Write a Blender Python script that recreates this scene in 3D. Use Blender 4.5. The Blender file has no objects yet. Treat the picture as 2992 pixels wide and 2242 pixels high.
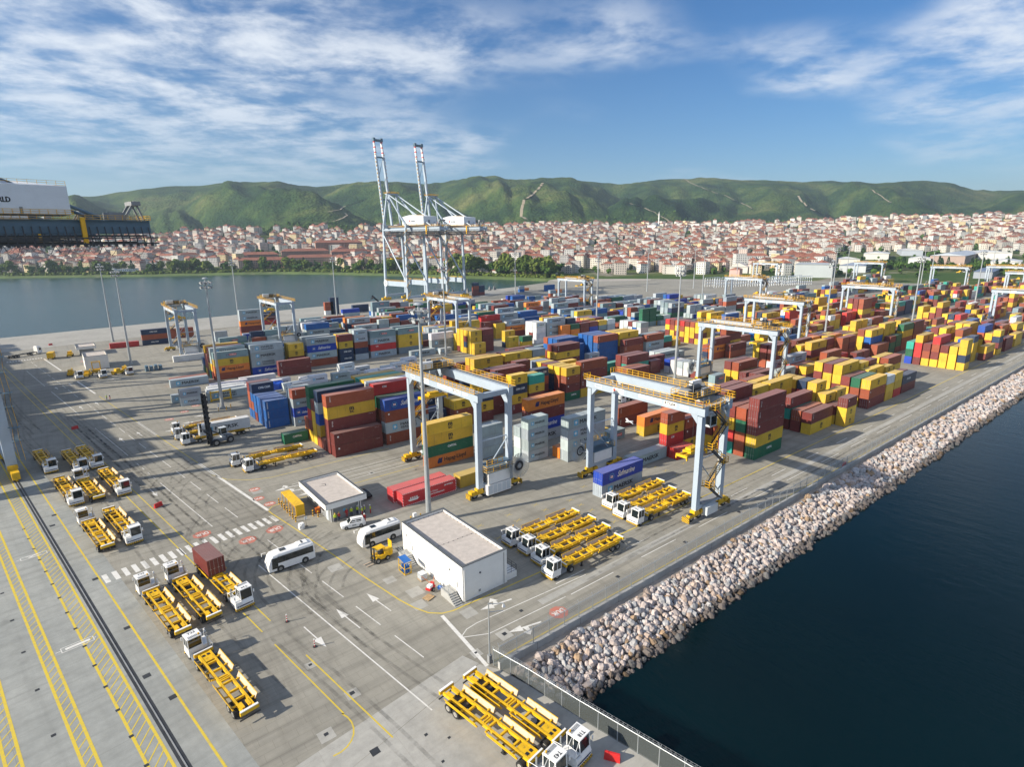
import bpy, math, random
import numpy as np
from mathutils import Vector, Matrix, noise as mnoise

random.seed(7)
RAD = math.radians
SC = bpy.context.scene
COL = SC.collection

# ------------------------------------------------------------------ camera, sky, sun, exposure
def make_camera():
    yaw, pitch, roll = RAD(51.547), RAD(14.087), RAD(0.648)
    cy, sy, cp, sp = math.cos(yaw), math.sin(yaw), math.cos(pitch), math.sin(pitch)
    fwd = Vector((cy*cp, sy*cp, -sp)); right = Vector((sy, -cy, 0)); down = fwd.cross(right)
    cr, sr = math.cos(roll), math.sin(roll)
    r2 = cr*right + sr*down; d2 = -sr*right + cr*down
    m = Matrix((r2, -d2, -fwd)).transposed().to_4x4()
    m.translation = (0, 0, 50)
    cam = bpy.data.cameras.new('camera'); ob = bpy.data.objects.new('camera', cam)
    COL.objects.link(ob); ob.matrix_world = m
    cam.sensor_width = 36.0; cam.lens = 36.0*1692.47/2992.0
    cam.clip_start = 0.5; cam.clip_end = 30000
    SC.camera = ob
make_camera()

SUN_EL, SHADOW_DIR = RAD(26.7), RAD(-16.6)          # shadows run along SHADOW_DIR on the ground
sun_from = Vector((-math.cos(SHADOW_DIR)*math.cos(SUN_EL), -math.sin(SHADOW_DIR)*math.cos(SUN_EL), math.sin(SUN_EL)))

def make_world():
    w = bpy.data.worlds.new('World'); SC.world = w; w.use_nodes = True
    nt = w.node_tree; N, L = nt.nodes, nt.links
    for n in list(N): N.remove(n)
    out = N.new('ShaderNodeOutputWorld'); bg = N.new('ShaderNodeBackground')
    sky = N.new('ShaderNodeTexSky'); sky.sky_type = 'NISHITA'; sky.sun_disc = False
    sky.sun_elevation = SUN_EL
    sky.sun_rotation = math.atan2(sun_from.x, sun_from.y)
    sky.air_density = 1.0; sky.dust_density = 0.6; sky.ozone_density = 2.2; sky.altitude = 50
    # clouds on a flat layer: direction / height gives the perspective of a real cloud sheet
    tc = N.new('ShaderNodeTexCoord'); sep = N.new('ShaderNodeSeparateXYZ')
    L.new(tc.outputs['Generated'], sep.inputs[0])
    zc = N.new('ShaderNodeMath'); zc.operation = 'MAXIMUM'; zc.inputs[1].default_value = 0.02
    L.new(sep.outputs['Z'], zc.inputs[0])
    za = N.new('ShaderNodeMath'); za.operation = 'ADD'; za.inputs[1].default_value = 0.10
    L.new(zc.outputs[0], za.inputs[0])
    dx = N.new('ShaderNodeMath'); dx.operation = 'DIVIDE'; L.new(sep.outputs['X'], dx.inputs[0]); L.new(za.outputs[0], dx.inputs[1])
    dy = N.new('ShaderNodeMath'); dy.operation = 'DIVIDE'; L.new(sep.outputs['Y'], dy.inputs[0]); L.new(za.outputs[0], dy.inputs[1])
    cmb = N.new('ShaderNodeCombineXYZ'); L.new(dx.outputs[0], cmb.inputs[0]); L.new(dy.outputs[0], cmb.inputs[1])
    mp = N.new('ShaderNodeMapping'); mp.inputs['Location'].default_value = CLOUD_OFF
    mp.inputs['Rotation'].default_value = (0, 0, RAD(20)); mp.inputs['Scale'].default_value = (1.0, 1.0, 1)
    L.new(cmb.outputs[0], mp.inputs[0])
    n1 = N.new('ShaderNodeTexNoise'); n1.inputs['Scale'].default_value = 0.42; n1.inputs['Detail'].default_value = 2; n1.inputs['Roughness'].default_value = 0.5
    n2 = N.new('ShaderNodeTexNoise'); n2.inputs['Scale'].default_value = 3.0; n2.inputs['Detail'].default_value = 14; n2.inputs['Roughness'].default_value = 0.60; n2.inputs['Distortion'].default_value = 0.15
    L.new(mp.outputs[0], n1.inputs['Vector']); L.new(mp.outputs[0], n2.inputs['Vector'])
    r1 = N.new('ShaderNodeMapRange'); r1.inputs['From Min'].default_value = 0.43; r1.inputs['From Max'].default_value = 0.53
    r1.interpolation_type = 'SMOOTHSTEP'
    L.new(n1.outputs['Fac'], r1.inputs['Value'])
    r2 = N.new('ShaderNodeMapRange'); r2.inputs['From Min'].default_value = 0.33; r2.inputs['From Max'].default_value = 0.68
    r2.interpolation_type = 'SMOOTHSTEP'
    L.new(n2.outputs['Fac'], r2.inputs['Value'])
    m1 = N.new('ShaderNodeMath'); m1.operation = 'MULTIPLY'; L.new(r1.outputs[0], m1.inputs[0]); L.new(r2.outputs[0], m1.inputs[1])
    hz = N.new('ShaderNodeMapRange'); hz.inputs['From Min'].default_value = 0.04; hz.inputs['From Max'].default_value = 0.20
    L.new(sep.outputs['Z'], hz.inputs['Value'])
    m2 = N.new('ShaderNodeMath'); m2.operation = 'MULTIPLY'; L.new(m1.outputs[0], m2.inputs[0]); L.new(hz.outputs[0], m2.inputs[1])
    m3 = N.new('ShaderNodeMath'); m3.operation = 'MULTIPLY'; m3.inputs[1].default_value = 0.85; L.new(m2.outputs[0], m3.inputs[0])
    hsv = N.new('ShaderNodeHueSaturation'); hsv.inputs['Saturation'].default_value = 1.38; hsv.inputs['Value'].default_value = 1.0
    L.new(sky.outputs[0], hsv.inputs['Color'])
    mix = N.new('ShaderNodeMixRGB'); mix.inputs['Color2'].default_value = CLOUD_COL
    tint = N.new('ShaderNodeMixRGB'); tint.blend_type = 'MULTIPLY'; tint.inputs['Fac'].default_value = 1.0; tint.inputs['Color2'].default_value = (0.78, 0.98, 1.20, 1)
    L.new(hsv.outputs[0], tint.inputs['Color1'])
    L.new(m3.outputs[0], mix.inputs['Fac']); L.new(tint.outputs[0], mix.inputs['Color1'])
    L.new(mix.outputs[0], bg.inputs['Color']); bg.inputs['Strength'].default_value = SKY_STRENGTH
    L.new(bg.outputs[0], out.inputs['Surface'])
SKY_STRENGTH = 0.060
CLOUD_OFF = (8.839, -19.135, 0)
CLOUD_COL = (10.0, 10.4, 10.9, 1)
make_world()

sun = bpy.data.lights.new('sun', 'SUN'); sun.energy = 5.0; sun.angle = RAD(0.53); sun.color = (1.0, 0.905, 0.745)
sun_ob = bpy.data.objects.new('sun', sun); COL.objects.link(sun_ob)
sun_ob.rotation_euler = sun_from.to_track_quat('Z', 'Y').to_euler(); sun_ob.location = sun_from*400

vs = SC.view_settings
vs.view_transform = 'Standard'; vs.look = 'None'; vs.gamma = 1.0; vs.exposure = 0.74; vs.use_curve_mapping = False
SC.cycles.use_denoising = True
SC.cycles.max_bounces = 6; SC.cycles.diffuse_bounces = 3; SC.cycles.glossy_bounces = 2
SC.cycles.transparent_max_bounces = 16; SC.cycles.transmission_bounces = 2; SC.cycles.volume_bounces = 0
SC.cycles.caustics_reflective = False; SC.cycles.caustics_refractive = False
SC.cycles.sample_clamp_indirect = 6.0

# ------------------------------------------------------------------ helpers
QN = Vector((0.9896, 0.1438)); QV = Vector((-0.1438, 0.9896)); QA = RAD(8.27)   # frame of the crane quay: s across, t along
def Q(s, t): p = float(s)*QN + float(t)*QV; return (p.x, p.y)

class MB:
    """collects faces; build() links them as ONE mesh object"""
    def __init__(s): s.v = []; s.f = []; s.m = []; s.c = []; s.col = None
    def face(s, pts, mi=0):
        b = len(s.v); s.v.extend([tuple(p) for p in pts]); s.f.append(tuple(range(b, b+len(pts)))); s.m.append(mi); s.c.append(s.col)
    def add(s, verts, faces, mi=0):
        b = len(s.v); s.v.extend(verts)
        for f in faces: s.f.append(tuple(i+b for i in f)); s.m.append(mi); s.c.append(s.col)
    BF = [(0,3,2,1),(4,5,6,7),(0,1,5,4),(1,2,6,5),(2,3,7,6),(3,0,4,7)]
    def box(s, x0, y0, z0, x1, y1, z1, mi=0):
        s.add([(x0,y0,z0),(x1,y0,z0),(x1,y1,z0),(x0,y1,z0),(x0,y0,z1),(x1,y0,z1),(x1,y1,z1),(x0,y1,z1)], s.BF, mi); return s
    def cbox(s, cx, cy, cz, sx, sy, sz, mi=0): return s.box(cx-sx/2, cy-sy/2, cz-sz/2, cx+sx/2, cy+sy/2, cz+sz/2, mi)
    def beam(s, p, q, w, h=None, mi=0, w2=None, h2=None):
        h = w if h is None else h; w2 = w if w2 is None else w2; h2 = h if h2 is None else h2
        p, q = Vector(p), Vector(q); d = (q-p).normalized()
        up = Vector((0,0,1)) if abs(d.z) < 0.95 else Vector((1,0,0))
        a = d.cross(up).normalized(); b = a.cross(d)
        pts = [p-a*w/2-b*h/2, p+a*w/2-b*h/2, p+a*w/2+b*h/2, p-a*w/2+b*h/2, q-a*w2/2-b*h2/2, q+a*w2/2-b*h2/2, q+a*w2/2+b*h2/2, q-a*w2/2+b*h2/2]
        s.add([tuple(x) for x in pts], s.BF, mi); return s
    def cyl(s, p, q, r, n=8, mi=0, r2=None, cap=True):
        r2 = r if r2 is None else r2
        p, q = Vector(p), Vector(q); d = (q-p).normalized()
        up = Vector((0,0,1)) if abs(d.z) < 0.95 else Vector((1,0,0))
        a = d.cross(up).normalized(); b = a.cross(d)
        vv = []
        for k in range(n):
            t = 2*math.pi*k/n; e = a*math.cos(t)+b*math.sin(t); vv.append(tuple(p+e*r)); vv.append(tuple(q+e*r2))
        ff = [(2*k, 2*((k+1)%n), 2*((k+1)%n)+1, 2*k+1) for k in range(n)]
        if cap: ff += [tuple(2*k for k in range(n-1,-1,-1)), tuple(2*k+1 for k in range(n))]
        s.add(vv, ff, mi); return s
    def prism(s, poly, z0, z1, mi=0, side=None):
        n = len(poly); vv = [(x,y,z0) for x,y in poly]+[(x,y,z1) for x,y in poly]
        s.add(vv, [tuple(range(n,2*n))], mi)
        s.add(vv, [tuple(range(n-1,-1,-1))]+[(k,(k+1)%n,n+(k+1)%n,n+k) for k in range(n)], mi if side is None else side); return s
    def flat(s, poly, z=0, mi=0):
        s.face([(x,y,z) for x,y in poly], mi); return s
    def strip(s, pts, w, z, mi=0, closed=False):
        """a painted line of width w along 2D points"""
        P = [Vector(p) for p in pts]; n = len(P); L, R = [], []
        for i in range(n):
            a = P[max(i-1,0)]; b = P[min(i+1,n-1)]; d = (b-a).normalized(); nn = Vector((-d.y,d.x))*w/2
            L.append(P[i]+nn); R.append(P[i]-nn)
        for i in range(n-1): s.face([(R[i].x,R[i].y,z),(R[i+1].x,R[i+1].y,z),(L[i+1].x,L[i+1].y,z),(L[i].x,L[i].y,z)], mi)
        return s
    def xform(s, M, start=0):
        for i in range(start, len(s.v)): s.v[i] = tuple(M @ Vector(s.v[i]))
        return s
    def mesh(s, name, mats, smooth=False):
        me = bpy.data.meshes.new(name); me.from_pydata(s.v, [], s.f)
        for m in (mats if isinstance(mats, (list, tuple)) else [mats]): me.materials.append(m)
        if any(s.m): me.polygons.foreach_set('material_index', s.m)
        if any(c is not None for c in s.c):
            ca = me.color_attributes.new('col', 'FLOAT_COLOR', 'CORNER'); buf = []
            for f, c in zip(s.f, s.c): buf.extend((tuple(c or (1,1,1))+(1.0,))*len(f))
            ca.data.foreach_set('color', buf)
        if smooth: me.polygons.foreach_set('use_smooth', [True]*len(me.polygons))
        me.update(); return me
    def build(s, name, mats, parent=None, loc=(0,0,0), rz=0, smooth=False):
        return link(name, s.mesh(name, mats, smooth), parent, loc, rz)

def link(name, me, parent=None, loc=(0,0,0), rz=0, rot=None, sc=None):
    o = bpy.data.objects.new(name, me); COL.objects.link(o); o.location = loc
    o.rotation_euler = rot if rot else (0,0,rz)
    if sc: o.scale = sc
    if parent: o.parent = parent
    return o
def empty(name, loc=(0,0,0), rz=0):
    o = bpy.data.objects.new(name, None); COL.objects.link(o); o.location = loc; o.rotation_euler = (0,0,rz); o.empty_display_size = 0.5; return o
def tag(o, label=None, cat=None, group=None, kind=None):
    if label: o['label'] = label
    if cat: o['category'] = cat
    if group: o['group'] = group
    if kind: o['kind'] = kind
    return o
def copy_tree(o, parent=None):
    c = o.copy(); COL.objects.link(c); c.parent = parent
    for ch in o.children: copy_tree(ch, c)
    return c

_ORD = 'first second third fourth fifth sixth seventh eighth ninth tenth eleventh twelfth thirteenth fourteenth fifteenth sixteenth seventeenth eighteenth nineteenth'.split()
_TENS = {2:'twent',3:'thirt',4:'fort',5:'fift',6:'sixt',7:'sevent',8:'eight',9:'ninet'}
def ordinal(n):
    if n < 20: return _ORD[n-1]
    t, u = divmod(n, 10); return _TENS[t]+('ieth' if u == 0 else 'y-'+_ORD[u-1])
# text outlines, cached: verts (x right, y up, cap height 1) and faces
_TXT = {}
def text_geo(t, shear=0.0):
    k = (t, shear)
    if k not in _TXT:
        cu = bpy.data.curves.new('t', 'FONT'); cu.body = t; cu.resolution_u = 2; cu.fill_mode = 'FRONT'; cu.shear = shear; cu.align_x = 'LEFT'
        ob = bpy.data.objects.new('t', cu); COL.objects.link(ob)
        dg = bpy.context.evaluated_depsgraph_get(); me = bpy.data.meshes.new_from_object(ob.evaluated_get(dg))
        v = np.array([tuple(x.co) for x in me.vertices]) if len(me.vertices) else np.zeros((0,3))
        f = [tuple(p.vertices) for p in me.polygons]
        bpy.data.objects.remove(ob); bpy.data.curves.remove(cu); bpy.data.meshes.remove(me)
        v = v/0.69; v[:,0] -= v[:,0].min()
        _TXT[k] = (v, f, float(v[:,0].max()))
    return _TXT[k]
def add_text(mb, t, M, h, mi=0, width=None, align='L', bold=0, shear=0.0, vertical=False):
    """M maps (x right, y up, 0) to place; h cap height; width squeezes/stretches to a given length"""
    if vertical:
        for i, ch in enumerate(t):
            if ch == ' ': continue
            add_text(mb, ch, M @ Matrix.Translation((0, -i*h*1.25, 0)), h, mi, None, 'C', bold)
        return
    v, f, w = text_geo(t, shear); sx = (width/w) if width else h
    off = {'L': 0, 'C': -w*sx/2, 'R': -w*sx}[align]
    offs = [(0,0)] if not bold else [(-bold,0),(bold,0),(0,bold*0.6),(0,-bold*0.6)]
    for q, (ox, oy) in enumerate(offs):
        mb.add([tuple(M @ Vector((x*sx+off+ox, y*h+oy, q*0.0006))) for x, y, z in v], f, mi)

# ------------------------------------------------------------------ materials
MAT = {}
def nodes(name):
    m = bpy.data.materials.new(name); m.use_nodes = True; nt = m.node_tree
    for n in list(nt.nodes):
        if n.type not in ('BSDF_PRINCIPLED', 'OUTPUT_MATERIAL'): nt.nodes.remove(n)
    b = [n for n in nt.nodes if n.type == 'BSDF_PRINCIPLED'][0]
    MAT[name] = m
    return m, nt, nt.nodes, nt.links, b
def _noise(N, L, src, scale, detail=4, rough=0.55, vec=None):
    n = N.new('ShaderNodeTexNoise'); n.inputs['Scale'].default_value = scale; n.inputs['Detail'].default_value = detail; n.inputs['Roughness'].default_value = rough
    if src: L.new(src, n.inputs['Vector'])
    return n
def _ramp(N, L, fac, stops):
    r = N.new('ShaderNodeValToRGB'); el = r.color_ramp.elements
    while len(el) < len(stops): el.new(0.5)
    for e, (p, c) in zip(el, stops): e.position = p; e.color = tuple(c)+(1,) if len(c) == 3 else c
    L.new(fac, r.inputs['Fac']); return r
def _mixc(N, L, a, b, fac, mode='MIX'):
    m = N.new('ShaderNodeMixRGB'); m.blend_type = mode
    for s, i in ((a,1),(b,2),(fac,0)):
        if hasattr(s, 'is_linked') or hasattr(s, 'links'): L.new(s, m.inputs[i])
        elif i == 0: m.inputs[0].default_value = s
        else: m.inputs[i].default_value = tuple(s)+(1,) if len(s) == 3 else s
    return m.outputs[0]
def paint(name, col, rough=0.5, var=0.18, scale=0.8, metal=0.0, spec=0.5, dirt=None, dirt_amt=0.35, bump=0.0, src='obj'):
    """plain painted or cast surface: base colour, large soft variation, dirt blotches"""
    m, nt, N, L, b = nodes(name)
    b.inputs['Roughness'].default_value = rough; b.inputs['Metallic'].default_value = metal; b.inputs['Specular IOR Level'].default_value = spec
    tc = N.new('ShaderNodeTexCoord'); co = tc.outputs['Object']
    n1 = _noise(N, L, co, scale, 6, 0.6)
    lo = tuple(max(0, c*(1-var)) for c in col); hi = tuple(min(1, c*(1+var)) for c in col)
    c = _ramp(N, L, n1.outputs['Fac'], [(0.3, lo), (0.7, hi)]).outputs[0]
    if src == 'oc':
        oi = N.new('ShaderNodeObjectInfo'); c = _mixc(N, L, oi.outputs['Color'], c, 1.0, 'MULTIPLY')
    if src == 'attr':
        at = N.new('ShaderNodeVertexColor'); at.layer_name = 'col'; c = _mixc(N, L, at.outputs['Color'], c, 1.0, 'MULTIPLY')
    if dirt:
        n2 = _noise(N, L, co, scale*3.7, 8, 0.65)
        f = N.new('ShaderNodeMapRange'); f.inputs['From Min'].default_value = 0.55; f.inputs['From Max'].default_value = 0.75; f.inputs['To Max'].default_value = dirt_amt
        L.new(n2.outputs['Fac'], f.inputs['Value'])
        c = _mixc(N, L, c, dirt, f.outputs[0])
    L.new(c, b.inputs['Base Color'])
    if bump:
        n3 = _noise(N, L, co, scale*12, 4); bp = N.new('ShaderNodeBump'); bp.inputs['Strength'].default_value = bump; bp.inputs['Distance'].default_value = 0.05
        L.new(n3.outputs['Fac'], bp.inputs['Height']); L.new(bp.outputs[0], b.inputs['Normal'])
    return m

M_yel = paint('equipment_yellow', (0.72, 0.43, 0.008), 0.5, 0.2, 0.6, dirt=(0.16,0.09,0.03), dirt_amt=0.7)
M_rail = paint('handrail_yellow', (0.78, 0.42, 0.01), 0.5, 0.08)
M_white = paint('vehicle_white', (0.80, 0.80, 0.79), 0.3, 0.04, dirt=(0.45,0.42,0.38), dirt_amt=0.25)
M_wall = paint('render_white', (0.80, 0.79, 0.76), 0.85, 0.04, 0.5, dirt=(0.6,0.57,0.52), dirt_amt=0.2)
M_craneb = paint('crane_pale_blue', (0.37, 0.44, 0.52), 0.45, 0.07, 0.3, dirt=(0.30,0.30,0.30), dirt_amt=0.3)
M_craned = paint('crane_grey_blue', (0.10, 0.17, 0.23), 0.5, 0.1, 0.3, dirt=(0.08,0.09,0.10), dirt_amt=0.4)
M_cranew = paint('crane_white', (0.72, 0.76, 0.80), 0.4, 0.05, 0.3, dirt=(0.5,0.5,0.5), dirt_amt=0.2)
M_dark = paint('dark_steel', (0.035, 0.037, 0.04), 0.5, 0.3)
M_steel = paint('galvanised_steel', (0.42, 0.45, 0.47), 0.45, 0.1, 0.8, metal=0.5)
M_tyre = paint('tyre_rubber', (0.02, 0.02, 0.021), 0.85, 0.2)
M_rim = paint('wheel_rim', (0.30, 0.29, 0.27), 0.5, 0.2)
M_rust = paint('rusty_pale_steel', (0.52, 0.41, 0.31), 0.7, 0.15, 2.0, dirt=(0.30,0.11,0.03), dirt_amt=0.85)
M_grey = paint('mid_grey', (0.25, 0.26, 0.27), 0.6, 0.12)
M_chassis = paint('chassis_grey', (0.17, 0.19, 0.22), 0.6, 0.2, dirt=(0.06,0.055,0.05), dirt_amt=0.6)
M_lblue = paint('cab_pale_grey', (0.55, 0.60, 0.64), 0.4, 0.06)
M_conc = paint('cast_concrete', (0.36, 0.36, 0.35), 0.85, 0.18, 0.35, dirt=(0.24,0.23,0.21), dirt_amt=0.5, bump=0.15)
M_red = paint('signal_red', (0.55, 0.02, 0.02), 0.5, 0.12)
M_orange = paint('orange_plastic', (0.75, 0.17, 0.02), 0.5, 0.1)
M_green = paint('street_green', (0.03, 0.25, 0.09), 0.5, 0.15)
M_blue = paint('cage_blue', (0.01, 0.12, 0.42), 0.5, 0.12)
M_black = paint('print_black', (0.012, 0.014, 0.02), 0.6, 0.1)
M_navyp = paint('print_navy', (0.015, 0.02, 0.10), 0.6, 0.1)
M_wprint = paint('print_white', (0.80, 0.80, 0.78), 0.6, 0.05)
M_bprint = paint('print_sky_blue', (0.10, 0.42, 0.66), 0.6, 0.08)
M_rprint = paint('print_red', (0.62, 0.07, 0.05), 0.6, 0.08)
M_wood = paint('pallet_wood', (0.42, 0.29, 0.16), 0.8, 0.25, 2.0)
M_gravel = paint('roof_gravel', (0.50, 0.45, 0.41), 0.95, 0.12, 1.2, dirt=(0.33,0.29,0.27), dirt_amt=0.5, bump=0.8)
M_slate = paint('parapet_cap', (0.10, 0.11, 0.12), 0.6, 0.12)
def glass_mat():
    m, nt, N, L, b = nodes('tinted_glass')
    b.inputs['Base Color'].default_value = (0.012, 0.018, 0.02, 1); b.inputs['Roughness'].default_value = 0.06; b.inputs['Specular IOR Level'].default_value = 0.8
    return m
M_glass = glass_mat()
def stripe_mat():
    m, nt, N, L, b = nodes('hazard_stripes')
    tc = N.new('ShaderNodeTexCoord'); mp = N.new('ShaderNodeMapping'); mp.inputs['Rotation'].default_value = (0, RAD(40), RAD(45))
    L.new(tc.outputs['Object'], mp.inputs[0])
    w = N.new('ShaderNodeTexWave'); w.wave_type = 'BANDS'; w.inputs['Scale'].default_value = 1.6; L.new(mp.outputs[0], w.inputs[0])
    r = _ramp(N, L, w.outputs['Fac'], [(0.49, (0.75,0.45,0.01)), (0.51, (0.02,0.02,0.02))]); L.new(r.outputs[0], b.inputs['Base Color'])
    b.inputs['Roughness'].default_value = 0.5
    return m
M_stripe = stripe_mat()
def mesh_wire_mat():
    """chain link: woven diamond wires, open between"""
    m, nt, N, L, b = nodes('chain_link_wire')
    b.inputs['Base Color'].default_value = (0.42, 0.46, 0.48, 1); b.inputs['Roughness'].default_value = 0.5; b.inputs['Metallic'].default_value = 0.4
    tc = N.new('ShaderNodeTexCoord'); fac = None
    for a in (45, -45):
        mp = N.new('ShaderNodeMapping'); mp.inputs['Rotation'].default_value = (0, RAD(a), 0); L.new(tc.outputs['Object'], mp.inputs[0])
        w = N.new('ShaderNodeTexWave'); w.wave_type = 'BANDS'; w.bands_direction = 'X'; w.inputs['Scale'].default_value = 3.2; L.new(mp.outputs[0], w.inputs[0])
        g = N.new('ShaderNodeMath'); g.operation = 'GREATER_THAN'; g.inputs[1].default_value = 0.90; L.new(w.outputs['Fac'], g.inputs[0])
        if fac is None: fac = g.outputs[0]
        else:
            mx = N.new('ShaderNodeMath'); mx.operation = 'MAXIMUM'; L.new(fac, mx.inputs[0]); L.new(g.outputs[0], mx.inputs[1]); fac = mx.outputs[0]
    L.new(fac, b.inputs['Alpha'])
    return m
M_wire = mesh_wire_mat()
# ------------------------------------------------------------------ the setting: yard, water, hills
def ground_mat(name, cols, scale, tyre=0.5, joint=0.0, ang=0.0, slab=0.0, slab_w=6.0):
    m, nt, N, L, b = nodes(name)
    b.inputs['Roughness'].default_value = 0.88; b.inputs['Specular IOR Level'].default_value = 0.3
    tc = N.new('ShaderNodeTexCoord'); mp = N.new('ShaderNodeMapping'); mp.inputs['Rotation'].default_value = (0,0,-ang); L.new(tc.outputs['Object'], mp.inputs[0]); co = mp.outputs[0]
    n1 = _noise(N, L, co, scale, 8, 0.62)
    c = _ramp(N, L, n1.outputs['Fac'], [(0.25, cols[0]), (0.5, cols[1]), (0.78, cols[2])]).outputs[0]
    n4 = _noise(N, L, co, scale*9, 6, 0.7)
    f4 = N.new('ShaderNodeMapRange'); f4.inputs['From Min'].default_value = 0.35; f4.inputs['From Max'].default_value = 0.75; f4.inputs['To Min'].default_value = 0.86; f4.inputs['To Max'].default_value = 1.12
    L.new(n4.outputs['Fac'], f4.inputs['Value'])
    c = _mixc(N, L, c, f4.outputs[0], 1.0, 'MULTIPLY')
    # rubber laid down by wheels: long streaks
    for sx, sy, amt in ((0.012, 0.9, tyre), (0.7, 0.02, tyre*0.6)):
        m2 = N.new('ShaderNodeMapping'); m2.inputs['Scale'].default_value = (sx, sy, 1); L.new(co, m2.inputs[0])
        n2 = _noise(N, L, m2.outputs[0], 1.0, 5, 0.6)
        f = N.new('ShaderNodeMapRange'); f.inputs['From Min'].default_value = 0.50; f.inputs['From Max'].default_value = 0.72; f.inputs['To Max'].default_value = amt
        L.new(n2.outputs['Fac'], f.inputs['Value'])
        c = _mixc(N, L, c, tuple(x*0.62 for x in cols[0]), f.outputs[0])
    # oil and patch stains
    n3 = _noise(N, L, co, 0.16, 3, 0.5); f3 = N.new('ShaderNodeMapRange'); f3.inputs['From Min'].default_value = 0.66; f3.inputs['From Max'].default_value = 0.76; f3.inputs['To Max'].default_value = 0.5
    L.new(n3.outputs['Fac'], f3.inputs['Value']); c = _mixc(N, L, c, tuple(x*0.55 for x in cols[0]), f3.outputs[0])
    if slab or joint:
        br = N.new('ShaderNodeTexBrick'); br.inputs['Scale'].default_value = 1.0; br.inputs['Mortar Size'].default_value = slab or joint
        br.inputs['Brick Width'].default_value = slab_w; br.inputs['Row Height'].default_value = slab_w*(0.5 if joint else 1.0); br.offset = 0.5 if joint else 0.0
        br.inputs['Color1'].default_value = (1,1,1,1); br.inputs['Color2'].default_value = (0.96,0.965,0.97,1); br.inputs['Mortar'].default_value = (0.82,0.81,0.8,1) if joint else (0.66,0.65,0.64,1)
        L.new(co, br.inputs['Vector']); c = _mixc(N, L, c, br.outputs['Color'], 1.0, 'MULTIPLY')
    L.new(c, b.inputs['Base Color'])
    bp = N.new('ShaderNodeBump'); bp.inputs['Strength'].default_value = 0.12; bp.inputs['Distance'].default_value = 0.03
    L.new(n4.outputs['Fac'], bp.inputs['Height']); L.new(bp.outputs[0], b.inputs['Normal'])
    return m
M_yard = ground_mat('block_paving', [(0.235,0.222,0.19),(0.30,0.285,0.245),(0.37,0.352,0.305)], 0.035, 0.62, joint=0.03, slab_w=2.4)
M_apron = ground_mat('apron_concrete', [(0.255,0.265,0.255),(0.31,0.32,0.305),(0.37,0.375,0.355)], 0.06, 0.4, ang=QA, slab=0.012, slab_w=9.0)
M_slab = ground_mat('slab_concrete', [(0.33,0.325,0.30),(0.39,0.38,0.35),(0.45,0.44,0.405)], 0.09, 0.25, slab=0.008, slab_w=7.0)
M_quay = ground_mat('quay_concrete', [(0.30,0.29,0.265),(0.36,0.35,0.32),(0.42,0.40,0.37)], 0.05, 0.25, ang=QA, slab=0.008, slab_w=12.0)

def far_edge():
    pts = []
    for th in (45.5, 40, 34, 28, 22, 16, 10, 5):
        pts.append((742*math.cos(RAD(th)), 742*math.sin(RAD(th))))
    return pts
poly = [Q(-25,-90), (50,-90), (46.2,-8), (41.8,14.5), (39.3,27), (37.5,36), (36.2,43), (35.2,47.15), (742,47.15)] + far_edge()[::-1] + [(478,528), (455,505), Q(440,419), Q(-25,419)]
yard = MB(); yard.prism(poly, -6, 0.0, 0, 1)
yard = yard.build('ground', [M_yard, M_conc]); tag(yard, kind='structure')
def sheet(name, polys, m, z=0.004, kind='structure'):
    mb = MB()
    for p in polys: mb.flat(p, z)
    return tag(mb.build(name, m), kind=kind)
sheet('crane_apron', [[Q(-24.9,-89), Q(16.2,-89), Q(16.2,419), Q(-24.9,419)]], M_apron, 0.004)
sheet('concrete_road_slab', [[(33.0,52.0),(33.8,49.6),(15.0,45.6),(11.6,49.4)]], M_slab, 0.008)
sheet('concrete_pavement', [[(33.7,49.5),(35.1,47.2),(36.1,43),(37.4,36),(39.2,27),(41.7,14.5),(45.5,-5),(12,-60),Q(16.3,-60),Q(16.3,44.3),(15.0,45.55)]], M_slab, 0.005)
sheet('quay_apron', [[Q(16.3,362), Q(330,362), Q(440,400), Q(440,419), Q(16.3,419)]], M_quay, 0.004)
sheet('perimeter_road', [[(47.5,54.6),(700,54.6),(700,53.4),(47.5,53.4)]], M_slab, 0.006)
# rail groove of the quay cranes
mb = MB(); 
mb.face([(*Q(11.0,-60),0.010),(*Q(11.75,-60),0.010),(*Q(11.75,400),0.010),(*Q(11.0,400),0.010)],0)
a, bq = Q(11.37,-60), Q(11.37,400); mb.beam((a[0],a[1],0.04),(bq[0],bq[1],0.04),0.12,0.06,1)
tag(mb.build('crane_rail', [M_dark, M_grey]), kind='structure')

# paint on the ground -------------------------------------------------------
def worn(name, col, amt=0.55):
    m, nt, N, L, b = nodes(name); b.inputs['Roughness'].default_value = 0.8
    tc = N.new('ShaderNodeTexCoord'); n = _noise(N, L, tc.outputs['Object'], 1.3, 8, 0.7)
    f = N.new('ShaderNodeMapRange'); f.inputs['From Min'].default_value = 0.5; f.inputs['From Max'].default_value = 0.72; f.inputs['To Max'].default_value = amt
    L.new(n.outputs['Fac'], f.inputs['Value']); L.new(_mixc(N, L, col, (0.25,0.24,0.21), f.outputs[0]), b.inputs['Base Color'])
    return m
M_lw = worn('road_paint_white', (0.66,0.65,0.62)); M_ly = worn('road_paint_yellow', (0.60,0.45,0.04)); M_lr = worn('road_paint_red', (0.47,0.16,0.115), 0.9)
M_lf = worn('faded_paint_yellow', (0.50,0.38,0.10), 0.9)
def qline(mb, s, t0, t1, w, z, mi=0): mb.strip([Q(s,t0), Q(s,t1)], w, z, mi)
yl = MB()
for s in (10.55, 8.77): qline(yl, s, -40, 250, 0.28, 0.012)
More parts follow.
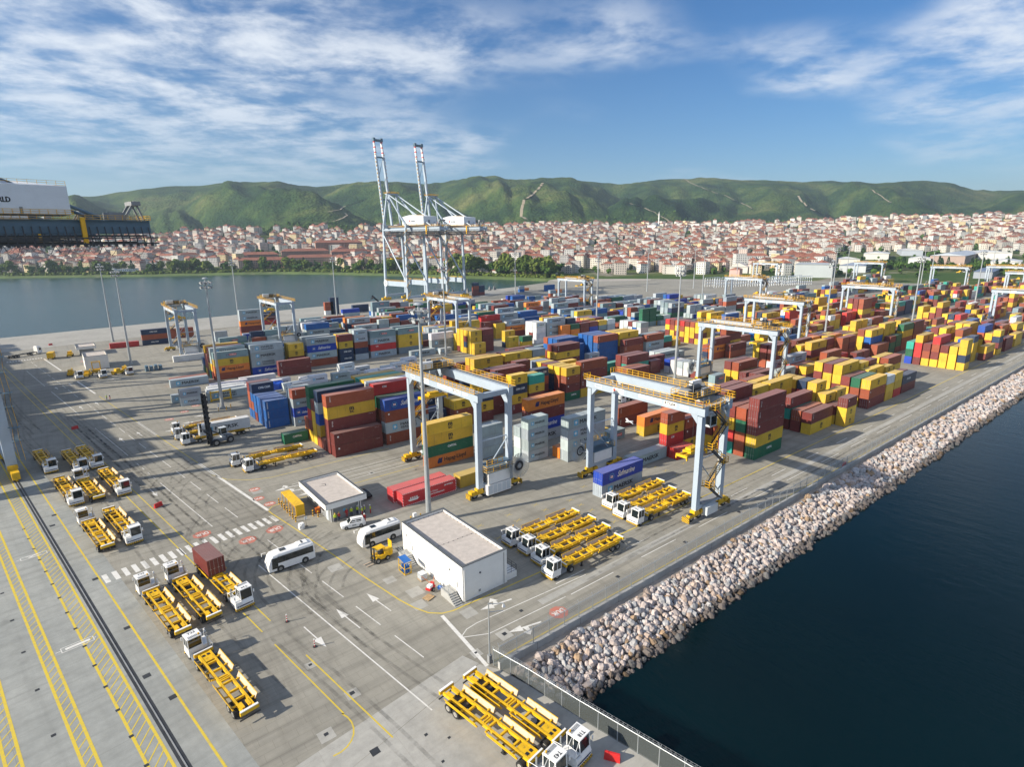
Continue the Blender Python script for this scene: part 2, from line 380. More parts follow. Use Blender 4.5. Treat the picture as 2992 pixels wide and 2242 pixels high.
for s in (5.6, 4.45): qline(yl, s, -40, 250, 0.30, 0.012)
for s in (0.36, -0.8): qline(yl, s, -40, 250, 0.30, 0.012)
t = 20.0
while t < 200:
    yl.strip([Q(8.9, t), Q(10.45, t+2.0)], 0.13, 0.013); yl.strip([Q(4.6, t), Q(5.5, t+1.15)], 0.12, 0.013); yl.strip([Q(-0.7, t), Q(0.25, t+1.2)], 0.12, 0.013); t += 1.42
qline(yl, 13.94, -40, 300, 0.25, 0.012)
tag(yl.build('yellow_crane_lane_marking', M_ly), kind='structure')
ym = MB()
for s, a, b2 in ((25.34, 69.5, 75.5), (25.34, 49.5, 66.0), (27.1, 43.0, 61.2), (27.1, 71, 76), (25.3, 83, 330), (27.1, 95, 330)): qline(ym, s, a, b2, 0.17, 0.012)
arc = [Q(25.34,49.5)]; cx, cyy = 23.0, 47.2
for i in range(9):
    a = RAD(20-16*i); p = Q(22.6+2.75*math.cos(a), 48.6+3.2*math.sin(a)); arc.append(p)
ym.strip(arc, 0.17, 0.012)
kerb = [(26.5,108.6),(26.6,107),(27.0,104.5),(27.8,99.4),(29.0,91),(29.8,85.4),(31.0,76),(31.8,71.0),(32.4,67.2),(33.1,64.4),(34.1,62.0),(35.5,60.7),(37.0,60.25),(38.8,60.2),(42,60.05),(52,59.8),(71,59.7),(103,59.2),(174,59.2),(400,59.2)]
ym.strip(kerb, 0.20, 0.012)
ym.strip([(26.6,108.8),(27.6,110.0),(30,110.2),(45,110.0),(60,110.0)], 0.16, 0.012)
ym.strip([(22.0,135),(24,130),(28,126.2),(32,124.8),(44,124.6),(60,124.6)], 0.16, 0.012)
ym.strip([(22.0,135),Q(41.8,128),Q(41.8,230)], 0.16, 0.012)
ym.strip([(35.4,48.75),(300,48.6),(500,48.6)], 0.16, 0.012)
tag(ym.build('yellow_road_edge_marking', M_ly), kind='structure')
wl = MB()
qline(wl, 32.13, 42.8, 86.0, 0.17, 0.012); qline(wl, 32.13, 105, 134, 0.15, 0.012); qline(wl, 32.2, 158, 190, 0.15, 0.012); qline(wl, 32.2, 210, 250, 0.15, 0.012); qline(wl, 32.2, 262, 300, 0.15, 0.012)
for t0 in np.arange(50, 330, 9.2):
    if not (94 < t0 < 101): qline(wl, 36.7, t0, t0+6.0, 0.14, 0.012)
for t0 in (137,141,145,149): qline(wl, 32.13, t0, t0+1.6, 0.15, 0.012)
wl.strip([(26.5,108.6),Q(41.8,140)], 0.55, 0.012); wl.strip([Q(41.8,170),Q(41.8,187)], 0.5, 0.012); wl.strip([Q(41.8,235),Q(41.8,262)], 0.5, 0.012); wl.strip([Q(41.8,290),Q(41.8,326)], 0.5, 0.012)
wl.strip([(35.2,60.3),(34.3,48.6)], 0.5, 0.013)
for x in np.arange(52.2, 420, 15.7): wl.strip([(x,52.6),(x+9.0,52.55)], 0.14, 0.012); wl.strip([(x+0.1,55.9),(x+6.1,55.9)], 0.14, 0.012)
wl.strip([(34.7,54.9),(36.2,55.8),(38,56.0),(57.5,54.8)], 0.13, 0.012); wl.strip([(34.7,54.9),(38.0,53.2),(51.2,52.7)], 0.13, 0.012)
for y in (112.5,114.2,116.5,118.0): wl.strip([(34,y),(70,y-0.2)], 0.13, 0.012)
tag(wl.build('white_lane_marking', M_lw), kind='structure')
zb = MB()
for i in range(21):
    s = 14.3+1.32*i; zb.flat([Q(s,98.2),Q(s+0.68,98.2),Q(s+0.68,101.2),Q(s,101.2)], 0.012)
for i in range(13):
    s = 29.4+0.98*i; zb.flat([Q(s,328.6),Q(s+0.5,328.6),Q(s+0.5,330.6),Q(s,330.6)], 0.012)
tag(zb.build('zebra_crossing', M_lw), kind='structure')
def arrow(mb, x, y, ang, ln=6.0, w=0.16, head=0.55, turn=0):
    c, s_ = math.cos(ang), math.sin(ang)
    def T(u, v): return (x+u*c-v*s_, y+u*s_+v*c)
    mb.flat([T(0,-w/2),T(ln*0.62,-w/2),T(ln*0.62,w/2),T(0,w/2)], 0.0125); mb.flat([T(ln*0.60,-head),T(ln,0),T(ln*0.60,head)], 0.0127)
    if turn:
        k = turn
        mb.flat([T(ln*0.42,0),T(ln*0.58,0.0),T(ln*0.50,k*1.0),T(ln*0.42,k*0.9)], 0.0129); mb.flat([T(ln*0.36,k*0.75),T(ln*0.64,k*0.85),T(ln*0.52,k*1.7)], 0.0131)
ar = MB(); UP = QA+math.pi/2; DN = QA-math.pi/2
arrow(ar, 25.4,65.0,UP); arrow(ar,30.3,65.7,UP); arrow(ar,19.7,70.0,DN,5.8); arrow(ar,44.8,50.7,RAD(167),4.8,0.3,0.6,1); arrow(ar,44.9,57.2,RAD(171),5.0,0.3,0.6,-1)
for s, t0 in ((29.6,132),(34.4,170),(39.0,172),(34.4,215),(39,217),(34.4,252),(39,255)): p = Q(s,t0); arrow(ar, p[0], p[1], UP if s > 33 else DN, 5.0, 0.16, 0.5)
for x0, y0 in ((31,114.5),(33.5,111.6),(30.5,117)): arrow(ar, x0+4.5, y0, RAD(180), 4.8, 0.25, 0.6, -1)
for x0, y0 in ((24,176),(29,181),(33,186),(17,262),(20,268)): arrow(ar, x0, y0, RAD(180), 5.0, 0.3, 0.6, 1)
tag(ar.build('white_arrow_marking', M_lw), kind='structure')
du = MB(); dt = MB()
for x, y, rot, sz in ((48.0,50.7,RAD(180),1.35),(14.6,106.6,QA+math.pi,1.45),(20.3,99.2,QA+math.pi,1.45),(25.1,100.2,QA+math.pi,1.45),(27.2,120.5,RAD(0),1.1),(26.6,115.4,RAD(0),1.1),(27.6,111.5,RAD(0),1.1),(22,188,0,1.2),(27,194,0,1.2),(31,199,0,1.2),(8,310,0,1.3),(14,316,0,1.3)):
    du.flat([(x+sz*1.05*math.cos(RAD(22.5+45*k)), y+sz*math.sin(RAD(22.5+45*k))) for k in range(8)], 0.012)
    add_text(dt, 'DUR', Matrix.Translation((x,y,0.0165)) @ Matrix.Rotation(rot,4,'Z') @ Matrix.Translation((0,-sz*0.35,0)), sz*0.7, 0, width=sz*1.4, align='C', bold=0.03)
tag(du.build('red_octagon_marking', M_lr), kind='structure'); tag(dt.build('stop_word_marking', M_lw), kind='structure')
nb = MB()
for (x, y), dg in ((Q(8.2,84.8),'1'),(Q(8.3,116.6),'2')):
    M0 = Matrix.Translation((x,y,0.016)) @ Matrix.Rotation(QA,4,'Z')
    for a0, a1 in (((-1.7,-0.55),(1.7,-0.55)),((1.7,-0.55),(1.7,0.55)),((1.7,0.55),(-1.7,0.55)),((-1.7,0.55),(-1.7,-0.55)),((-2.3,0),(-1.7,0)),((1.7,0),(2.0,0))):
        p, q = M0 @ Vector((*a0,0)), M0 @ Vector((*a1,0)); nb.strip([(p.x,p.y),(q.x,q.y)], 0.10, 0.016)
    add_text(nb, dg, M0 @ Matrix.Rotation(RAD(90 if dg == '1' else 180),4,'Z') @ Matrix.Translation((0,-1.3 if dg=='1' else -0.4,0)), 2.6 if dg=='1' else 0.8, 0, width=0.4 if dg=='1' else 2.0, align='C', bold=0.04)
tag(nb.build('berth_number_marking', M_lw), kind='structure')
fx = MB()
for i, x in enumerate(np.arange(54, 112, 6.6)):
    for j, y in enumerate((63.5, 66.4, 69.3, 72.2, 75.0, 77.8)):
        if (i*7+j*3) % 4 == 0: continue
        fx.strip([(x-0.7,y-0.35),(x+0.7,y+0.35)], 0.10, 0.012); fx.strip([(x-0.7,y+0.35),(x+0.7,y-0.35)], 0.10, 0.0126)
tag(fx.build('faded_slot_cross_marking', M_lf), kind='structure')
# inspection covers and drains
mh = MB()
for s, t0 in [(8.5, x) for x in np.arange(58,132,5.1)]+[(3.0-0.02*(i%2), x) for i, x in enumerate(np.arange(60,125,9.3))]:
    mh.flat([Q(s,t0),Q(s+0.42,t0),Q(s+0.42,t0+0.42),Q(s,t0+0.42)], 0.014)
for s, t0, a in ((13.1,65.6,0.75),(13.1,100.5,0.75),(13.2,132,0.75),(12.1,71.5,0.8),(12.1,127,0.8),(13.1,83.5,0.7)): mh.flat([Q(s,t0),Q(s+a,t0),Q(s+a,t0+a),Q(s,t0+a)], 0.015)
for x, y, a in ((17.6,62.2,0.4),(19.6,54.6,0.55),(15.2,51.0,0.45),(39.2,51.6,0.6),(34.4,51.2,0.35),(18.0,45.6,0.9),(23.3,44.4,0.35),(25.0,42.6,0.3),(23.0,40.6,0.3),(44,54.0,0.5),(77,50.6,0.7),(60.5,51.0,0.6),(94,50.8,0.7),(103,50.6,0.7),(49.5,112.6,0.6),(58,108,0.5)): mh.flat([(x,y),(x+a,y+0.05),(x+a,y+a),(x,y+a)], 0.016)
tag(mh.build('drain_cover', M_dark), kind='structure')
ms = MB()
for x, y, a in ((17.2,61.7,1.2),(19.1,54.0,1.5),(14.6,50.3,1.6),(38.5,50.9,1.8),(33.9,50.6,1.3),(34.0,66.4,2.2),(33.0,63.4,2.0),(27.6,80.2,2.0),(32.8,71.8,1.7),(37.4,57.5,2.0),(49.1,112.2,1.4),(26.3,118,2.0)): ms.flat([(x,y),(x+a,y),(x+a,y+a),(x,y+a)], 0.0075)
tag(ms.build('manhole_slab', M_slab), kind='structure')

# rubber laid by turning trucks, in pairs
def tyre_mat():
    m, nt, N, L, b = nodes('tyre_rubber_mark'); b.inputs['Base Color'].default_value = (0.05,0.048,0.045,1); b.inputs['Roughness'].default_value = 0.9
    tc = N.new('ShaderNodeTexCoord'); n = _noise(N, L, tc.outputs['Object'], 0.5, 6, 0.7); f = N.new('ShaderNodeMapRange'); f.inputs['From Min'].default_value = 0.4; f.inputs['From Max'].default_value = 0.7; f.inputs['To Min'].default_value = 0.03; f.inputs['To Max'].default_value = 0.32
    L.new(n.outputs['Fac'], f.inputs['Value']); L.new(f.outputs[0], b.inputs['Alpha']); return m
tm = MB(); tr = random.Random(12)
def track(pts, z):
    for off in (-0.95, 0.95):
        P = [Vector(p) for p in pts]; o_ = []
        for i in range(len(P)):
            d = (P[min(i+1,len(P)-1)]-P[max(i-1,0)]).normalized(); o_.append(P[i]+Vector((-d.y,d.x))*off)
        tm.strip([(p.x,p.y) for p in o_], 0.42, z)
for q in range(58):
    z = 0.0172+0.0002*q
    if q < 24:
        s0 = tr.choice((18,20,22,26,29.5,30,34.4,34.6,39,39.3))+tr.uniform(-.6,.6); t0 = tr.uniform(20,200); ln = tr.uniform(30,90); dr = tr.uniform(-1.5,1.5)
        track([Q(s0+dr*math.sin(k/12*3.1), t0+ln*k/12) for k in range(13)], z)
    elif q < 42:
        s0 = tr.uniform(27,40); t0 = tr.uniform(55,130); rad = tr.uniform(9,20); a0 = tr.uniform(150,200); sw = tr.uniform(50,95)
        track([Q(s0+rad+rad*math.cos(RAD(a0-sw*k/14)), t0+rad*math.sin(RAD(a0-sw*k/14))) for k in range(15)], z)
    else:
        y0 = tr.choice((50.5,52.6,54.8,57.0,58.0,84.0,84.8,112,117,118,150.5)); x0 = tr.uniform(45,130); track([(x0+5*k, y0+0.25*math.sin(k*.6+q)) for k in range(int(tr.uniform(8,22)))], z)
tag(tm.build('tyre_marking', tyre_mat()), kind='structure')
# water ---------------------------------------------------------------------
def water_mat(name, amp, dist, spec, rough, cols):
    m, nt, N, L, b = nodes(name)
    b.inputs['Specular IOR Level'].default_value = spec; b.inputs['Roughness'].default_value = rough; b.inputs['IOR'].default_value = 1.33
    tc = N.new('ShaderNodeTexCoord')
    m1 = N.new('ShaderNodeMapping'); m1.inputs['Rotation'].default_value = (0,0,RAD(35)); m1.inputs['Scale'].default_value = (1.0, 0.35, 1); L.new(tc.outputs['Object'], m1.inputs[0])
    a = _noise(N, L, m1.outputs[0], 0.55, 5, 0.6); c2 = _noise(N, L, m1.outputs[0], 2.4, 4, 0.6)
    ad = N.new('ShaderNodeMath'); ad.operation = 'MULTIPLY_ADD'; ad.inputs[1].default_value = 0.3; L.new(c2.outputs['Fac'], ad.inputs[0]); L.new(a.outputs['Fac'], ad.inputs[2])
    bp = N.new('ShaderNodeBump'); bp.inputs['Strength'].default_value = amp; bp.inputs['Distance'].default_value = dist
    L.new(ad.outputs[0], bp.inputs['Height']); L.new(bp.outputs[0], b.inputs['Normal'])
    big = _noise(N, L, tc.outputs['Object'], 0.006, 4, 0.5)
    r = _ramp(N, L, big.outputs['Fac'], [(0.35,cols[0]),(0.65,cols[1])]); L.new(r.outputs[0], b.inputs['Base Color'])
    return m
M_sea = water_mat('open_sea_water', 0.45, 0.16, 0.16, 0.06, [(0.0006,0.0075,0.0110),(0.0012,0.0165,0.0215)]); M_bay = water_mat('bay_water', 0.9, 0.5, 0.5, 0.16, [(0.006,0.040,0.052),(0.010,0.052,0.064)])
wm = MB(); R = 9000; wm.flat([(-R,-R),(R,-R),(R,200),(-R,200)], -2.6); tag(wm.build('water', M_sea), kind='structure')
wm = MB(); wm.flat([(-R,200),(R,200),(R,R),(-R,R)], -2.6); tag(wm.build('bay_water', M_bay), kind='structure')

# mainland ------------------------------------------------------------------
RIDGE = [(120,.060),(105,.060),(91.5,.0561),(88.3,.0596),(85.4,.0642),(82.8,.0728),(79.9,.0795),(76.0,.0846),(73.1,.0839),(69.3,.0803),(66.0,.088),(63.2,.0884),(58.9,.0887),(55.9,.0958),(51.6,.0931),(47.3,.0956),(43.8,.0894),(41.3,.0812),(38.8,.087),(35.9,.0889),(34.0,.0896),(30.8,.0833),(27.1,.079),(23.6,.076),(20.9,.0672),(18.8,.0701),(17.3,.0709),(15.5,.0649),(14.3,.0561),(11.3,.0509),(0,.045),(-15,.04)][::-1]
FOOT = [(120,.0005),(92.1,.0013),(83.4,.004),(76.5,.0127),(64.7,.0133),(51.6,.0176),(42.9,.0167),(34.5,.016),(26.8,.018),(20,.0205),(11,.0195),(-15,.019)][::-1]
SHORE = [(120,1500),(92.5,1225),(83.8,1098),(73.1,1035),(65,921),(58,826),(51.7,764),(48.5,735),(46.6,722),(45.4,730),(40,735),(-15,735)][::-1]
FOOTR = [(120,1750),(92,1650),(83,1560),(76,1480),(65,1460),(52,1620),(43,1760),(34,1900),(27,2050),(20,2250),(11,2450),(-15,2600)][::-1]
def tab(T, x): return float(np.interp(x, [a for a,_ in T], [b for _,b in T]))
def terr(th, r):
    r0, r1 = tab(SHORE, th), tab(FOOTR, th); zt = 50+tab(FOOT, th)*r1
    rr = r1+1300+260*mnoise.noise(Vector((th*0.09, 3.3, 0))); zr = 50+tab(RIDGE, th)*rr
    x, y = r*math.cos(RAD(th)), r*math.sin(RAD(th))
    if r < r0+8: return -2.9+(r-r0)/8*3.6 if th > 46.2 else -0.35+(r-r0)/8*0.4
    if r < r1:
        u = max(0.0,(r-r0-8)/(r1-r0-8)); return 0.7+(zt-0.7)*u**1.55
    if r <= rr:
        u = max(0.0,(r-r1)/(rr-r1)); base = zt+(zr-zt)*u**0.92
        w_ = 2.2*mnoise.noise(Vector((x/900, y/900, 8.1)))
        r1_ = abs(mnoise.noise(Vector((th/8.5+w_*.45, r/1500, 4.2)))); r2_ = abs(mnoise.noise(Vector((th/3.1+w_, r/1100, 9.7)))); r3_ = abs(mnoise.noise(Vector((th/1.3+w_, r/520, 2.9))))
        env = min(1, u*3.2)*max(0.0,1-u)**0.62
        return base+env*(360*min(r1_,.42)+75*min(r2_,.4)+34*r3_-120)+env*34*mnoise.fractal(Vector((x/300,y/300,6.1)), 1.0, 2.0, 4)+mnoise.noise(Vector((x/60,y/60,2)))*4*min(1,u*3)
    return zr-(r-rr)*0.32
def hill_mat():
    m, nt, N, L, b = nodes('hill_scrub'); b.inputs['Roughness'].default_value = 0.95; b.inputs['Specular IOR Level'].default_value = 0.1
    tc = N.new('ShaderNodeTexCoord'); co = tc.outputs['Object']
    n1 = _noise(N, L, co, 0.0042, 7, 0.66); n2 = _noise(N, L, co, 0.02, 6, 0.7); n3 = N.new('ShaderNodeTexVoronoi'); n3.inputs['Scale'].default_value = 0.11; L.new(co, n3.inputs['Vector'])
    c1 = _ramp(N, L, n1.outputs['Fac'], [(0.38,(0.014,0.038,0.015)),(0.47,(0.032,0.066,0.020)),(0.56,(0.065,0.098,0.028)),(0.68,(0.125,0.135,0.050))]).outputs[0]
    c2 = _ramp(N, L, n2.outputs['Fac'], [(0.3,(0.55,0.6,0.55)),(0.7,(1.35,1.3,1.25))]).outputs[0]
    c = _mixc(N, L, c1, c2, 1.0, 'MULTIPLY')
    c3 = _ramp(N, L, n3.outputs['Distance'], [(0.0,(1.25,1.25,1.2)),(0.8,(0.62,0.66,0.62))]).outputs[0]
    c = _mixc(N, L, c, c3, 0.8, 'MULTIPLY')
    # town ground and bare earth low down near the houses
    L.new(c, b.inputs['Base Color'])
    ad = N.new('ShaderNodeMath'); ad.operation = 'MULTIPLY_ADD'; ad.inputs[1].default_value = -0.6; L.new(n3.outputs['Distance'], ad.inputs[0]); L.new(n2.outputs['Fac'], ad.inputs[2])
    bp = N.new('ShaderNodeBump'); bp.inputs['Strength'].default_value = 1.0; bp.inputs['Distance'].default_value = 6.0; L.new(ad.outputs[0], bp.inputs['Height']); L.new(bp.outputs[0], b.inputs['Normal'])
    return m
def land_mat():
    m, nt, N, L, b = nodes('town_land'); b.inputs['Roughness'].default_value = 0.95; b.inputs['Specular IOR Level'].default_value = 0.1
    tc = N.new('ShaderNodeTexCoord'); co = tc.outputs['Object']; n1 = _noise(N, L, co, 0.012, 7, 0.65)
    c = _ramp(N, L, n1.outputs['Fac'], [(0.42,(0.045,0.085,0.022)),(0.54,(0.085,0.11,0.035)),(0.62,(0.22,0.20,0.165)),(0.74,(0.32,0.29,0.25))]).outputs[0]
    L.new(c, b.inputs['Base Color']); return m
def shore_mat():
    return paint('shore_grass', (0.075,0.115,0.03), 0.95, 0.3, 0.03, dirt=(0.24,0.20,0.14), dirt_amt=0.6)
ths = np.arange(-14, 118.01, 0.3)
mb = MB(); rings = []
for th in ths:
    th = float(th); r0, r1 = tab(SHORE, th), tab(FOOTR, th)
    rs = [r0, r0+8, r0+20]+[r0+20+(r1-r0-20)*k/8 for k in range(1, 9)]+[r1+2100*(k/66)**1.05 for k in range(1, 67)]
    rings.append([(r*math.cos(RAD(th)), r*math.sin(RAD(th)), terr(th, r)) for r in rs])
nr = len(rings[0]); vv = [p for ring in rings for p in ring]
land, hill = MB(), MB(); sh = MB()
for i in range(len(ths)-1):
    for j in range(nr-1):
        q = [rings[i][j], rings[i][j+1], rings[i+1][j+1], rings[i+1][j]][::-1]
        q = [rings[i][j], rings[i][j+1], rings[i+1][j+1], rings[i+1][j]]
        (sh if (j < 2 and ths[i] > 46.2) else land if j < 10 else hill).face(q)
def weld(ob):
    import bmesh
    bm = bmesh.new(); bm.from_mesh(ob.data); bmesh.ops.remove_doubles(bm, verts=bm.verts, dist=0.01); bmesh.ops.recalc_face_normals(bm, faces=bm.faces); bm.to_mesh(ob.data); bm.free()
    ob.data.polygons.foreach_set('use_smooth', [True]*len(ob.data.polygons)); ob.data.update()
for m_, nm, mt in ((sh,'shore',shore_mat()),(land,'town_terrain',land_mat()),(hill,'hills',hill_mat())):
    o = m_.build(nm, mt); weld(o); tag(o, kind='structure')

# firebreak tracks cut into the hills, laid on the slope
CAMF = 1692.47/1.35262
def pix_ray(fx_, fy_):
    cm = SC.camera.matrix_world.to_3x3(); return (cm @ Vector(((fx_-1106)/CAMF, -(fy_-829)/CAMF, -1))).normalized()
def hit(fx_, fy_, lo=700, hi=4600):
    d = pix_ray(fx_, fy_); k = math.hypot(d.x, d.y); th = math.degrees(math.atan2(d.y, d.x)); r = lo
    while r < hi:
        if 50+d.z/k*r < terr(th, r): return th, r
        r += 12
    return None
trk = MB(); M_track = paint('bare_track', (0.30,0.25,0.18), 0.95, 0.2, 0.02)
for wd, pts in ((9,[(1172,398),(1166,408),(1148,424),(1132,437),(1127,455),(1126,470),(1140,478)]),(5,[(1476,387),(1492,397),(1530,413),(1565,425),(1600,440),(1630,455)]),(7,[(1724,425),(1730,437),(1745,450),(1770,462),(1800,470)]),(6,[(1348,440),(1380,447),(1410,460),(1440,478),(1458,492)]),(5,[(640,487),(690,485),(735,478),(750,468),(744,462)]),(5,[(700,462),(735,455),(765,443),(800,428)]),(5,[(1880,412),(1905,428),(1930,445)])):
    L3 = []
    for (x0,y0),(x1,y1) in zip(pts, pts[1:]):
        for k in range(5):
            h = hit(x0+(x1-x0)*k/5, y0+(y1-y0)*k/5)
            if h: L3.append((h[1]*math.cos(RAD(h[0])), h[1]*math.sin(RAD(h[0])), terr(*h)+2.2))
    for a, b2 in zip(L3, L3[1:]):
        if (Vector(a)-Vector(b2)).length > 420: continue
        d = Vector((b2[0]-a[0], b2[1]-a[1])).normalized(); n = Vector((-d.y,d.x))*wd/2
        trk.face([(a[0]-n.x,a[1]-n.y,a[2]+0.5),(b2[0]-n.x,b2[1]-n.y,b2[2]+0.5),(b2[0]+n.x,b2[1]+n.y,b2[2]+0.5),(a[0]+n.x,a[1]+n.y,a[2]+0.5)])
tag(trk.build('path', M_track), kind='structure')

# sea wall, revetment, fences ------------------------------------------------
mb = MB()
mb.box(35.1, 47.1, -0.2, 520, 47.55, 0.95)
wall = mb.build('sea_wall', M_conc); tag(wall, 'long grey concrete parapet wall under the perimeter fence, above the boulders', 'wall')
mj = MB(); jm = MB().box(-0.02, 47.09, -0.2, 0.02, 47.1, 0.95).mesh('wall_joint', M_dark)
for k in range(26): link('wall_joint', jm, wall, (41+7.6*k, 0, 0))
# bank below the rocks
mb = MB()
mb.add([(33,47.3,-0.1),(520,47.3,-0.1),(520,45.6,-0.15),(36.2,45.6,-0.15),(520,37.5,-4.2),(39.2,37.0,-4.2)], [(3,2,1,0),(5,4,2,3)])
bank = mb.build('embankment', paint('bank_fill', (0.36,0.32,0.28), 0.95, 0.25, 0.4)); tag(bank, kind='structure')
rev = empty('rock_revetment', (60,42,-1.5)); tag(rev, 'sloping bank of pale pinkish boulders between sea wall and water', 'revetment')
def rock_mesh(seed):
    rnd = random.Random(seed); n = 2; mb = MB(); idx = {}; vs_ = []; fs = []
    off = Vector((rnd.uniform(0,50), rnd.uniform(0,50), rnd.uniform(0,50)))
    planes = [(Vector((rnd.gauss(0,1),rnd.gauss(0,1),rnd.gauss(0,1))).normalized(), rnd.uniform(0.62,0.95)) for _ in range(9)]
    def vert(p):
        k = tuple(round(c,4) for c in p)
        if k not in idx:
            d = Vector(p).normalized(); r = 1.0+0.22*mnoise.noise(d*1.3+off)
            for pn, pd in planes:
                c = d.dot(pn)
                if c*r > pd: r = pd/c
            idx[k] = len(vs_); vs_.append(tuple(d*r*0.62))
        return idx[k]
    for ax in range(3):
        for sg in (-1,1):
            for i in range(n):
                for j in range(n):
                    q = []
                    for a, b2 in ((0,0),(1,0),(1,1),(0,1)):
                        p = [0,0,0]; p[ax] = sg; p[(ax+1)%3] = -1+2*(i+a)/n; p[(ax+2)%3] = -1+2*(j+b2)/n; q.append(vert(p))
                    fs.append(tuple(q) if sg > 0 else tuple(q[::-1]))
    return vs_, fs
ROCKS = [rock_mesh(k) for k in range(12)]
M_rock = paint('boulder_stone', (1.0,1.0,1.0), 0.9, 0.22, 1.1, dirt=(0.30,0.20,0.14), dirt_amt=0.35, bump=0.6, src='oc')
M_rocks = paint('boulder_stone_mass', (1.0,1.0,1.0), 0.9, 0.2, 1.1, dirt=(0.30,0.20,0.14), dirt_amt=0.3, bump=0.6, src='attr')
rock_me = []
for v, f in ROCKS:
    mb = MB(); mb.add(v, f); rock_me.append(mb.mesh('rock', M_rock))
def rock_col(rnd, wet):
    k = rnd.random()
    c = (0.50,0.43,0.405) if k < 0.55 else (0.43,0.425,0.43) if k < 0.8 else (0.47,0.37,0.31) if k < 0.93 else (0.36,0.25,0.16)
    b_ = rnd.uniform(0.8,1.18); c = tuple(x*b_ for x in c)
    return tuple(x*0.28 for x in c) if wet else c
cand = []; rnd = random.Random(5)
x = 36.4
while x < 430:
    big = 0.95 if x < 90 else 1.05 if x < 160 else 1.25
    yy = 45.9-rnd.random()*0.4
    ylow = 38.9 if x > 41 else 38.9+ (41-x)*0.8
    while yy > ylow:
        s_ = rnd.choice((0.38,0.5,0.62,0.75,0.85,0.95,1.15))*big*rnd.uniform(0.85,1.1)
        z = -0.12-(45.6-min(yy,45.6))*(2.75/6.6)
        cand.append((x+rnd.uniform(-.35,.35), yy, z+s_*0.18, s_, z < -2.35)); yy -= s_*0.68
    x += 0.62*big
rest = MB()
order = sorted(range(len(cand)), key=lambda i: math.hypot(cand[i][0], cand[i][1])-6*cand[i][3])
for n_, i in enumerate(order):
    x, y, z, s_, wet = cand[i]; k = rnd.randrange(12); c = rock_col(rnd, wet)
    e = (rnd.uniform(0,6.28), rnd.uniform(0,6.28), rnd.uniform(0,6.28)); sc = (s_*rnd.uniform(.85,1.25), s_*rnd.uniform(.8,1.15), s_*rnd.uniform(.65,.95))
    if n_ < 298:
        o = link('rock', rock_me[k], rev, (x-60,y-42,z+1.5), rot=e, sc=sc); o.color = (*c,1)
    else:
        from mathutils import Euler
        M = Matrix.Translation((x-60,y-42,z+1.5)) @ Euler(e).to_matrix().to_4x4() @ Matrix.Diagonal((*sc,1))
        rest.col = c; rest.add([tuple(M @ Vector(p)) for p in ROCKS[k][0]], ROCKS[k][1])
o = rest.build('rocks_farther_along', M_rocks, rev); tag(o, kind='stuff')
mb = MB(); mb.cyl((39.0,39.9,-1.9),(41.2,37.6,-2.4),0.62,14,0)
for k in range(9):
    p = Vector((39.0,39.9,-1.9)).lerp(Vector((41.2,37.6,-2.4)), k/8.5); q = Vector((39.0,39.9,-1.9)).lerp(Vector((41.2,37.6,-2.4)), (k+.45)/8.5); mb.cyl(p, q, 0.68, 14, 0)
tag(mb.build('drain_pipe', M_black), 'black corrugated drainage pipe sticking out of the boulders at the corner', 'pipe')

def fence(name, pts, label, z0, h, step, arm=True, arm_dir=(0.25,0.0), solid=None, coil=False):
    f = empty(name, (*pts[0], 0)); tag(f, label, 'fence'); o0 = Vector((*pts[0], 0))
    pm = MB(); pm.cyl((0,0,0),(0,0,h),0.055,6)
    if arm: pm.cyl((0,0,h),(arm_dir[0],arm_dir[1],h+0.42),0.03,5); pm.cyl((0,0,h),(-arm_dir[0],-arm_dir[1],h+0.42),0.03,5)
    pme = pm.mesh('post', M_steel)
    for a, b2 in zip(pts, pts[1:]):
        d = Vector(b2)-Vector(a); n = max(1, round(d.length/step)); ang = math.atan2(d.y, d.x); sl = d.length/n
        pan = MB(); pan.face([(0,0,0.05),(sl,0,0.05),(sl,0,h),(0,0,h)]); pe = pan.mesh('wire_panel', solid or M_wire)
        top = MB(); top.cyl((0,0,h),(sl,0,h),0.028,5)
        for zz, off in ((h+0.16,0.1),(h+0.3,0.2)):
            for sg in (-1,1): top.cyl((0,off*sg,zz),(sl,off*sg,zz),0.010,3)
        if coil:
            for k in range(int(sl*8)):
                a0 = k*1.57; a1 = a0+1.57; top.beam((k/8,0.24*math.cos(a0),h+0.28+0.24*math.sin(a0)),((k+1)/8,0.24*math.cos(a1),h+0.28+0.24*math.sin(a1)),0.012)
        tm = top.mesh('top_rail', M_steel)
        for k in range(n):
            p = Vector((*a,z0))+Vector((d.x,d.y,0))*(k/n)-o0
            link('post', pme, f, p, ang); link('wire_panel', pe, f, p, ang); link('top_rail', tm, f, p, ang)
    link('post', pme, f, Vector((*pts[-1],z0))-o0)
    return f
fence('perimeter_fence', [(35.2,47.33),(330,47.33)], 'long grey chain link fence with angled tops standing on the sea wall', 0.95, 2.05, 2.66, True, (0,0.28))
def screen_mat():
    m, nt, N, L, b = nodes('fence_screen'); b.inputs['Base Color'].default_value = (0.10,0.115,0.115,1); b.inputs['Roughness'].default_value = 0.8; b.inputs['Alpha'].default_value = 0.55; return m
fence('quayside_fence', [(34.95,48.2),(36.1,43.0),(37.3,36.0),(39.1,27.0),(41.6,14.5),(43.5,6)], 'screened wire fence with coiled razor wire along the quay edge beside two trailers', 0.0, 2.25, 2.55, True, (0.12,0.0), screen_mat(), True)
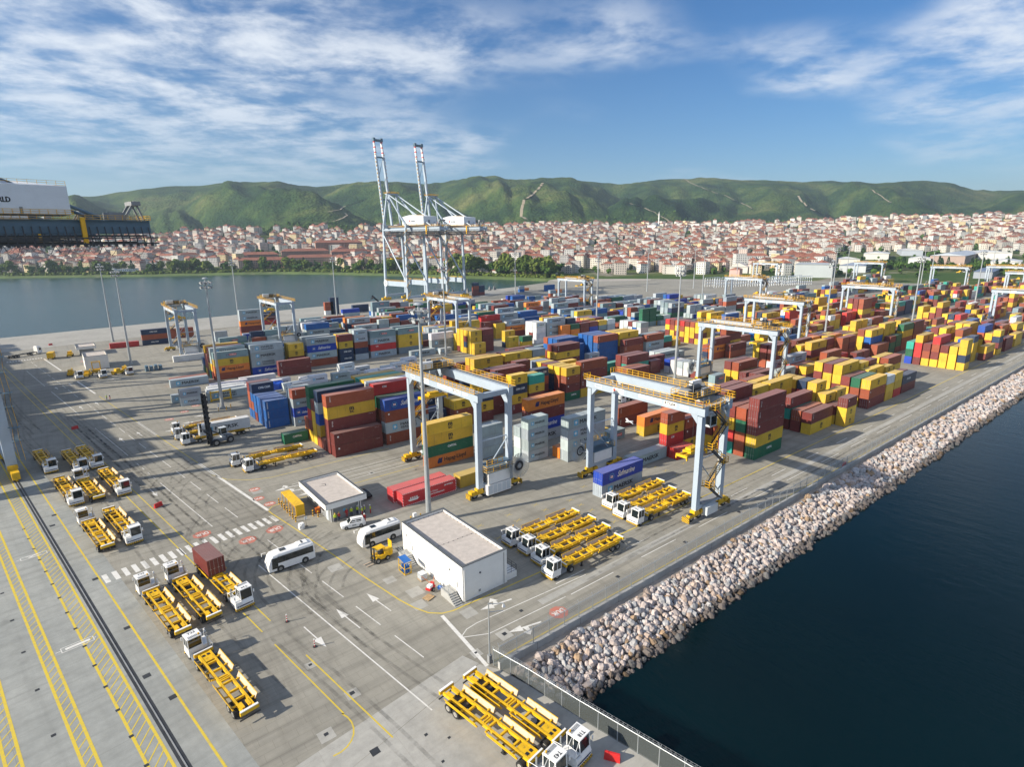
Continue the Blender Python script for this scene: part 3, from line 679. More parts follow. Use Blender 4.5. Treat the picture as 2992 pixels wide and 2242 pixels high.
# corner lamp post
mb = MB(); mb.cyl((0,0,0),(0,0,8.2),0.11,8,r2=0.07); mb.cyl((0,0,8.1),(1.9,-0.4,7.6),0.04,6); mb.cyl((0,0,7.0),(1.9,-0.4,6.6),0.04,6)
lp = mb.build('lamp_post', M_steel, None, (34.9,48.9,0)); tag(lp, 'short grey lamp post with bracket arms at the fence corner', 'lamp post')
MB().box(-0.22,-0.22,0,0.22,0.22,1.1).build('base_box', M_grey, lp); MB().cyl((1.9,-0.4,7.55),(1.95,-0.4,7.1),0.08,8,r2=0.22).build('lamp_head', M_white, lp)
# ------------------------------------------------------------------ trees
def leaf_mat(name, a, b2):
    m, nt, N, L, b = nodes(name); b.inputs['Roughness'].default_value = 0.9; b.inputs['Specular IOR Level'].default_value = 0.15
    oi = N.new('ShaderNodeObjectInfo'); tc = N.new('ShaderNodeTexCoord'); n = _noise(N, L, tc.outputs['Object'], 0.9, 4, 0.7)
    ad = N.new('ShaderNodeMath'); ad.operation = 'ADD'; L.new(n.outputs['Fac'], ad.inputs[0]); 
    rm = N.new('ShaderNodeMapRange'); rm.inputs['To Min'].default_value = -0.25; rm.inputs['To Max'].default_value = 0.25; L.new(oi.outputs['Random'], rm.inputs['Value']); L.new(rm.outputs[0], ad.inputs[1])
    L.new(_ramp(N, L, ad.outputs[0], [(0.2,a),(0.8,b2)]).outputs[0], b.inputs['Base Color']); return m
M_leaf = [leaf_mat('spring_leaves', (0.06,0.10,0.018), (0.17,0.21,0.045)), leaf_mat('broad_leaves', (0.03,0.075,0.015), (0.08,0.14,0.03)), leaf_mat('dark_evergreen', (0.012,0.035,0.012), (0.035,0.07,0.022))]
M_bark = paint('bark', (0.10,0.075,0.055), 0.95, 0.3, 3.0)
def crown_mesh(seed, h, w, conifer, mat):
    r = random.Random(seed); mb = MB(); lobes = []
    if conifer: lobes = [((0,0,h*0.18+h*0.8*k/6), w*(1-k/6.6)*0.55, h*0.13) for k in range(6)]
    else:
        for k in range(9):
            a = r.uniform(0,6.28); d = r.uniform(0,0.32)*w; lobes.append(((d*math.cos(a), d*math.sin(a), h*r.uniform(0.45,0.86)), w*r.uniform(0.17,0.30), h*r.uniform(0.12,0.19)))
    for (cx,cy_,cz), rx, rz in lobes:
        for _ in range(38):
            d = Vector((r.gauss(0,1),r.gauss(0,1),r.gauss(0,1))).normalized(); k = r.uniform(0.65,1.08)
            p = Vector((cx+d.x*rx*k, cy_+d.y*rx*k, cz+d.z*rz*k)); sz = w*r.uniform(0.05,0.10)
            n = (d+Vector((r.gauss(0,.5),r.gauss(0,.5),r.gauss(0,.5)+.3))).normalized(); a = n.orthogonal().normalized()*sz; b2 = n.cross(a).normalized()*sz*r.uniform(.6,1.1)
            mb.face([p-a-b2, p+a-b2*0.6, p+a*0.8+b2, p-a*0.7+b2*0.8])
    return mb.mesh('crown', mat)
def trunk_mesh(seed, h):
    r = random.Random(seed); mb = MB(); mb.cyl((0,0,-0.6),(0,0,h*0.55),0.035*h*0.5,6,r2=0.018*h*0.5)
    for k in range(4):
        a = r.uniform(0,6.28); mb.cyl((0,0,h*(0.25+0.06*k)),(math.cos(a)*h*0.2,math.sin(a)*h*0.2,h*(0.5+0.06*k)),0.012*h*0.5,5,r2=0.006*h*0.5)
    return mb.mesh('trunk', M_bark)
TREES = [(crown_mesh(1,11,9,False,M_leaf[0]),trunk_mesh(1,11)),(crown_mesh(2,9,8,False,M_leaf[1]),trunk_mesh(2,9)),(crown_mesh(3,13,10,False,M_leaf[0]),trunk_mesh(3,13)),(crown_mesh(4,12,5,True,M_leaf[2]),trunk_mesh(4,12)),(crown_mesh(5,7,8,False,M_leaf[1]),trunk_mesh(5,7))]
TREE_W = ['pale green spring-leaved tree','mid green round tree','tall pale green tree','dark narrow conifer','low bushy green tree']
def zone(th):
    return 'on the shore below the dark crane' if th > 80 else 'on the shore left of the quay cranes' if th > 67 else 'on the shore behind the quay cranes' if th > 56 else 'on the shore right of the quay cranes' if th > 46.5 else 'beyond the far end of the container yard'
def tree(th, r, k, sc, rz):
    p = (r*math.cos(RAD(th)), r*math.sin(RAD(th)), max(0.0, terr(th, r)-0.2))
    c, t_ = TREES[k]; o = empty('tree', p, rz); o.scale = (sc,)*3
    TLIST.append((TREE_W[k], zone(th), -th, o)); link('crown', c, o); link('trunk', t_, o)
TLIST = []
rnd = random.Random(11)
for i in range(330):
    th = rnd.uniform(46.8, 93); r0 = tab(SHORE, th)
    dens = 0.35 if 57 < th < 61 else 1
    if rnd.random() > dens: continue
    near = th < 58
    if len(TLIST) < 240: tree(th, r0+13+(58 if not near else 75)*rnd.random()**1.5, rnd.choice((0,1,1,2,4,4,3) if not near else (0,0,2,1,4)), rnd.uniform(1.2,1.9)*(1.25 if near else 1.0), rnd.uniform(0,6))
for i in range(60):
    th = rnd.uniform(9.5, 19.5); tree(th, rnd.uniform(905, 960), rnd.choice((3,1,1)), rnd.uniform(1.0,1.5), rnd.uniform(0,6))

def number_off(lst, cat, fmt):
    by = {}
    for w_, z_, k_, o in lst: by.setdefault((w_, z_), []).append((k_, o))
    for (w_, z_), v in by.items():
        v.sort(key=lambda q: q[0])
        for i, (k_, o) in enumerate(v): tag(o, fmt % (ordinal(i+1), w_, z_), cat, (w_+'s '+z_) if len(v) > 1 else None)
number_off(TLIST, 'tree', '%s %s from the left %s')
# ------------------------------------------------------------------ town across the bay
M_hwall = paint('house_plaster', (1,1,1), 0.9, 0.08, 0.2, src='oc'); M_hwalls = paint('town_plaster', (1,1,1), 0.9, 0.08, 0.2, src='attr')
M_roof = paint('clay_roof_tiles', (0.25,0.098,0.066), 0.9, 0.3, 0.25); M_roof2 = paint('old_brown_roof', (0.17,0.082,0.062), 0.9, 0.3, 0.25)
M_win = paint('far_window_glass', (0.035,0.045,0.055), 0.3, 0.2); M_flat = paint('flat_roof_grey', (0.40,0.39,0.37), 0.9, 0.15)
def house_geo(w, d, fl, flat=False, eave=0.6, pitch=0.33):
    h = 3.0*fl+0.6; wall, roof, win, sill = MB(), MB(), MB(), MB()
    wall.box(-w/2,-d/2,-9,w/2,d/2,h)
    for k in range(1, fl):          # balcony bands on the front
        wall.box(-w*0.28, -d/2-1.0, 3.0*k+0.1, w*0.28, -d/2, 3.0*k+0.95)
    if flat:
        roof.box(-w/2-0.2,-d/2-0.2,h,w/2+0.2,d/2+0.2,h+0.7)
    else:
        e = eave; rh = min(w,d)*pitch; a = max(0,(w-d)/2); c = max(0,(d-w)/2)
        v = [(-w/2-e,-d/2-e,h),(w/2+e,-d/2-e,h),(w/2+e,d/2+e,h),(-w/2-e,d/2+e,h),(-a,-c,h+rh),(a,c,h+rh)]
        roof.add(v, [(0,1,5,4),(1,2,5),(2,3,4,5),(3,0,4)] if w >= d else [(0,1,4),(1,2,5,4),(2,3,5),(3,0,4,5)]); roof.add(v[:4], [(3,2,1,0)])
        roof.box(a*0.5-0.5, 0.5, h+rh*0.5, a*0.5+0.5, 1.5, h+rh+0.9)
    for fl_ in range(fl):
        z0 = 3.0*fl_+1.1
        for x in np.arange(-w/2+1.4, w/2-1.0, 2.9):
            for sg in (-1,1): y = sg*(d/2+0.06); win.face([(x-0.65,y,z0),(x+0.65,y,z0),(x+0.65,y,z0+1.45),(x-0.65,y,z0+1.45)][::-sg if sg>0 else 1])
        for y in np.arange(-d/2+1.4, d/2-1.0, 2.9):
            for sg in (-1,1): x = sg*(w/2+0.06); win.face([(x,y-0.6,z0),(x,y+0.6,z0),(x,y+0.6,z0+1.45),(x,y-0.6,z0+1.45)])
    return wall, roof, win
HV = []
for w, d, fl, flat, rm in ((10,9,3,False,0),(12,10,4,False,0),(13,11,4,False,1),(16,11,5,False,0),(9,9,2,False,1),(17,12,5,True,0),(34,12,5,False,0),(12,10,3,False,1),(15,12,7,True,1)):
    a, b2, c = house_geo(w,d,fl,flat); rf = M_flat if flat else (M_roof,M_roof2)[rm]
    HV.append((a.mesh('wall',M_hwall), b2.mesh('roof',rf), c.mesh('window',M_win), a, b2, c, w, fl, flat, rm))
HCOL = [((0.64,0.59,0.52),'cream'),((0.70,0.69,0.66),'white'),((0.66,0.53,0.47),'pink'),((0.66,0.54,0.33),'yellow ochre'),((0.55,0.50,0.45),'beige'),((0.68,0.66,0.63),'white'),((0.60,0.58,0.56),'grey'),((0.68,0.63,0.56),'cream'),((0.52,0.49,0.45),'beige')]
cands = []; rnd = random.Random(21)
def can_build(th, r):
    r0 = tab(SHORE, th)
    if th < 46 and r < 790+ (120 if th < 21 else 0): return False
    if th < 23 and r < 1250: return False
    if th < 34 and r > 1500 and (r*7) % 5 < 2.4: return False
    if 68 < th < 75.5 and r < r0+260: return False
    return True
placed = {}
def far_enough(x, y, d):
    k = (int(x//20), int(y//20))
    for i in (-1,0,1):
        for j in (-1,0,1):
            for px_, py_ in placed.get((k[0]+i,k[1]+j), []):
                if (px_-x)**2+(py_-y)**2 < d*d: return False
    placed.setdefault(k, []).append((x,y)); return True
for i in range(16000):
    th = rnd.uniform(8, 95); r0, r1 = tab(SHORE, th), tab(FOOTR, th); u = rnd.random()**0.62
    r = r0+ (70 if th > 46 else 55)+(r1*1.01-r0-70)*u
    if not can_build(th, r): continue
    if mnoise.noise(Vector((th*0.7, r/110, 0)))+0.5*mnoise.noise(Vector((th*2.1, r/40, 5))) > 0.22+0.25*rnd.random()*(1-u): continue
    if th > 60 and u > 0.8 and rnd.random() < 0.5: continue
    x, y = r*math.cos(RAD(th)), r*math.sin(RAD(th))
    if not far_enough(x, y, 15 if r < 1200 else 13.5): continue
    front = (r-r0 < 260)
    k = rnd.choice((1,2,2,3,3,5,6,7,8,2) if front else (0,1,1,2,2,4,4,7,7,3,0,5,3))
    cands.append((th, r, x, y, k, rnd.choice(HCOL), rnd.uniform(-0.35,0.35)+RAD(rnd.choice((51,141,30,120)))))
cands.sort(key=lambda c: c[1]/math.sqrt(HV[c[4]][6]*HV[c[4]][7]))
SIZE = {2:'two-storey',3:'three-storey',4:'four-storey',5:'five-storey',6:'six-storey',7:'seven-storey'}
def hzone(th, r):
    a = 'behind the dark crane' if th > 80 else 'left of the quay cranes' if th > 67 else 'behind the quay cranes' if th > 56 else 'right of the quay cranes' if th > 44 else 'above the middle of the yard' if th > 28 else 'above the end of the yard'
    return a
HLIST = []
town = MB(); troof = MB(); troof2 = MB(); twin = MB(); tflat = MB()
for n_, (th, r, x, y, k, (c, cn), rz) in enumerate(cands):
    z = terr(th, r); hv = HV[k]
    if n_ < 288:
        o = empty('town_house', (x,y,z), rz); HLIST.append(('%s %s %s-roofed house' % (SIZE[hv[7]], cn, 'flat' if hv[8] else ('red','brown')[hv[9]]), hzone(th,r), -th, o))
        w_ = link('wall', hv[0], o); w_.color = (*c,1); link('roof', hv[1], o); tag(link('window', hv[2], o), kind='stuff')
    elif n_ < 4200:
        M = Matrix.Translation((x,y,z)) @ Matrix.Rotation(rz,4,'Z'); town.col = c
        for src, dst in ((hv[3],town),(hv[4], tflat if hv[8] else (troof,troof2)[hv[9]]),(hv[5],twin)):
            if src is hv[5] and r > 1750: continue
            dst.add([tuple(M @ Vector(p)) for p in src.v], src.f)
number_off(HLIST, 'house', '%s %s from the left %s')
dt_ = town.build('distant_houses', M_hwalls); tag(dt_, 'dense mass of small red-roofed houses climbing towards the hills', 'houses', kind='stuff')
for mb, nm, mt in ((troof,'roof',M_roof),(troof2,'roof',M_roof2),(tflat,'roof',M_flat),(twin,'window',M_win)): tag(mb.build(nm, mt, dt_), kind='stuff')
gv = MB(); rnd = random.Random(31)
for i in range(2600):
    th = rnd.uniform(8, 95); r0, r1 = tab(SHORE, th), tab(FOOTR, th); r = r0+60+(r1-r0+60)*rnd.random()**.8
    if th < 46 and r < 800: continue
    x, y = r*math.cos(RAD(th)), r*math.sin(RAD(th)); z = terr(th, r)
    if not far_enough(x, y, 8): continue
    w_ = rnd.uniform(3,6.5); h_ = rnd.uniform(5,11)
    for q in range(16):
        d = Vector((rnd.gauss(0,1),rnd.gauss(0,1),rnd.gauss(0,1))).normalized(); p = Vector((x+d.x*w_*.6, y+d.y*w_*.6, z+h_*.55+d.z*h_*.4)); n = (d+Vector((0,0,.4))).normalized(); a = n.orthogonal().normalized()*w_*.38; b2 = n.cross(a).normalized()*w_*.34; gv.face([p-a-b2,p+a-b2*.7,p+a*.8+b2,p-a*.8+b2*.9])
bu = MB()
for i in range(1100):
    th = rnd.uniform(46.5, 94); r = tab(SHORE, th)+10+40*rnd.random()**2; x, y = r*math.cos(RAD(th)), r*math.sin(RAD(th)); z = terr(th, r); w_ = rnd.uniform(2,4.5); h_ = rnd.uniform(2.5,6)
    for q in range(12):
        d = Vector((rnd.gauss(0,1),rnd.gauss(0,1),rnd.gauss(0,1))).normalized(); p = Vector((x+d.x*w_*.7, y+d.y*w_*.7, z+h_*.45+d.z*h_*.45)); n = (d+Vector((0,0,.4))).normalized(); a = n.orthogonal().normalized()*w_*.4; b2 = n.cross(a).normalized()*w_*.36; bu.face([p-a-b2,p+a-b2*.7,p+a*.8+b2,p-a*.8+b2*.9])
tag(bu.build('shore_undergrowth', M_leaf[0]), 'continuous green bushes along the far shore', 'bushes', kind='stuff')
tag(gv.build('town_greenery', M_leaf[1]), 'scattered garden trees between the town houses', 'trees', kind='stuff')
# long pink apartment rows with red roofs on the shore
def block(name, th, r, rz, w, d, fl, col, label, rm=M_roof, cat='apartment block', flat=False):
    a, b2, c = house_geo(w, d, fl, flat, 1.0, 0.3); o = empty(name, (r*math.cos(RAD(th)), r*math.sin(RAD(th)), terr(th,r)), rz)
    tag(o, label, cat); w_ = link('wall', a.mesh('wall',M_hwall), o); w_.color = (*col,1); b2.build('roof', M_flat if flat else rm, o); tag(c.build('window', M_win, o), kind='stuff')
    return o
PK = (0.60,0.40,0.31); OR = RAD(-14)
block('apartment_block', 74.2, 1098, OR, 78, 16, 5, PK, 'long pink apartment row with red roof, left one of the two on the shore')
block('apartment_block', 70.2, 1092, OR, 82, 16, 5, PK, 'long pink apartment row with red roof, right one of the two on the shore')
block('apartment_block', 74.5, 1175, OR, 66, 16, 5, (0.36,0.22,0.17), 'brown-walled apartment row with red roof behind the left pink row')
block('apartment_block', 70.6, 1180, OR, 84, 16, 5, (0.40,0.22,0.17), 'brown-walled apartment row with red roof behind the right pink row')
block('apartment_block', 66.6, 1130, OR, 70, 16, 5, (0.34,0.22,0.19), 'dark red-roofed apartment row just left of the quay cranes')
block('apartment_block', 67.6, 1235, OR, 90, 16, 6, (0.38,0.20,0.15), 'long red-roofed apartment row highest behind the pink rows')
block('school_building', 53.2, 1110, OR, 60, 14, 4, (0.62,0.45,0.13), 'yellow long building with grey roof between town houses right of the cranes', M_roof2, 'building')
block('apartment_block', 41.8, 905, RAD(20), 40, 14, 4, (0.62,0.50,0.46), 'pink and white apartment block with dark red roof facing the yard', M_roof2)
block('apartment_block', 39.3, 915, RAD(20), 44, 14, 4, (0.66,0.55,0.50), 'pale apartment block with dark red roof next to the office building', M_roof2)
block('apartment_block', 44.6, 900, RAD(20), 26, 14, 6, (0.66,0.62,0.52), 'cream six-storey apartment block left of the pink and white one')
# offices and sheds at the end of the yard
def shed(name, th, r, rz, w, d, h, col, label, rcol, cat='warehouse', rise=0.0, bands=False):
    o = empty(name, (r*math.cos(RAD(th)), r*math.sin(RAD(th)), max(0,terr(th,r)) if r > 745 else 0.0), rz); tag(o, label, cat)
    mb = MB().box(-w/2,-d/2,-6,w/2,d/2,h); x = -w/2+3
    mb.build('wall', paint(name+'_wall', col, 0.7, 0.06, 0.1), o)
    rb = MB()
    for k in range(int(w/6)): rb.box(-w/2+6*k+0.2,-d/2-0.15,0,-w/2+6*k+0.6,-d/2,h)
    rb.build('wall_rib', M_grey, o)
    rf = MB(); e = 0.8
    rf.add([(-w/2-e,-d/2-e,h),(w/2+e,-d/2-e,h),(w/2+e,0,h+rise+0.3),(-w/2-e,0,h+rise+0.3),(w/2+e,d/2+e,h),(-w/2-e,d/2+e,h)], [(0,1,2,3),(3,2,4,5),(0,3,5),(1,4,2)]); rf.build('roof', paint(name+'_roof', rcol, 0.5, 0.08, 0.1), o)
    if bands:
        wb = MB()
        for k in range(3): wb.box(-w/2+1, -d/2-0.1, 1.2+3.3*k, w/2-1, -d/2-0.02, 2.9+3.3*k)
        wb.build('window', M_glass, o)
    return o
shed('grey_warehouse', 24.2, 800, RAD(20), 46, 40, 15, (0.40,0.44,0.46), 'large plain pale grey windowless warehouse behind the yard', (0.42,0.45,0.47))
shed('customs_hall', 21.0, 905, RAD(12), 84, 30, 8, (0.45,0.48,0.50), 'long low hall with dark blue roof right of the grey warehouse', (0.16,0.20,0.30), 'hall', 3.0, True)
shed('office_building', 35.6, 830, RAD(18), 62, 18, 10, (0.50,0.48,0.44), 'long flat-roofed office building with dark window bands behind the yard', (0.50,0.48,0.45), 'building', 0.2, True)
shed('white_shed', 30.3, 840, RAD(25), 30, 22, 8, (0.66,0.64,0.60), 'white gabled shed among the houses behind the yard', (0.62,0.58,0.54), 'shed', 5.0)
shed('long_factory', 14.5, 1120, RAD(8), 190, 40, 9, (0.38,0.28,0.24), 'very long low factory with pale blue-grey roof at the upper edge of town', (0.42,0.46,0.52), 'factory', 3.0)
for q, (th_, r_, w_, d_, col_) in enumerate(((11.5,1010,60,30,(.62,.62,.60)),(16.8,1040,46,26,(.55,.57,.58)),(19.8,1130,70,34,(.60,.58,.54)),(12.6,1190,90,40,(.66,.65,.63)),(17.6,1210,52,30,(.40,.44,.50)),(21.8,1010,40,24,(.66,.64,.60)))):
    shed('industrial_shed', th_, r_, RAD(10+4*q), w_, d_, 8, col_, ordinal(q+1)+' low pale industrial shed beyond the yard end', (.55,.56,.57), 'shed', 2.0)
shed('truck_canopy', 12.5, 860, RAD(8), 90, 16, 7, (0.30,0.33,0.38), 'long dark blue canopy in front of the evergreen wood', (0.13,0.17,0.26), 'canopy', 1.0)
shed('pink_house', 30.6, 775, RAD(15), 13, 12, 9, (0.62,0.38,0.34), 'small plain pink house beside the pale grey warehouse', (0.30,0.13,0.09), 'house', 2.0)
# mosque with minaret
th, r = 38.0, 1720; x, y, z = r*math.cos(RAD(th)), r*math.sin(RAD(th)), terr(th,r)
mo = empty('mosque', (x,y,z)); tag(mo, 'white mosque with grey dome and one slender minaret above the roofs', 'mosque')
MB().box(-14,-14,-8,14,14,13).build('wall', M_wall, mo)
dm = MB()
for i in range(6):
    for j in range(16):
        q = [(11*math.cos(a)*math.cos(b2), 11*math.cos(a)*math.sin(b2), 13+9*math.sin(a)) for a, b2 in ((RAD(15*i),RAD(22.5*j)),(RAD(15*i),RAD(22.5*(j+1))),(RAD(15*(i+1)),RAD(22.5*(j+1))),(RAD(15*(i+1)),RAD(22.5*j)))]; dm.face(q)
dm.build('dome', M_grey, mo); mn = MB(); mn.cyl((17,0,-6),(17,0,42),1.7,10); mn.cyl((17,0,31),(17,0,32.5),2.6,10); mn.cyl((17,0,42),(17,0,52),1.6,10,r2=0.05); mn.build('minaret', M_wall, mo)
# harbour-side houses at the end of the bay
block('shore_house', 58.0, 850, RAD(10), 17, 11, 2, (0.44,0.20,0.17), 'brick red shore house with brown roof beside the right quay crane', M_roof2, 'house')
block('shore_house', 52.6, 800, RAD(-10), 17, 12, 2, (0.74,0.73,0.70), 'white shore house with red roof nearest the water', M_roof, 'house')
block('shore_house', 50.9, 792, RAD(-10), 12, 10, 1, (0.72,0.70,0.66), 'low white shore cottage with red roof right of the larger white house', M_roof, 'house')
block('shore_house', 47.7, 772, RAD(20), 22, 10, 1, (0.70,0.69,0.66), 'long white flat-roofed boathouse at the head of the bay', M_roof, 'house', True)
block('shore_house', 55.9, 838, RAD(5), 22, 12, 3, (0.72,0.70,0.67), 'three-storey white shore house with red roof behind the trees', M_roof, 'house')
block('domed_hall', 84.6, 1150, RAD(-6), 34, 20, 2, (0.78,0.79,0.82), 'white hall with pale roof among trees below the dark crane gantry', M_roof2, 'hall', True)
# rubble and gravel lot at the head of the bay
sheet('gravel_lot', [[(478,529),(520,545),(600,470),(560,440),(470,490)]], ground_mat('gravel_lot', [(0.33,0.30,0.26),(0.40,0.37,0.33),(0.46,0.43,0.38)], 0.03, 0.2), 0.006)
# ------------------------------------------------------------------ containers
def container_mat(src):
    m, nt, N, L, b = nodes('container_steel_'+src); b.inputs['Roughness'].default_value = 0.52
    tc = N.new('ShaderNodeTexCoord'); co = tc.outputs['Object']
    if src == 'oc': oi = N.new('ShaderNodeObjectInfo'); col = oi.outputs['Color']; rn = oi.outputs['Random']
    else: at = N.new('ShaderNodeVertexColor'); at.layer_name = 'col'; col = at.outputs['Color']; rn = None
    if rn:
        cmb = N.new('ShaderNodeVectorMath'); cmb.operation = 'ADD'; sc = N.new('ShaderNodeMath'); sc.operation = 'MULTIPLY'; sc.inputs[1].default_value = 90; L.new(rn, sc.inputs[0]); L.new(co, cmb.inputs[0]); L.new(sc.outputs[0], cmb.inputs[1]); co = cmb.outputs[0]
    n1 = _noise(N, L, co, 0.35, 5, 0.6); f1 = N.new('ShaderNodeMapRange'); f1.inputs['From Min'].default_value = 0.3; f1.inputs['From Max'].default_value = 0.7; f1.inputs['To Min'].default_value = 0.84; f1.inputs['To Max'].default_value = 1.10
    L.new(n1.outputs['Fac'], f1.inputs['Value']); c = _mixc(N, L, col, f1.outputs[0], 1.0, 'MULTIPLY')
    m2 = N.new('ShaderNodeMapping'); m2.inputs['Scale'].default_value = (3.0, 3.0, 0.22); L.new(co, m2.inputs[0]); n2 = _noise(N, L, m2.outputs[0], 1.0, 6, 0.65)
    f2 = N.new('ShaderNodeMapRange'); f2.inputs['From Min'].default_value = 0.58; f2.inputs['From Max'].default_value = 0.76; f2.inputs['To Max'].default_value = 0.62; L.new(n2.outputs['Fac'], f2.inputs['Value'])
    c = _mixc(N, L, c, (0.16,0.075,0.035), f2.outputs[0])
    n3 = _noise(N, L, co, 0.9, 6, 0.7); f3 = N.new('ShaderNodeMapRange'); f3.inputs['From Min'].default_value = 0.55; f3.inputs['From Max'].default_value = 0.8; f3.inputs['To Max'].default_value = 0.16; L.new(n3.outputs['Fac'], f3.inputs['Value'])
    c = _mixc(N, L, c, (0.42,0.39,0.36), f3.outputs[0])
    ge = N.new('ShaderNodeNewGeometry'); sp_ = N.new('ShaderNodeSeparateXYZ'); L.new(ge.outputs['Normal'], sp_.inputs[0]); up = N.new('ShaderNodeMapRange'); up.inputs['From Min'].default_value = .7; up.inputs['From Max'].default_value = .95; up.inputs['To Max'].default_value = .28; L.new(sp_.outputs['Z'], up.inputs['Value'])   # weathered, dusty roof sheet
    c = _mixc(N, L, c, (.40,.36,.33), up.outputs[0])
    L.new(c, b.inputs['Base Color']); return m
M_cont = container_mat('oc'); M_conts = container_mat('attr')
def corr(mb, p0, p1, z0, z1, nrm, per=0.278, dep=0.036):
    """corrugated upright sheet from p0 to p1"""
    p0, p1 = Vector(p0), Vector(p1); d = p1-p0; ln = d.length; u = d/ln; n = Vector(nrm); k = int(ln/per); per = ln/k; prof = []
    for i in range(k):
        a = i*per; prof += [(a,0),(a+per*0.32,0),(a+per*0.5,dep),(a+per*0.82,dep)]
    prof.append((ln,0)); vv = []
    for a, dd in prof:
        q = p0+u*a-n*dd; vv += [(q.x,q.y,z0),(q.x,q.y,z1)]
    mb.add(vv, [(2*i,2*i+2,2*i+3,2*i+1) for i in range(len(prof)-1)])
CW = 2.438
def body_mesh(L_, H, doors):
    x0, x1, y0, y1 = -L_/2, L_/2, -CW/2, CW/2; mb = MB(); p = 0.11
    for x in (x0, x1-p):
        for y in (y0, y1-p): mb.box(x,y,0,x+p,y+p,H)
    for y in (y0, y1-0.06): mb.box(x0+p,y,0.02,x1-p,y+0.06,0.16); mb.box(x0+p,y,H-0.10,x1-p,y+0.06,H-0.012)
    for x in (x0, x1-0.08): mb.box(x,y0+p,0.02,x+0.08,y1-p,0.16); mb.box(x,y0+p,H-0.13,x+0.08,y1-p,H-0.012)
    corr(mb,(x0+p,y0+0.012),(x1-p,y0+0.012),0.16,H-0.10,(0,-1)); corr(mb,(x1-p,y1-0.012),(x0+p,y1-0.012),0.16,H-0.10,(0,1))
    corr(mb,(x1-0.02,y0+p),(x1-0.02,y1-p),0.16,H-0.13,(1,0))
    if not doors: corr(mb,(x0+0.02,y1-p),(x0+0.02,y0+p),0.16,H-0.13,(-1,0))
    else: mb.face([(x0+0.09,y0+p,0.16),(x0+0.09,y0+p,H-0.13),(x0+0.09,y1-p,H-0.13),(x0+0.09,y1-p,0.16)])
    k = int((L_-0.3)/0.42); per = (L_-0.3)/k; xs = []; a = x0+0.15
    for i in range(k): xs += [(a+i*per,0),(a+i*per+per*.35,0),(a+i*per+per*.5,0.025),(a+i*per+per*.85,0.025)]
    xs.append((x1-0.15,0)); vv = []
    for a, dd in xs: vv += [(a,y0+0.06,H-0.03+dd),(a,y1-0.06,H-0.03+dd)]
    mb.add(vv, [(2*i,2*i+2,2*i+3,2*i+1) for i in range(len(xs)-1)])
    mb.box(x0,y0,0.03,x1,y1,0.05)
    return mb.mesh('shipping_container', M_cont)
def door_mesh(H, sg):
    mb = MB(); a, b2 = (0.012, CW/2-0.11) if sg > 0 else (-CW/2+0.11, -0.012)
    mb.box(-0.045,a,0.17,0.0,b2,H-0.14,0)
    for k in range(4): z = 0.17+(H-0.31)*(k+0.5)/4; mb.box(-0.055,a+0.08,z-0.18,-0.045,b2-0.08,z+0.18,0)
    for y in (a+0.28, b2-0.28): mb.cyl((-0.085,y,0.06),(-0.085,y,H-0.05),0.020,5,1); mb.box(-0.10,y-0.14,1.0,-0.06,y+0.14,1.06,1)
    return mb.mesh('door', [M_cont, M_steel])
LEN = {2:6.058, 4:12.192}
BODY = {}; DOORM = {}
def get_body(l, H, d):
    k = (l, H, d)
    if k not in BODY: BODY[k] = body_mesh(LEN[l], H, d)
    return BODY[k]
def get_door(H, sg):
    if (H,sg) not in DOORM: DOORM[(H,sg)] = door_mesh(H, sg)
    return DOORM[(H,sg)]
# paint codes: colour, words
CC = {'r':((0.165,0.030,0.026),'maroon'),'b':((0.30,0.070,0.030),'rust brown'),'R':((0.52,0.030,0.028),'bright red'),'y':((0.66,0.42,0.030),'yellow'),
      'm':((0.36,0.42,0.45),'light grey'),'w':((0.66,0.68,0.69),'white'),'p':((0.20,0.29,0.32),'grey-green'),'q':((0.24,0.30,0.35),'slate grey'),'n':((0.014,0.035,0.085),'navy'),
      'S':((0.006,0.045,0.36),'royal blue'),'u':((0.008,0.095,0.33),'mid blue'),'g':((0.010,0.12,0.06),'dark green'),'t':((0.02,0.33,0.25),'turquoise'),'o':((0.66,0.20,0.030),'orange'),'s':((0.012,0.07,0.36),'royal blue')}
LETM = [M_black, M_wprint, M_bprint, M_rprint, M_navyp]
def star(mb, M, r, mi):
    pts = []
    for k in range(14): a = math.pi/2+k*math.pi/7; q = r if k % 2 == 0 else r*0.42; pts.append(tuple(M @ Vector((q*math.cos(a), q*math.sin(a), 0.004))))
    c = tuple(M @ Vector((0,0,0.004)))
    for k in range(14): mb.face([c, pts[k], pts[(k+1)%14]], mi)
def quadp(mb, M, x0, y0, x1, y1, mi, z=0): mb.face([tuple(M @ Vector(q)) for q in ((x0,y0,z),(x1,y0,z),(x1,y1,z),(x0,y1,z))], mi)
_LET = {}
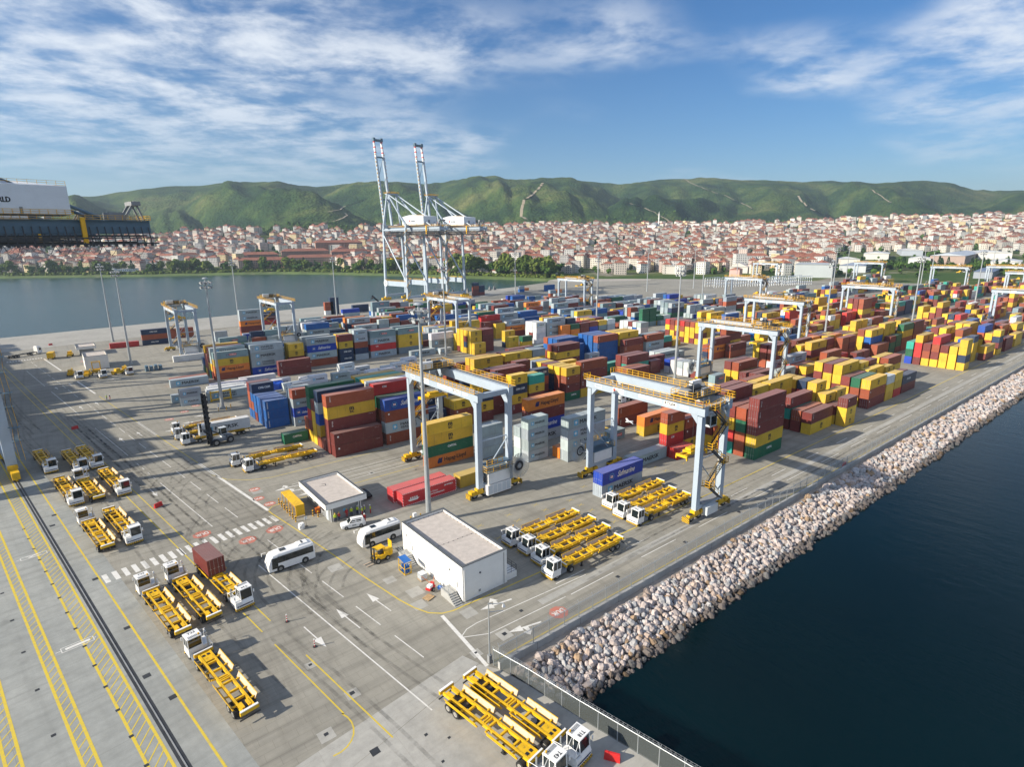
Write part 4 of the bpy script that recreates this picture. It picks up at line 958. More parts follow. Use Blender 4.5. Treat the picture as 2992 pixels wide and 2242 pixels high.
def letter_mesh(code, l, H, var=0):
    k = (code, l, round(H,2), var)
    if k in _LET: return _LET[k]
    mb = MB(); L_ = LEN[l]; M = Matrix.Translation((0,-CW/2-0.006,0)) @ Matrix.Rotation(RAD(90),4,'X')   # x along, y up on the long side
    big = l == 4; zc = H*0.5
    if code in 'mw' and not (code == 'w' and var):
        sq = 1.25 if big else 0.8; xs = -L_*0.30 if big else -L_*0.28
        quadp(mb, M, xs-sq/2, zc-sq/2, xs+sq/2, zc+sq/2, 2); star(mb, M @ Matrix.Translation((xs,zc,0)), sq*0.42, 1)
        if var == 2 and code == 'm' and big:
            add_text(mb,'MAERSK',M @ Matrix.Translation((-L_*0.17,zc+0.08,0)),0.62,0,width=4.6,bold=.03); add_text(mb,'SEALAND',M @ Matrix.Translation((-L_*0.17,zc-0.75,0)),0.55,0,width=4.6,bold=.02)
        else: add_text(mb,'MAERSK',M @ Matrix.Translation((-L_*0.20 if big else -L_*0.16,zc-(0.45 if big else 0.25),0)),0.9 if big else 0.5,0,width=5.6 if big else 3.0,bold=.045 if big else .025)
    elif code == 'y':
        add_text(mb,'m',M @ Matrix.Translation((0,zc+0.02,0)),1.0 if big else 0.8,0,width=1.0 if big else .8,align='C',bold=.07); add_text(mb,'sc',M @ Matrix.Translation((0,zc-0.72,0)),0.78,0,width=1.05 if big else .9,align='C',bold=.05); quadp(mb, M, -0.75, zc-0.02, 0.75, zc+0.05, 0, .001)
        add_text(mb,'MSCU 41',M @ Matrix.Translation((-L_/2+0.5,H*0.25,0)) @ Matrix.Rotation(RAD(90),4,'Z'),0.1,0,width=1.2)
    elif code in 'Ss':
        add_text(mb,'Safmarine',M @ Matrix.Translation((-L_*0.14,zc-0.45,0)),1.15 if big else .6,1,width=5.2 if big else 2.8,shear=0.45,bold=.02)
        c0 = -L_*0.28; pts = [(0.75*math.cos(k*.5236), 0.75*math.sin(k*.5236)) for k in range(12)]
        for (a,b_),(c_,d_) in zip(pts, pts[1:]+pts[:1]): mb.face([tuple(M @ Vector(q)) for q in ((c0+a,zc+b_,0),(c0+c_,zc+d_,0),(c0+c_*.9,zc+d_*.9,0),(c0+a*.9,zc+b_*.9,0))],2)
        quadp(mb,M,c0-.35,zc-.25,c0+.35,zc+.25,1); quadp(mb,M,c0-.35,zc-.05,c0+.35,zc+.05,3,.001); quadp(mb,M,c0-.05,zc-.25,c0+.05,zc+.25,3,.0015)
    elif code == 'o':
        add_text(mb,'Hapag-Lloyd',M @ Matrix.Translation((-L_*0.16,zc-0.42,0)),0.95 if big else .5,0,width=5.8 if big else 2.9,bold=.035 if big else .02)
        for k in (0,1): x = -L_*0.31+k*0.55; mb.face([tuple(M @ Vector(q)) for q in ((x,zc-.6,0),(x+.5,zc-.6,0),(x+.75,zc-.1,0),(x+.55,zc-.1,0),(x+.85,zc+.6,0),(x+.35,zc+.6,0),(x,zc-.1,0))],4)
    elif code == 'g': add_text(mb,'CAPITAL',M @ Matrix.Translation((0.3,zc+0.1,0)),0.5,1,width=2.3,align='C',bold=.03)
    elif code == 'p':
        quadp(mb,M,-1.7,zc-.28,-.6,zc+.28,4); quadp(mb,M,-.6,zc-.35,1.9,zc+.35,3); add_text(mb,'P&O',M @ Matrix.Translation((-1.55,zc-.15,.001)),.32,1,width=.8); add_text(mb,'Nedlloyd',M @ Matrix.Translation((-.45,zc-.15,.001)),.34,1,width=2.1,bold=.015)
    elif code == 'R': add_text(mb,'CAI',M @ Matrix.Translation((-L_*.30,zc+.35,0)),.5,1,width=1.1,bold=.03)
    elif code == 'n': add_text(mb,'CMA CGM',M @ Matrix.Translation((-L_*.2,zc-.25,0)),.6,1,width=3.2,bold=.03)
    elif code == 'u': add_text(mb,'CRONOS',M @ Matrix.Translation((-L_/2+0.7,zc-0.95,0)) @ Matrix.Rotation(RAD(90),4,'Z'),.26,1,width=1.9,bold=.02)
    elif code in 'rb':
        if var == 0: add_text(mb,'TEX',M @ Matrix.Translation((-L_/2+1.0,zc+.7,0)),.34,1,vertical=True,bold=.02)
        elif var == 1: add_text(mb,'GOLD',M @ Matrix.Translation((-L_/2+1.0,zc+.6,0)),.28,1,vertical=True,bold=.02)
        else: quadp(mb,M,-L_/2+.75,zc+.45,-L_/2+1.15,zc+.85,1)
        add_text(mb,'TEXU 72',M @ Matrix.Translation((L_/2-1.9,H-0.5,0)),.12,1,width=1.1)
    else: _LET[k] = None; return None
    _LET[k] = mb.mesh('lettering', LETM); return _LET[k]

BLK = {'A':(60.05,'fence-side block'),'B':(89.5,'second block from fence'),'C':(126.8,'third block from fence'),'D':(157.0,'fourth block from fence'),'E':(207.0,'fifth block from fence'),'F':(231.5,'sixth block from fence'),'H':(290.5,'seventh block from fence'),'I':(323.0,'last block before quay')}
STK = []     # (block, k, x0, y0, len, h, codes)
def st(b, k, x, ln, h, codes, dy=0.0): STK.append((b, k, x, BLK[b][0]+2.85*k+dy, ln, h, codes))
for a in (
 ('A',4,79.0,4,2.59,'mS'),('A',6,94.9,4,2.59,'m'),('A',6,107.3,2,2.59,'RRyb'),('A',5,107.2,2,2.59,'R'),('A',6,113.9,2,2.59,'yrb'),
 ('A',1,120.4,4,2.9,'gyrrr'),('A',2,120.4,4,2.9,'bbgb'),('A',3,120.4,4,2.9,'tRyr'),('A',4,120.6,4,2.9,'rbyrr'),('A',5,120.6,4,2.9,'yrrrr'),('A',6,121.0,4,2.9,'rbrr'),
 ('A',5,133.9,4,2.9,'rrby'),('A',6,133.9,4,2.9,'rrry'),
 ('A',1,147.4,4,2.9,'yr'),('A',2,147.4,4,2.9,'rb'),('A',3,147.4,4,2.9,'rtr'),('A',5,147.0,4,2.9,'bryy'),('A',6,147.0,4,2.9,'brr'),
 ('A',0,161.0,2,2.59,'yyr'),('A',1,161.0,2,2.59,'yr'),('A',2,161.2,2,2.59,'rry'),('A',3,161.4,2,2.59,'rbyy'),('A',4,161.4,2,2.59,'bRRn'),('A',5,161.4,2,2.59,'rrby'),('A',6,161.6,2,2.59,'rrry'),
 ('A',1,168.0,2,2.59,'y'),('A',2,168.0,2,2.59,'ryy'),('A',4,168.0,2,2.59,'rby'),
 ('A',1,183.2,4,2.9,'rby'),('A',2,183.2,4,2.9,'ybg'),('A',3,183.2,4,2.9,'yyr'),('A',4,184.0,4,2.9,'yryy'),('A',5,184.0,4,2.9,'yyyr'),('A',6,184.0,4,2.9,'brry'),
 ('A',1,196.2,2,2.59,'yyw'),('A',2,197,4,2.9,'yr'),('A',3,197,4,2.9,'rry'),('A',4,198,2,2.59,'rryy'),('A',5,198,2,2.59,'bryy'),('A',6,198,2,2.59,'rbry'),('A',1,202.8,2,2.59,'Ryy'),('A',1,209.5,4,2.9,'rn'),('A',2,210.3,4,2.9,'br'),
 ('A',4,204.8,2,2.59,'rbnr'),('A',5,205,4,2.9,'ryr'),('A',6,205,4,2.9,'ryu'),('A',3,211,2,2.59,'yby'),('A',4,221,4,2.9,'ryb'),('A',5,221,4,2.9,'bry'),('A',6,221.5,2,2.59,'ry'),
 ('A',0,262.9,2,2.9,'ynyy'),('A',1,262.9,4,2.9,'yyy'),('A',2,262.9,4,2.9,'yyr'),('A',3,262.9,4,2.9,'yrbR'),('A',4,262.9,4,2.9,'ybr'),('A',5,262.9,4,2.9,'rRRy'),('A',6,262.9,4,2.9,'Sgt'),
 ('A',0,290.5,4,2.9,'ry'),('A',1,283,2,2.59,'yyyn'),('A',2,283,4,2.9,'rys'),('A',3,290,4,2.9,'ryyb'),('A',5,290,4,2.9,'yyry'),('A',6,290,4,2.9,'rnyr'),
 ('A',0,308,2,2.59,'yrny'),('A',1,309,4,2.9,'rby'),('A',2,309,4,2.9,'yybs'),('A',4,311,4,2.9,'yryy'),('A',5,311,4,2.9,'yrry'),('A',6,311,4,2.9,'byyr'),
 ('A',0,320,4,2.9,'rr'),('A',1,322,2,2.59,'yry'),('A',3,325,4,2.9,'rybr'),('A',5,325,4,2.9,'rryu'),('A',0,336,4,2.9,'yy'),('A',2,338,4,2.9,'rrb'),('A',4,338,4,2.9,'ryy'),('A',1,350,4,2.9,'yry'),('A',3,350,4,2.9,'byr'),
 ('B',6,60.6,4,2.59,'ogyy'),('B',2,80.1,2,2.59,'mmmm'),('B',3,80.1,2,2.59,'mwm'),('B',5,73.4,2,2.59,'qqq'),('B',1,87.2,2,2.59,'o'),('B',0,87.1,4,2.59,'mmmm'),('B',5,87.4,4,2.9,'mSro'),
 ('B',1,104.0,2,2.59,'p'),('B',0,114.2,4,2.59,'yo'),('B',2,101,2,2.59,'y'),('B',1,128,4,2.9,'bb'),('B',3,114,4,2.9,'rb'),
 ('B',5,168.0,2,2.59,'mp'),('B',4,177.0,4,2.9,'ryb'),('B',5,177.0,4,2.9,'yyr'),('B',3,177,4,2.9,'rr'),('B',2,178,4,2.9,'br'),('B',1,167.5,4,2.9,'rb'),('B',0,154,4,2.9,'rr'),('B',0,167.5,4,2.9,'ry'),('B',1,154,4,2.9,'bb'),
 ('B',1,187.0,4,2.9,'nm'),('B',4,200.0,4,2.9,'gwbr'),('B',5,200.0,4,2.9,'rbbr'),('B',6,200.0,4,2.9,'bwyy'),('B',2,200.5,4,2.9,'rRm'),('B',0,201,4,2.9,'ry'),('B',1,201,4,2.9,'rb'),
 ('B',0,216,4,2.9,'rrb'),('B',2,216,4,2.9,'yyry'),('B',3,214,2,2.59,'ynyy'),('B',4,216,4,2.9,'rryr'),('B',5,216,4,2.9,'rbr'),('B',6,216,4,2.9,'byr'),
 ('C',0,47.3,4,2.9,'rr'),('C',1,47.2,4,2.9,'rrryb'),('C',2,47.2,4,2.9,'r'),('C',3,47.2,4,2.9,'bysmn'),('C',4,47.2,4,2.9,'yyyr'),('C',5,47.2,4,2.9,'yrRgg'),('C',6,40.9,2,2.59,'g'),('C',6,47.2,4,2.9,'ob'),
 ('C',0,60.6,4,2.9,'bmbs'),('C',1,60.6,4,2.9,'rrbg'),('C',2,60.6,4,2.9,'nnrgR'),('C',3,60.6,4,2.9,'rrmpw'),('C',4,60.6,4,2.9,'rryyy'),('C',5,60.6,4,2.9,'rbntt'),('C',6,60.6,4,2.9,'byyyy'),
 ('C',0,74.0,2,2.59,'r'),('C',1,74.0,2,2.59,'bn'),('C',2,74.0,2,2.59,'rs'),('C',0,80.8,2,2.59,'bby'),('C',1,80.8,2,2.59,'rry'),('C',3,74,2,2.59,'ryn'),('C',2,80.8,2,2.59,'bnn'),
 ('C',0,87.8,2,2.9,'ryny'),('C',1,87.8,2,2.9,'rrr'),('C',2,87.8,4,2.9,'bryn'),('C',4,87.4,4,2.9,'rnyr'),
 ('C',0,100.4,2,2.9,'rynyy'[:4]),('C',1,94.2,2,2.9,'rryr'),('C',0,107.2,2,2.59,'rryt'),('C',1,107.2,2,2.59,'bnry'),('C',4,100.4,4,2.9,'brrr'),('C',2,101,4,2.9,'rrb'),('C',3,101,4,2.9,'bnnr'),('C',5,113.6,2,2.9,'bbrr'),('C',2,114,2,2.59,'nrbn'),('C',3,114,2,2.59,'rby'),
 ('C',0,122.3,2,2.65,'grby'),('C',1,122.0,2,2.65,'rrby'),('C',2,121.8,2,2.65,'rnny'),('C',3,121.8,2,2.65,'rryr'),('C',4,121.8,2,2.65,'nryy'),('C',5,121.8,2,2.65,'yrrq'),('C',6,121.8,2,2.65,'ryby'),
 ('C',0,128.8,4,2.9,'yrrb'),('C',1,128.8,4,2.9,'rrr'),('C',3,128.8,4,2.9,'rby'),('C',5,128.8,4,2.9,'bry'),
 ('C',2,157.5,4,2.9,'ttr'),('C',3,157.5,4,2.9,'rrr'),('C',4,150.5,4,2.9,'gt'),('C',1,151,4,2.9,'rb'),('C',0,151,4,2.9,'br'),('C',2,171,2,2.59,'rr'),('C',5,184,4,2.9,'mm'),('C',4,184,4,2.9,'mm'),('C',3,171,4,2.9,'br'),
 ('C',-4,178.6,2,2.59,'uy'),('C',-3,178.6,2,2.59,'rw'),('C',-2,178.6,2,2.59,'ww'),('C',-1,178.6,2,2.59,'wm'),('C',0,178.6,2,2.59,'ww'),('C',1,178.6,2,2.59,'wS'),
 ('C',6,196,4,2.9,'m'),('C',2,212,4,2.9,'bor'),('C',3,212,4,2.9,'nb'),('C',1,220,4,2.9,'br'),
 ('D',1,41.4,2,2.59,'uuu'),('D',2,41.4,2,2.59,'uuu'),('D',3,41.4,2,2.59,'uuu'),('D',4,41.3,2,2.59,'ruu'),('D',5,41.3,2,2.59,'ubun'),('D',6,41.3,2,2.59,'ubbr'),('D',0,48.0,2,2.59,'mSmb'),('D',1,48.0,2,2.59,'mmmm'),('D',3,48.2,2,2.59,'rb'),('D',5,48.0,2,2.59,'rm'),
 ('D',0,108.5,4,2.65,'bryy'),('D',1,108.5,4,2.65,'rrby'),('D',3,108.5,4,2.65,'ryr'),('D',2,121.8,4,2.65,'yyr'),('D',3,121.8,4,2.65,'rry'),('D',5,121.0,2,2.65,'ryo'),('D',5,127.5,2,2.65,'rrr'),('D',1,121.8,4,2.65,'bbyr'),('D',0,121.8,4,2.65,'yrby'),('D',0,134.5,2,2.65,'byyq'),('D',1,135,2,2.65,'ryrq'),
 ('D',0,146.3,4,2.65,'rryr'),('D',1,146.3,4,2.65,'bryr'),('D',2,146.3,4,2.65,'rrb'),
 ('D',0,163.7,2,2.59,'mm'),('D',6,157.0,4,2.59,'buub'),('D',5,157.0,4,2.59,'buuu'),('D',4,157.0,4,2.59,'uuuu'),('D',3,157.5,4,2.59,'uuu'),
 ('D',1,171.6,4,2.75,'uuub'),('D',2,171.4,4,2.75,'uuuu'),('D',3,171.4,4,2.75,'uuuu'),('D',4,171.4,4,2.75,'uuuu'),
 ('D',0,184.8,4,2.75,'bbr'),('D',1,184.8,4,2.75,'rbyy'),('D',2,184.8,4,2.75,'rryy'),('D',3,184.8,4,2.75,'bryy'),('D',0,199.0,4,2.9,'mmb'),('D',1,199.0,4,2.9,'wmm'),
 ('D',4,238,2,2.59,'yryb'),('D',3,238,2,2.59,'rybR'),('D',5,238,2,2.59,'yybr'),('D',2,238,2,2.59,'yyyr'),('D',1,238,2,2.59,'ryyb'),('D',0,238,2,2.59,'yryy'),('D',6,238,2,2.59,'bryR'),('D',0,244.5,2,2.59,'ryyy'),('D',1,244.5,2,2.59,'yyr'),
 ('E',0,143.6,2,2.59,'yy'),('E',1,143.6,2,2.59,'yyyy'),('E',2,143.4,2,2.59,'ynry'),('E',3,143.4,2,2.59,'yyyy'),('E',1,150.2,2,2.59,'rrrr'),('E',2,150.2,2,2.59,'yrrr'),('E',5,143.4,2,2.59,'yyy'),('E',4,143.4,2,2.59,'ryyy'),('E',0,171,2,2.59,'yg'),('E',1,165,2,2.59,'yy'),('E',2,165,2,2.59,'nyy'),
 ('E',6,132.0,4,2.9,'mmw'),('E',5,120,4,2.59,'m'),('E',4,133,2,2.59,'m'),('E',1,182,2,2.59,'wwww'),('E',2,182,2,2.59,'wrww'),('E',3,182,2,2.59,'wwww'),('E',1,189,4,2.9,'mmmm'),
 ('E',-7,232,2,2.59,'wwm'),('E',-6,232,2,2.59,'wuw'),('E',-5,232,2,2.59,'wwr'),('E',-4,232,2,2.59,'wmw'),('E',-3,232,2,2.59,'uww'),('E',-8,240,4,2.59,'m'),
 ('F',0,44.0,4,2.59,'boyp'),('F',1,43.8,4,2.9,'rymm'),('F',2,43.6,4,2.9,'tyrr'),('F',4,43.6,4,2.9,'yrry'),('F',3,43.6,4,2.9,'rrr'),('F',0,57.0,4,2.9,'Smmm'),('F',1,57.0,4,2.9,'mymp'),('F',2,57.0,4,2.9,'rmmq'),
 ('F',0,71.2,2,2.59,'rryy'),('F',1,71.2,2,2.59,'ryyy'),('F',0,78.6,4,2.9,'bmSm'),('F',2,78.6,4,2.9,'rrmm'),('F',0,92.0,2,2.9,'nnyr'),('F',1,92.0,2,2.9,'ryyy'),('F',0,98.8,2,2.59,'mnbmm'),('F',1,98.8,2,2.59,'bmwmm'),('F',0,106.0,4,2.9,'mRmp'),('F',1,106.0,4,2.9,'rrmr'),('F',0,119.5,4,2.9,'qyyp'),('F',2,119.5,4,2.9,'mmpp'),
 ('F',2,155.2,2,2.59,'yyyy'),('F',2,162,2,2.59,'yyyy'),('F',1,155.2,2,2.59,'yyy'),('F',4,155.2,2,2.59,'ryyy'),('F',3,171,4,2.9,'yrrR'),('F',1,176,2,2.59,'yyy'),('F',1,183,4,2.9,'rom'),('F',3,183,4,2.9,'mrmm'),
): st(*a)
FREE = [(27.4,200.9,2,2.59,'mm','standing alone on the open yard'),(25.8,206.5,2,2.59,'m','behind a pair of grey boxes on the open yard'),(35.3,202.2,4,2.59,'m','behind the yellow spreader frame'),(28.9,229.5,4,2.75,'m','alone in front of the grey-green topped stack'),(29.4,232.4,4,2.75,'b','behind the lone grey box in the open yard'),
 (36.0,207.0,4,2.59,'w','in the row of white boxes left of the blue stacks'),(37.0,210.5,4,2.59,'w','second in the row of white boxes left of the blue stacks'),(38.5,214,4,2.59,'w','third in the row of white boxes left of the blue stacks'),(48.0,206,4,2.59,'w','right end of the row of white boxes'),(49,217,4,2.59,'w','last in the row of white boxes'),
 (64.0,222.0,4,2.9,'rr','behind the blue tarpaulins'),(72.8,191.0,2,2.59,'mm','among the white reefer boxes'),
 (62.0,182.0,2,2.59,'r','in front of the white reefer boxes'),(37.8,279.5,4,2.59,'w','alone beside the far crane wheels'),
 (19.9,337.8,4,2.59,'R','alone by the far lighting mast'),(33.6,338.0,4,2.59,'nbn','by the far lighting mast'),(47,352,4,2.59,'bb','in the far left stacks'),
 (78,330,4,2.9,'brommm'[:5],'below the far left crane'),(64,325,2,2.59,'mm','small pair below the far left crane'),(98,372,4,2.59,'Rrn','tall stack by the far quay'),(152,392,2,2.9,'nnnn','tall narrow stack on the far quay'),(148,392,2,2.9,'wbb','beside the tall navy stack on the far quay'),
 (168,392,4,2.59,'nn','near the reach stacker on the far quay'),(152,372,4,2.59,'mS','below the tall navy stack'),(300,432,2,2.9,'rrbn','beside the right quay crane'),(306.5,432,2,2.9,'rnn','right of the right quay crane'),(352,430,2,2.9,'um','by the water at the far quay'),(377,421,4,2.9,'uu','bright pair near the water'),(366,440,2,2.6,'o','small box near the water')]
wr = random.Random(3)
for i in range(26):
    x = 58+ (i%7)*7.6+wr.uniform(-.6,.6); y = 186.5+(i//7)*6.0+(i%2)*2.7
    if i in (2,9,16,23,5): continue
    FREE.append((x, y, 2, 2.59, 'w' if i % 4 else 'ww', 'in reefer cluster, %s row, %s from left' % (ordinal(i//7+1), ordinal(i%7+1))))
# random fill of the deeper yard ------------------------------------------------
pr = random.Random(77)
PAL_G = 'mmmmmmmmmwwpppprrrrbbbbyynnqqSogguu'; PAL_R = 'yyyyyyyyyyrrrrrrrrbbbbbbbRnugtRopuw'; PAL_M = 'mmmwwyyyyrrrrrbbbbbnuSgpRot'
def codes(pal, n): return ''.join(pr.choice(pal) for _ in range(n))
occ = [(s[2], s[2]+LEN[s[4]], s[3]) for s in STK]+[(f[0], f[0]+LEN[f[2]], f[1]) for f in FREE]
def freeat(x0, x1, y):
    return not any(abs(y-o[2]) < 2.5 and x0 < o[1]-0.05 and x1 > o[0]+0.05 for o in occ)
RTGS = [(64.8,100.8,0,'RTG17'),(89.3,68.0,1,'RTG04'),(178.5,101.5,1,'RTG10'),(264,134,1,''),(46,300,0,''),(89,301,0,''),(158,250,0,''),(299,302,1,''),(388,221,1,''),(370,134,1,''),(391,68.5,1,''),(633,167,1,''),(665,134,1,''),(572,101,1,''),(680,250,1,''),(612,326,1,'')]
def legs_clear(x0, x1, y):
    for cx, cy_, *_ in RTGS:
        if x1 > cx-6.6 and x0 < cx+6.6 and (abs(y+1.2-(cy_-13.2)) < 2.9 or abs(y+1.2-(cy_+13.2)) < 2.9): return False
    return True
def fill(b, rows, x0, x1, pal, hmean, p_empty, skip=(), low=None):
    x = x0
    while x < x1:
        if any(a <= x <= c for a, c in skip): x += 6.7; continue
        two = pr.random() < 0.42; bayh = hmean+pr.uniform(-1.0,1.0); bay_pal = pal
        for k in rows:
            y = BLK[b][0]+2.85*k
            if pr.random() < p_empty: continue
            n = max(1, min(5, int(round(bayh+pr.uniform(-1.3,1.2)))))
            if low and low(x, k): n = min(n, low(x, k))
            run = pr.choice(bay_pal) if pr.random() < 0.35 else None
            for xs, l in (((x,2),(x+6.6,2)) if two else ((x,4),)):
                if freeat(xs, xs+LEN[l], y) and legs_clear(xs, xs+LEN[l], y):
                    cs = codes(bay_pal, n) if not run else ''.join(run if pr.random() < 0.6 else pr.choice(bay_pal) for _ in range(n))
                    STK.append((b, k, xs, y, l, 2.59 if l == 2 else 2.9, cs)); occ.append((xs, xs+LEN[l], y))
        x += 13.35
fill('A', range(0,7), 364, 700, PAL_R, 2.6, 0.25, [(404,418),(520,534)])
fill('B', range(0,7), 229, 700, PAL_R, 2.9, 0.22, [(243,262),(330,342),(470,484)])
fill('C', range(2,7), 225, 700, PAL_R, 2.8, 0.2, [(240,252),(330,342),(470,484)])
fill('D', range(0,7), 251, 640, PAL_R, 2.8, 0.22, [(306,322),(470,484)])
fill('D', range(2,7), 199, 232, PAL_M, 2.0, 0.4)
fill('D', range(4,7), 108, 150, PAL_M, 2.0, 0.4)
fill('E', range(0,8), 196, 226, PAL_M, 2.6, 0.2); fill('E', range(0,7), 248, 470, PAL_G, 2.2, 0.2, [(300,314)]); fill('E', range(1,6), 500, 640, PAL_M, 3.4, 0.3)
fill('F', range(3,10), 44, 130, PAL_G, 2.4, 0.2); fill('F', range(2,11), 130, 380, PAL_G, 2.1, 0.18, [(300,314)])
fill('H', range(0,8), 60, 105, PAL_G, 1.8, 0.45); fill('H', range(0,8), 112, 372, PAL_G, 2.0, 0.2, [(250,262)])
fill('I', range(0,8), 100, 130, PAL_G, 1.8, 0.4); fill('I', range(0,9), 160, 330, PAL_G, 1.9, 0.25)

# make the list of single containers, find which ones show, rank them
BOX = []
for b, k, x, y, l, h, cs in STK:
    for tix, c in enumerate(cs): BOX.append((b, k, x, y, l, h, tix, c, len(cs), None))
for x, y, l, h, cs, where in FREE:
    for tix, c in enumerate(cs): BOX.append((None, 0, x, y, l, h, tix, c, len(cs), where))
grid = {}
for i, B in enumerate(BOX): grid.setdefault(int(B[3]//3), []).append(i)
def covered(B, side):
    x0, x1, y, z = B[2], B[2]+LEN[B[4]], B[3], B[5]*B[6]
    for gy in range(int(y//3)-2, int(y//3)+3):
        for j in grid.get(gy, []):
            O = BOX[j]
            if O is B: continue
            a0, a1, oz, oh = O[2], O[2]+LEN[O[4]], O[5]*O[6], O[5]
            if side == 'y' and 1.5 < y-O[3] < 3.6 and a0 < x0+1 and a1 > x1-1 and oz <= z+0.6 and oz+oh >= z+B[5]-0.6: return True
            if side == 'x' and abs(y-O[3]) < 1 and 0 <= x0-a1 < 1.2 and oz <= z+0.8 and oz+oh >= z+B[5]-0.8: return True
    return False
score = []
for i, B in enumerate(BOX):
    x, y, L_ = B[2], B[3], LEN[B[4]]; d2 = x*x+y*y; s_ = 0
    if B[6] == B[8]-1: s_ += L_*2.4*0.22
    if not covered(B,'y'): s_ += L_*B[5]*y/math.sqrt(d2)
    if not covered(B,'x'): s_ += 2.4*B[5]*x/math.sqrt(d2)
    score.append((s_/d2, i, s_))
score.sort(reverse=True)
keep = set(i for s_, i, v in score[:292]); lettered = set(i for s_, i, v in score[292:680])
mass = MB(); far_let = MB(); cr = random.Random(9)
def var_col(c): k = cr.uniform(0.86,1.16); return tuple(min(1, x*k*cr.uniform(0.96,1.04)) for x in c)
for i, (b, k, x, y, l, h, tix, c, n, where) in enumerate(BOX):
    L_ = LEN[l]; col = var_col(CC[c][0]); z = tix*h
    if i in keep:
        doors = cr.random() < 0.6; o = link('shipping_container', get_body(l, h, doors), None, (x+L_/2+cr.uniform(-.04,.04), y+CW/2+cr.uniform(-.04,.04), z+0.012), RAD(cr.uniform(-.2,.2))); o.color = (*col,1)
        tier = 'unstacked' if n == 1 else 'lowest' if tix == 0 else 'topmost' if tix == n-1 else '%s-tier' % ordinal(tix+1)
        if where: lab = '%s %s %s container %s' % (tier, CC[c][1], 'short' if l == 2 else 'long', where)
        else: lab = '%s %s %s container, %s row, %s bay, %s' % (tier, CC[c][1], 'short' if l == 2 else 'long', ordinal(k+1) if k >= 0 else ordinal(-k)+' outer', ordinal(max(1, int((x-34)/6.66))), BLK[b][1])
        tag(o, lab, 'container', 'shipping containers stacked in the yard')
        if doors:
            for sg in (-1,1): d = link('door', get_door(h, sg), o, (-L_/2+0.09,0,0)); d.color = (*col,1)
        lm = letter_mesh(c, l, h, (0,1,2)[cr.randrange(3)] if c in 'rb' else (2 if (c == 'm' and cr.random() < .25) else 0 if c != 'w' else int(cr.random() < .6)))
        if lm: link('lettering', lm, o)
    else:
        mass.col = col; y0, y1 = y, y+CW; z0, z1 = z+0.02, z+h-0.02
        mass.box(x+.03,y0,z0,x+L_-.03,y1,z1)
        if i in lettered and c in 'mySnowp':
            lm = letter_mesh(c, l, h, 0)
            if lm:
                for p_ in lm.polygons: far_let.add([(lm.vertices[q].co.x+x+L_/2, lm.vertices[q].co.y+y+CW/2-.01, lm.vertices[q].co.z+z) for q in p_.vertices], [tuple(range(len(p_.vertices)))], p_.material_index)
ms_ = mass.build('stacked_containers', M_conts); tag(ms_, 'the rest of the stacked containers deep in the yard', 'containers', kind='stuff'); tag(far_let.build('lettering', LETM, ms_), kind='stuff')
# the two red exhibition containers with hazard edges, and a yellow one behind the crane leg
def edge_mat():
    m, nt, N, L, b = nodes('red_white_edge'); tc = N.new('ShaderNodeTexCoord'); mp = N.new('ShaderNodeMapping'); mp.inputs['Rotation'].default_value = (RAD(45),RAD(45),0); L.new(tc.outputs['Object'], mp.inputs[0])
    w = N.new('ShaderNodeTexWave'); w.inputs['Scale'].default_value = 1.1; L.new(mp.outputs[0], w.inputs[0]); L.new(_ramp(N, L, w.outputs['Fac'], [(0.49,(0.62,0.03,0.03)),(0.51,(0.8,0.8,0.8))]).outputs[0], b.inputs['Base Color']); return m
M_edge = edge_mat()
for q, (x, y, lab) in enumerate(((47.0,93.3,'bright red container with striped edges and white ship drawing beside the lighting mast'),(46.4,96.1,'bright red container with striped edges behind the one with the ship drawing'))):
    o = link('shipping_container', get_body(4, 2.59, True), None, (x+6.1,y+CW/2,0.012)); o.color = (0.60,0.035,0.04,1); tag(o, lab, 'container', 'red display containers')
    for sg in (-1,1): d = link('door', get_door(2.59, sg), o, (-6.0,0,0)); d.color = (0.60,0.035,0.04,1)
    e = MB()
    for z in (0.0, 2.47): e.box(-6.1,-CW/2-.012,z,6.1,-CW/2-.002,z+0.14)
    for xx in (-6.1, 5.98): e.box(xx,-CW/2-.014,0.14,xx+.14,-CW/2-.002,2.47)
    e.build('striped_edge', M_edge, o)
    t = MB(); M = Matrix.Translation((0,-CW/2-0.01,0)) @ Matrix.Rotation(RAD(90),4,'X')
    add_text(t,'DP WORLD',M @ Matrix.Translation((3.3,1.75,0)),.32,0,width=2.0,bold=.02); add_text(t,'Deniz Ustası',M @ Matrix.Translation((-0.9,1.25,0)),.36,0,width=2.6,bold=.01); add_text(t,'dostane konteyneri',M @ Matrix.Translation((-1.2,0.75,0)),.34,0,width=4.4,bold=.02)
    t.face([tuple(M @ Vector(p)) for p in ((-4.6,0.75,0),(-2.9,0.75,0),(-2.4,1.15,0),(-3.1,1.05,0),(-4.3,1.05,0),(-5.0,1.1,0))],0)
    for k in range(4): xx = -4.5+k*.45; t.face([tuple(M @ Vector(p)) for p in ((xx,1.08,.001),(xx+.3,1.08,.001),(xx+.26,1.55,.001),(xx+.04,1.55,.001))],0)
    t.build('lettering', M_wprint, o)
o = link('shipping_container', get_body(2, 2.59, True), None, (60.3+3.03,93.4+CW/2,0.012)); o.color = (0.55,0.37,0.05,1); tag(o, 'yellow short container on the ground between red container and crane leg', 'container')
for sg in (-1,1): d = link('door', get_door(2.59, sg), o, (-2.94,0,0)); d.color = (0.55,0.37,0.05,1)
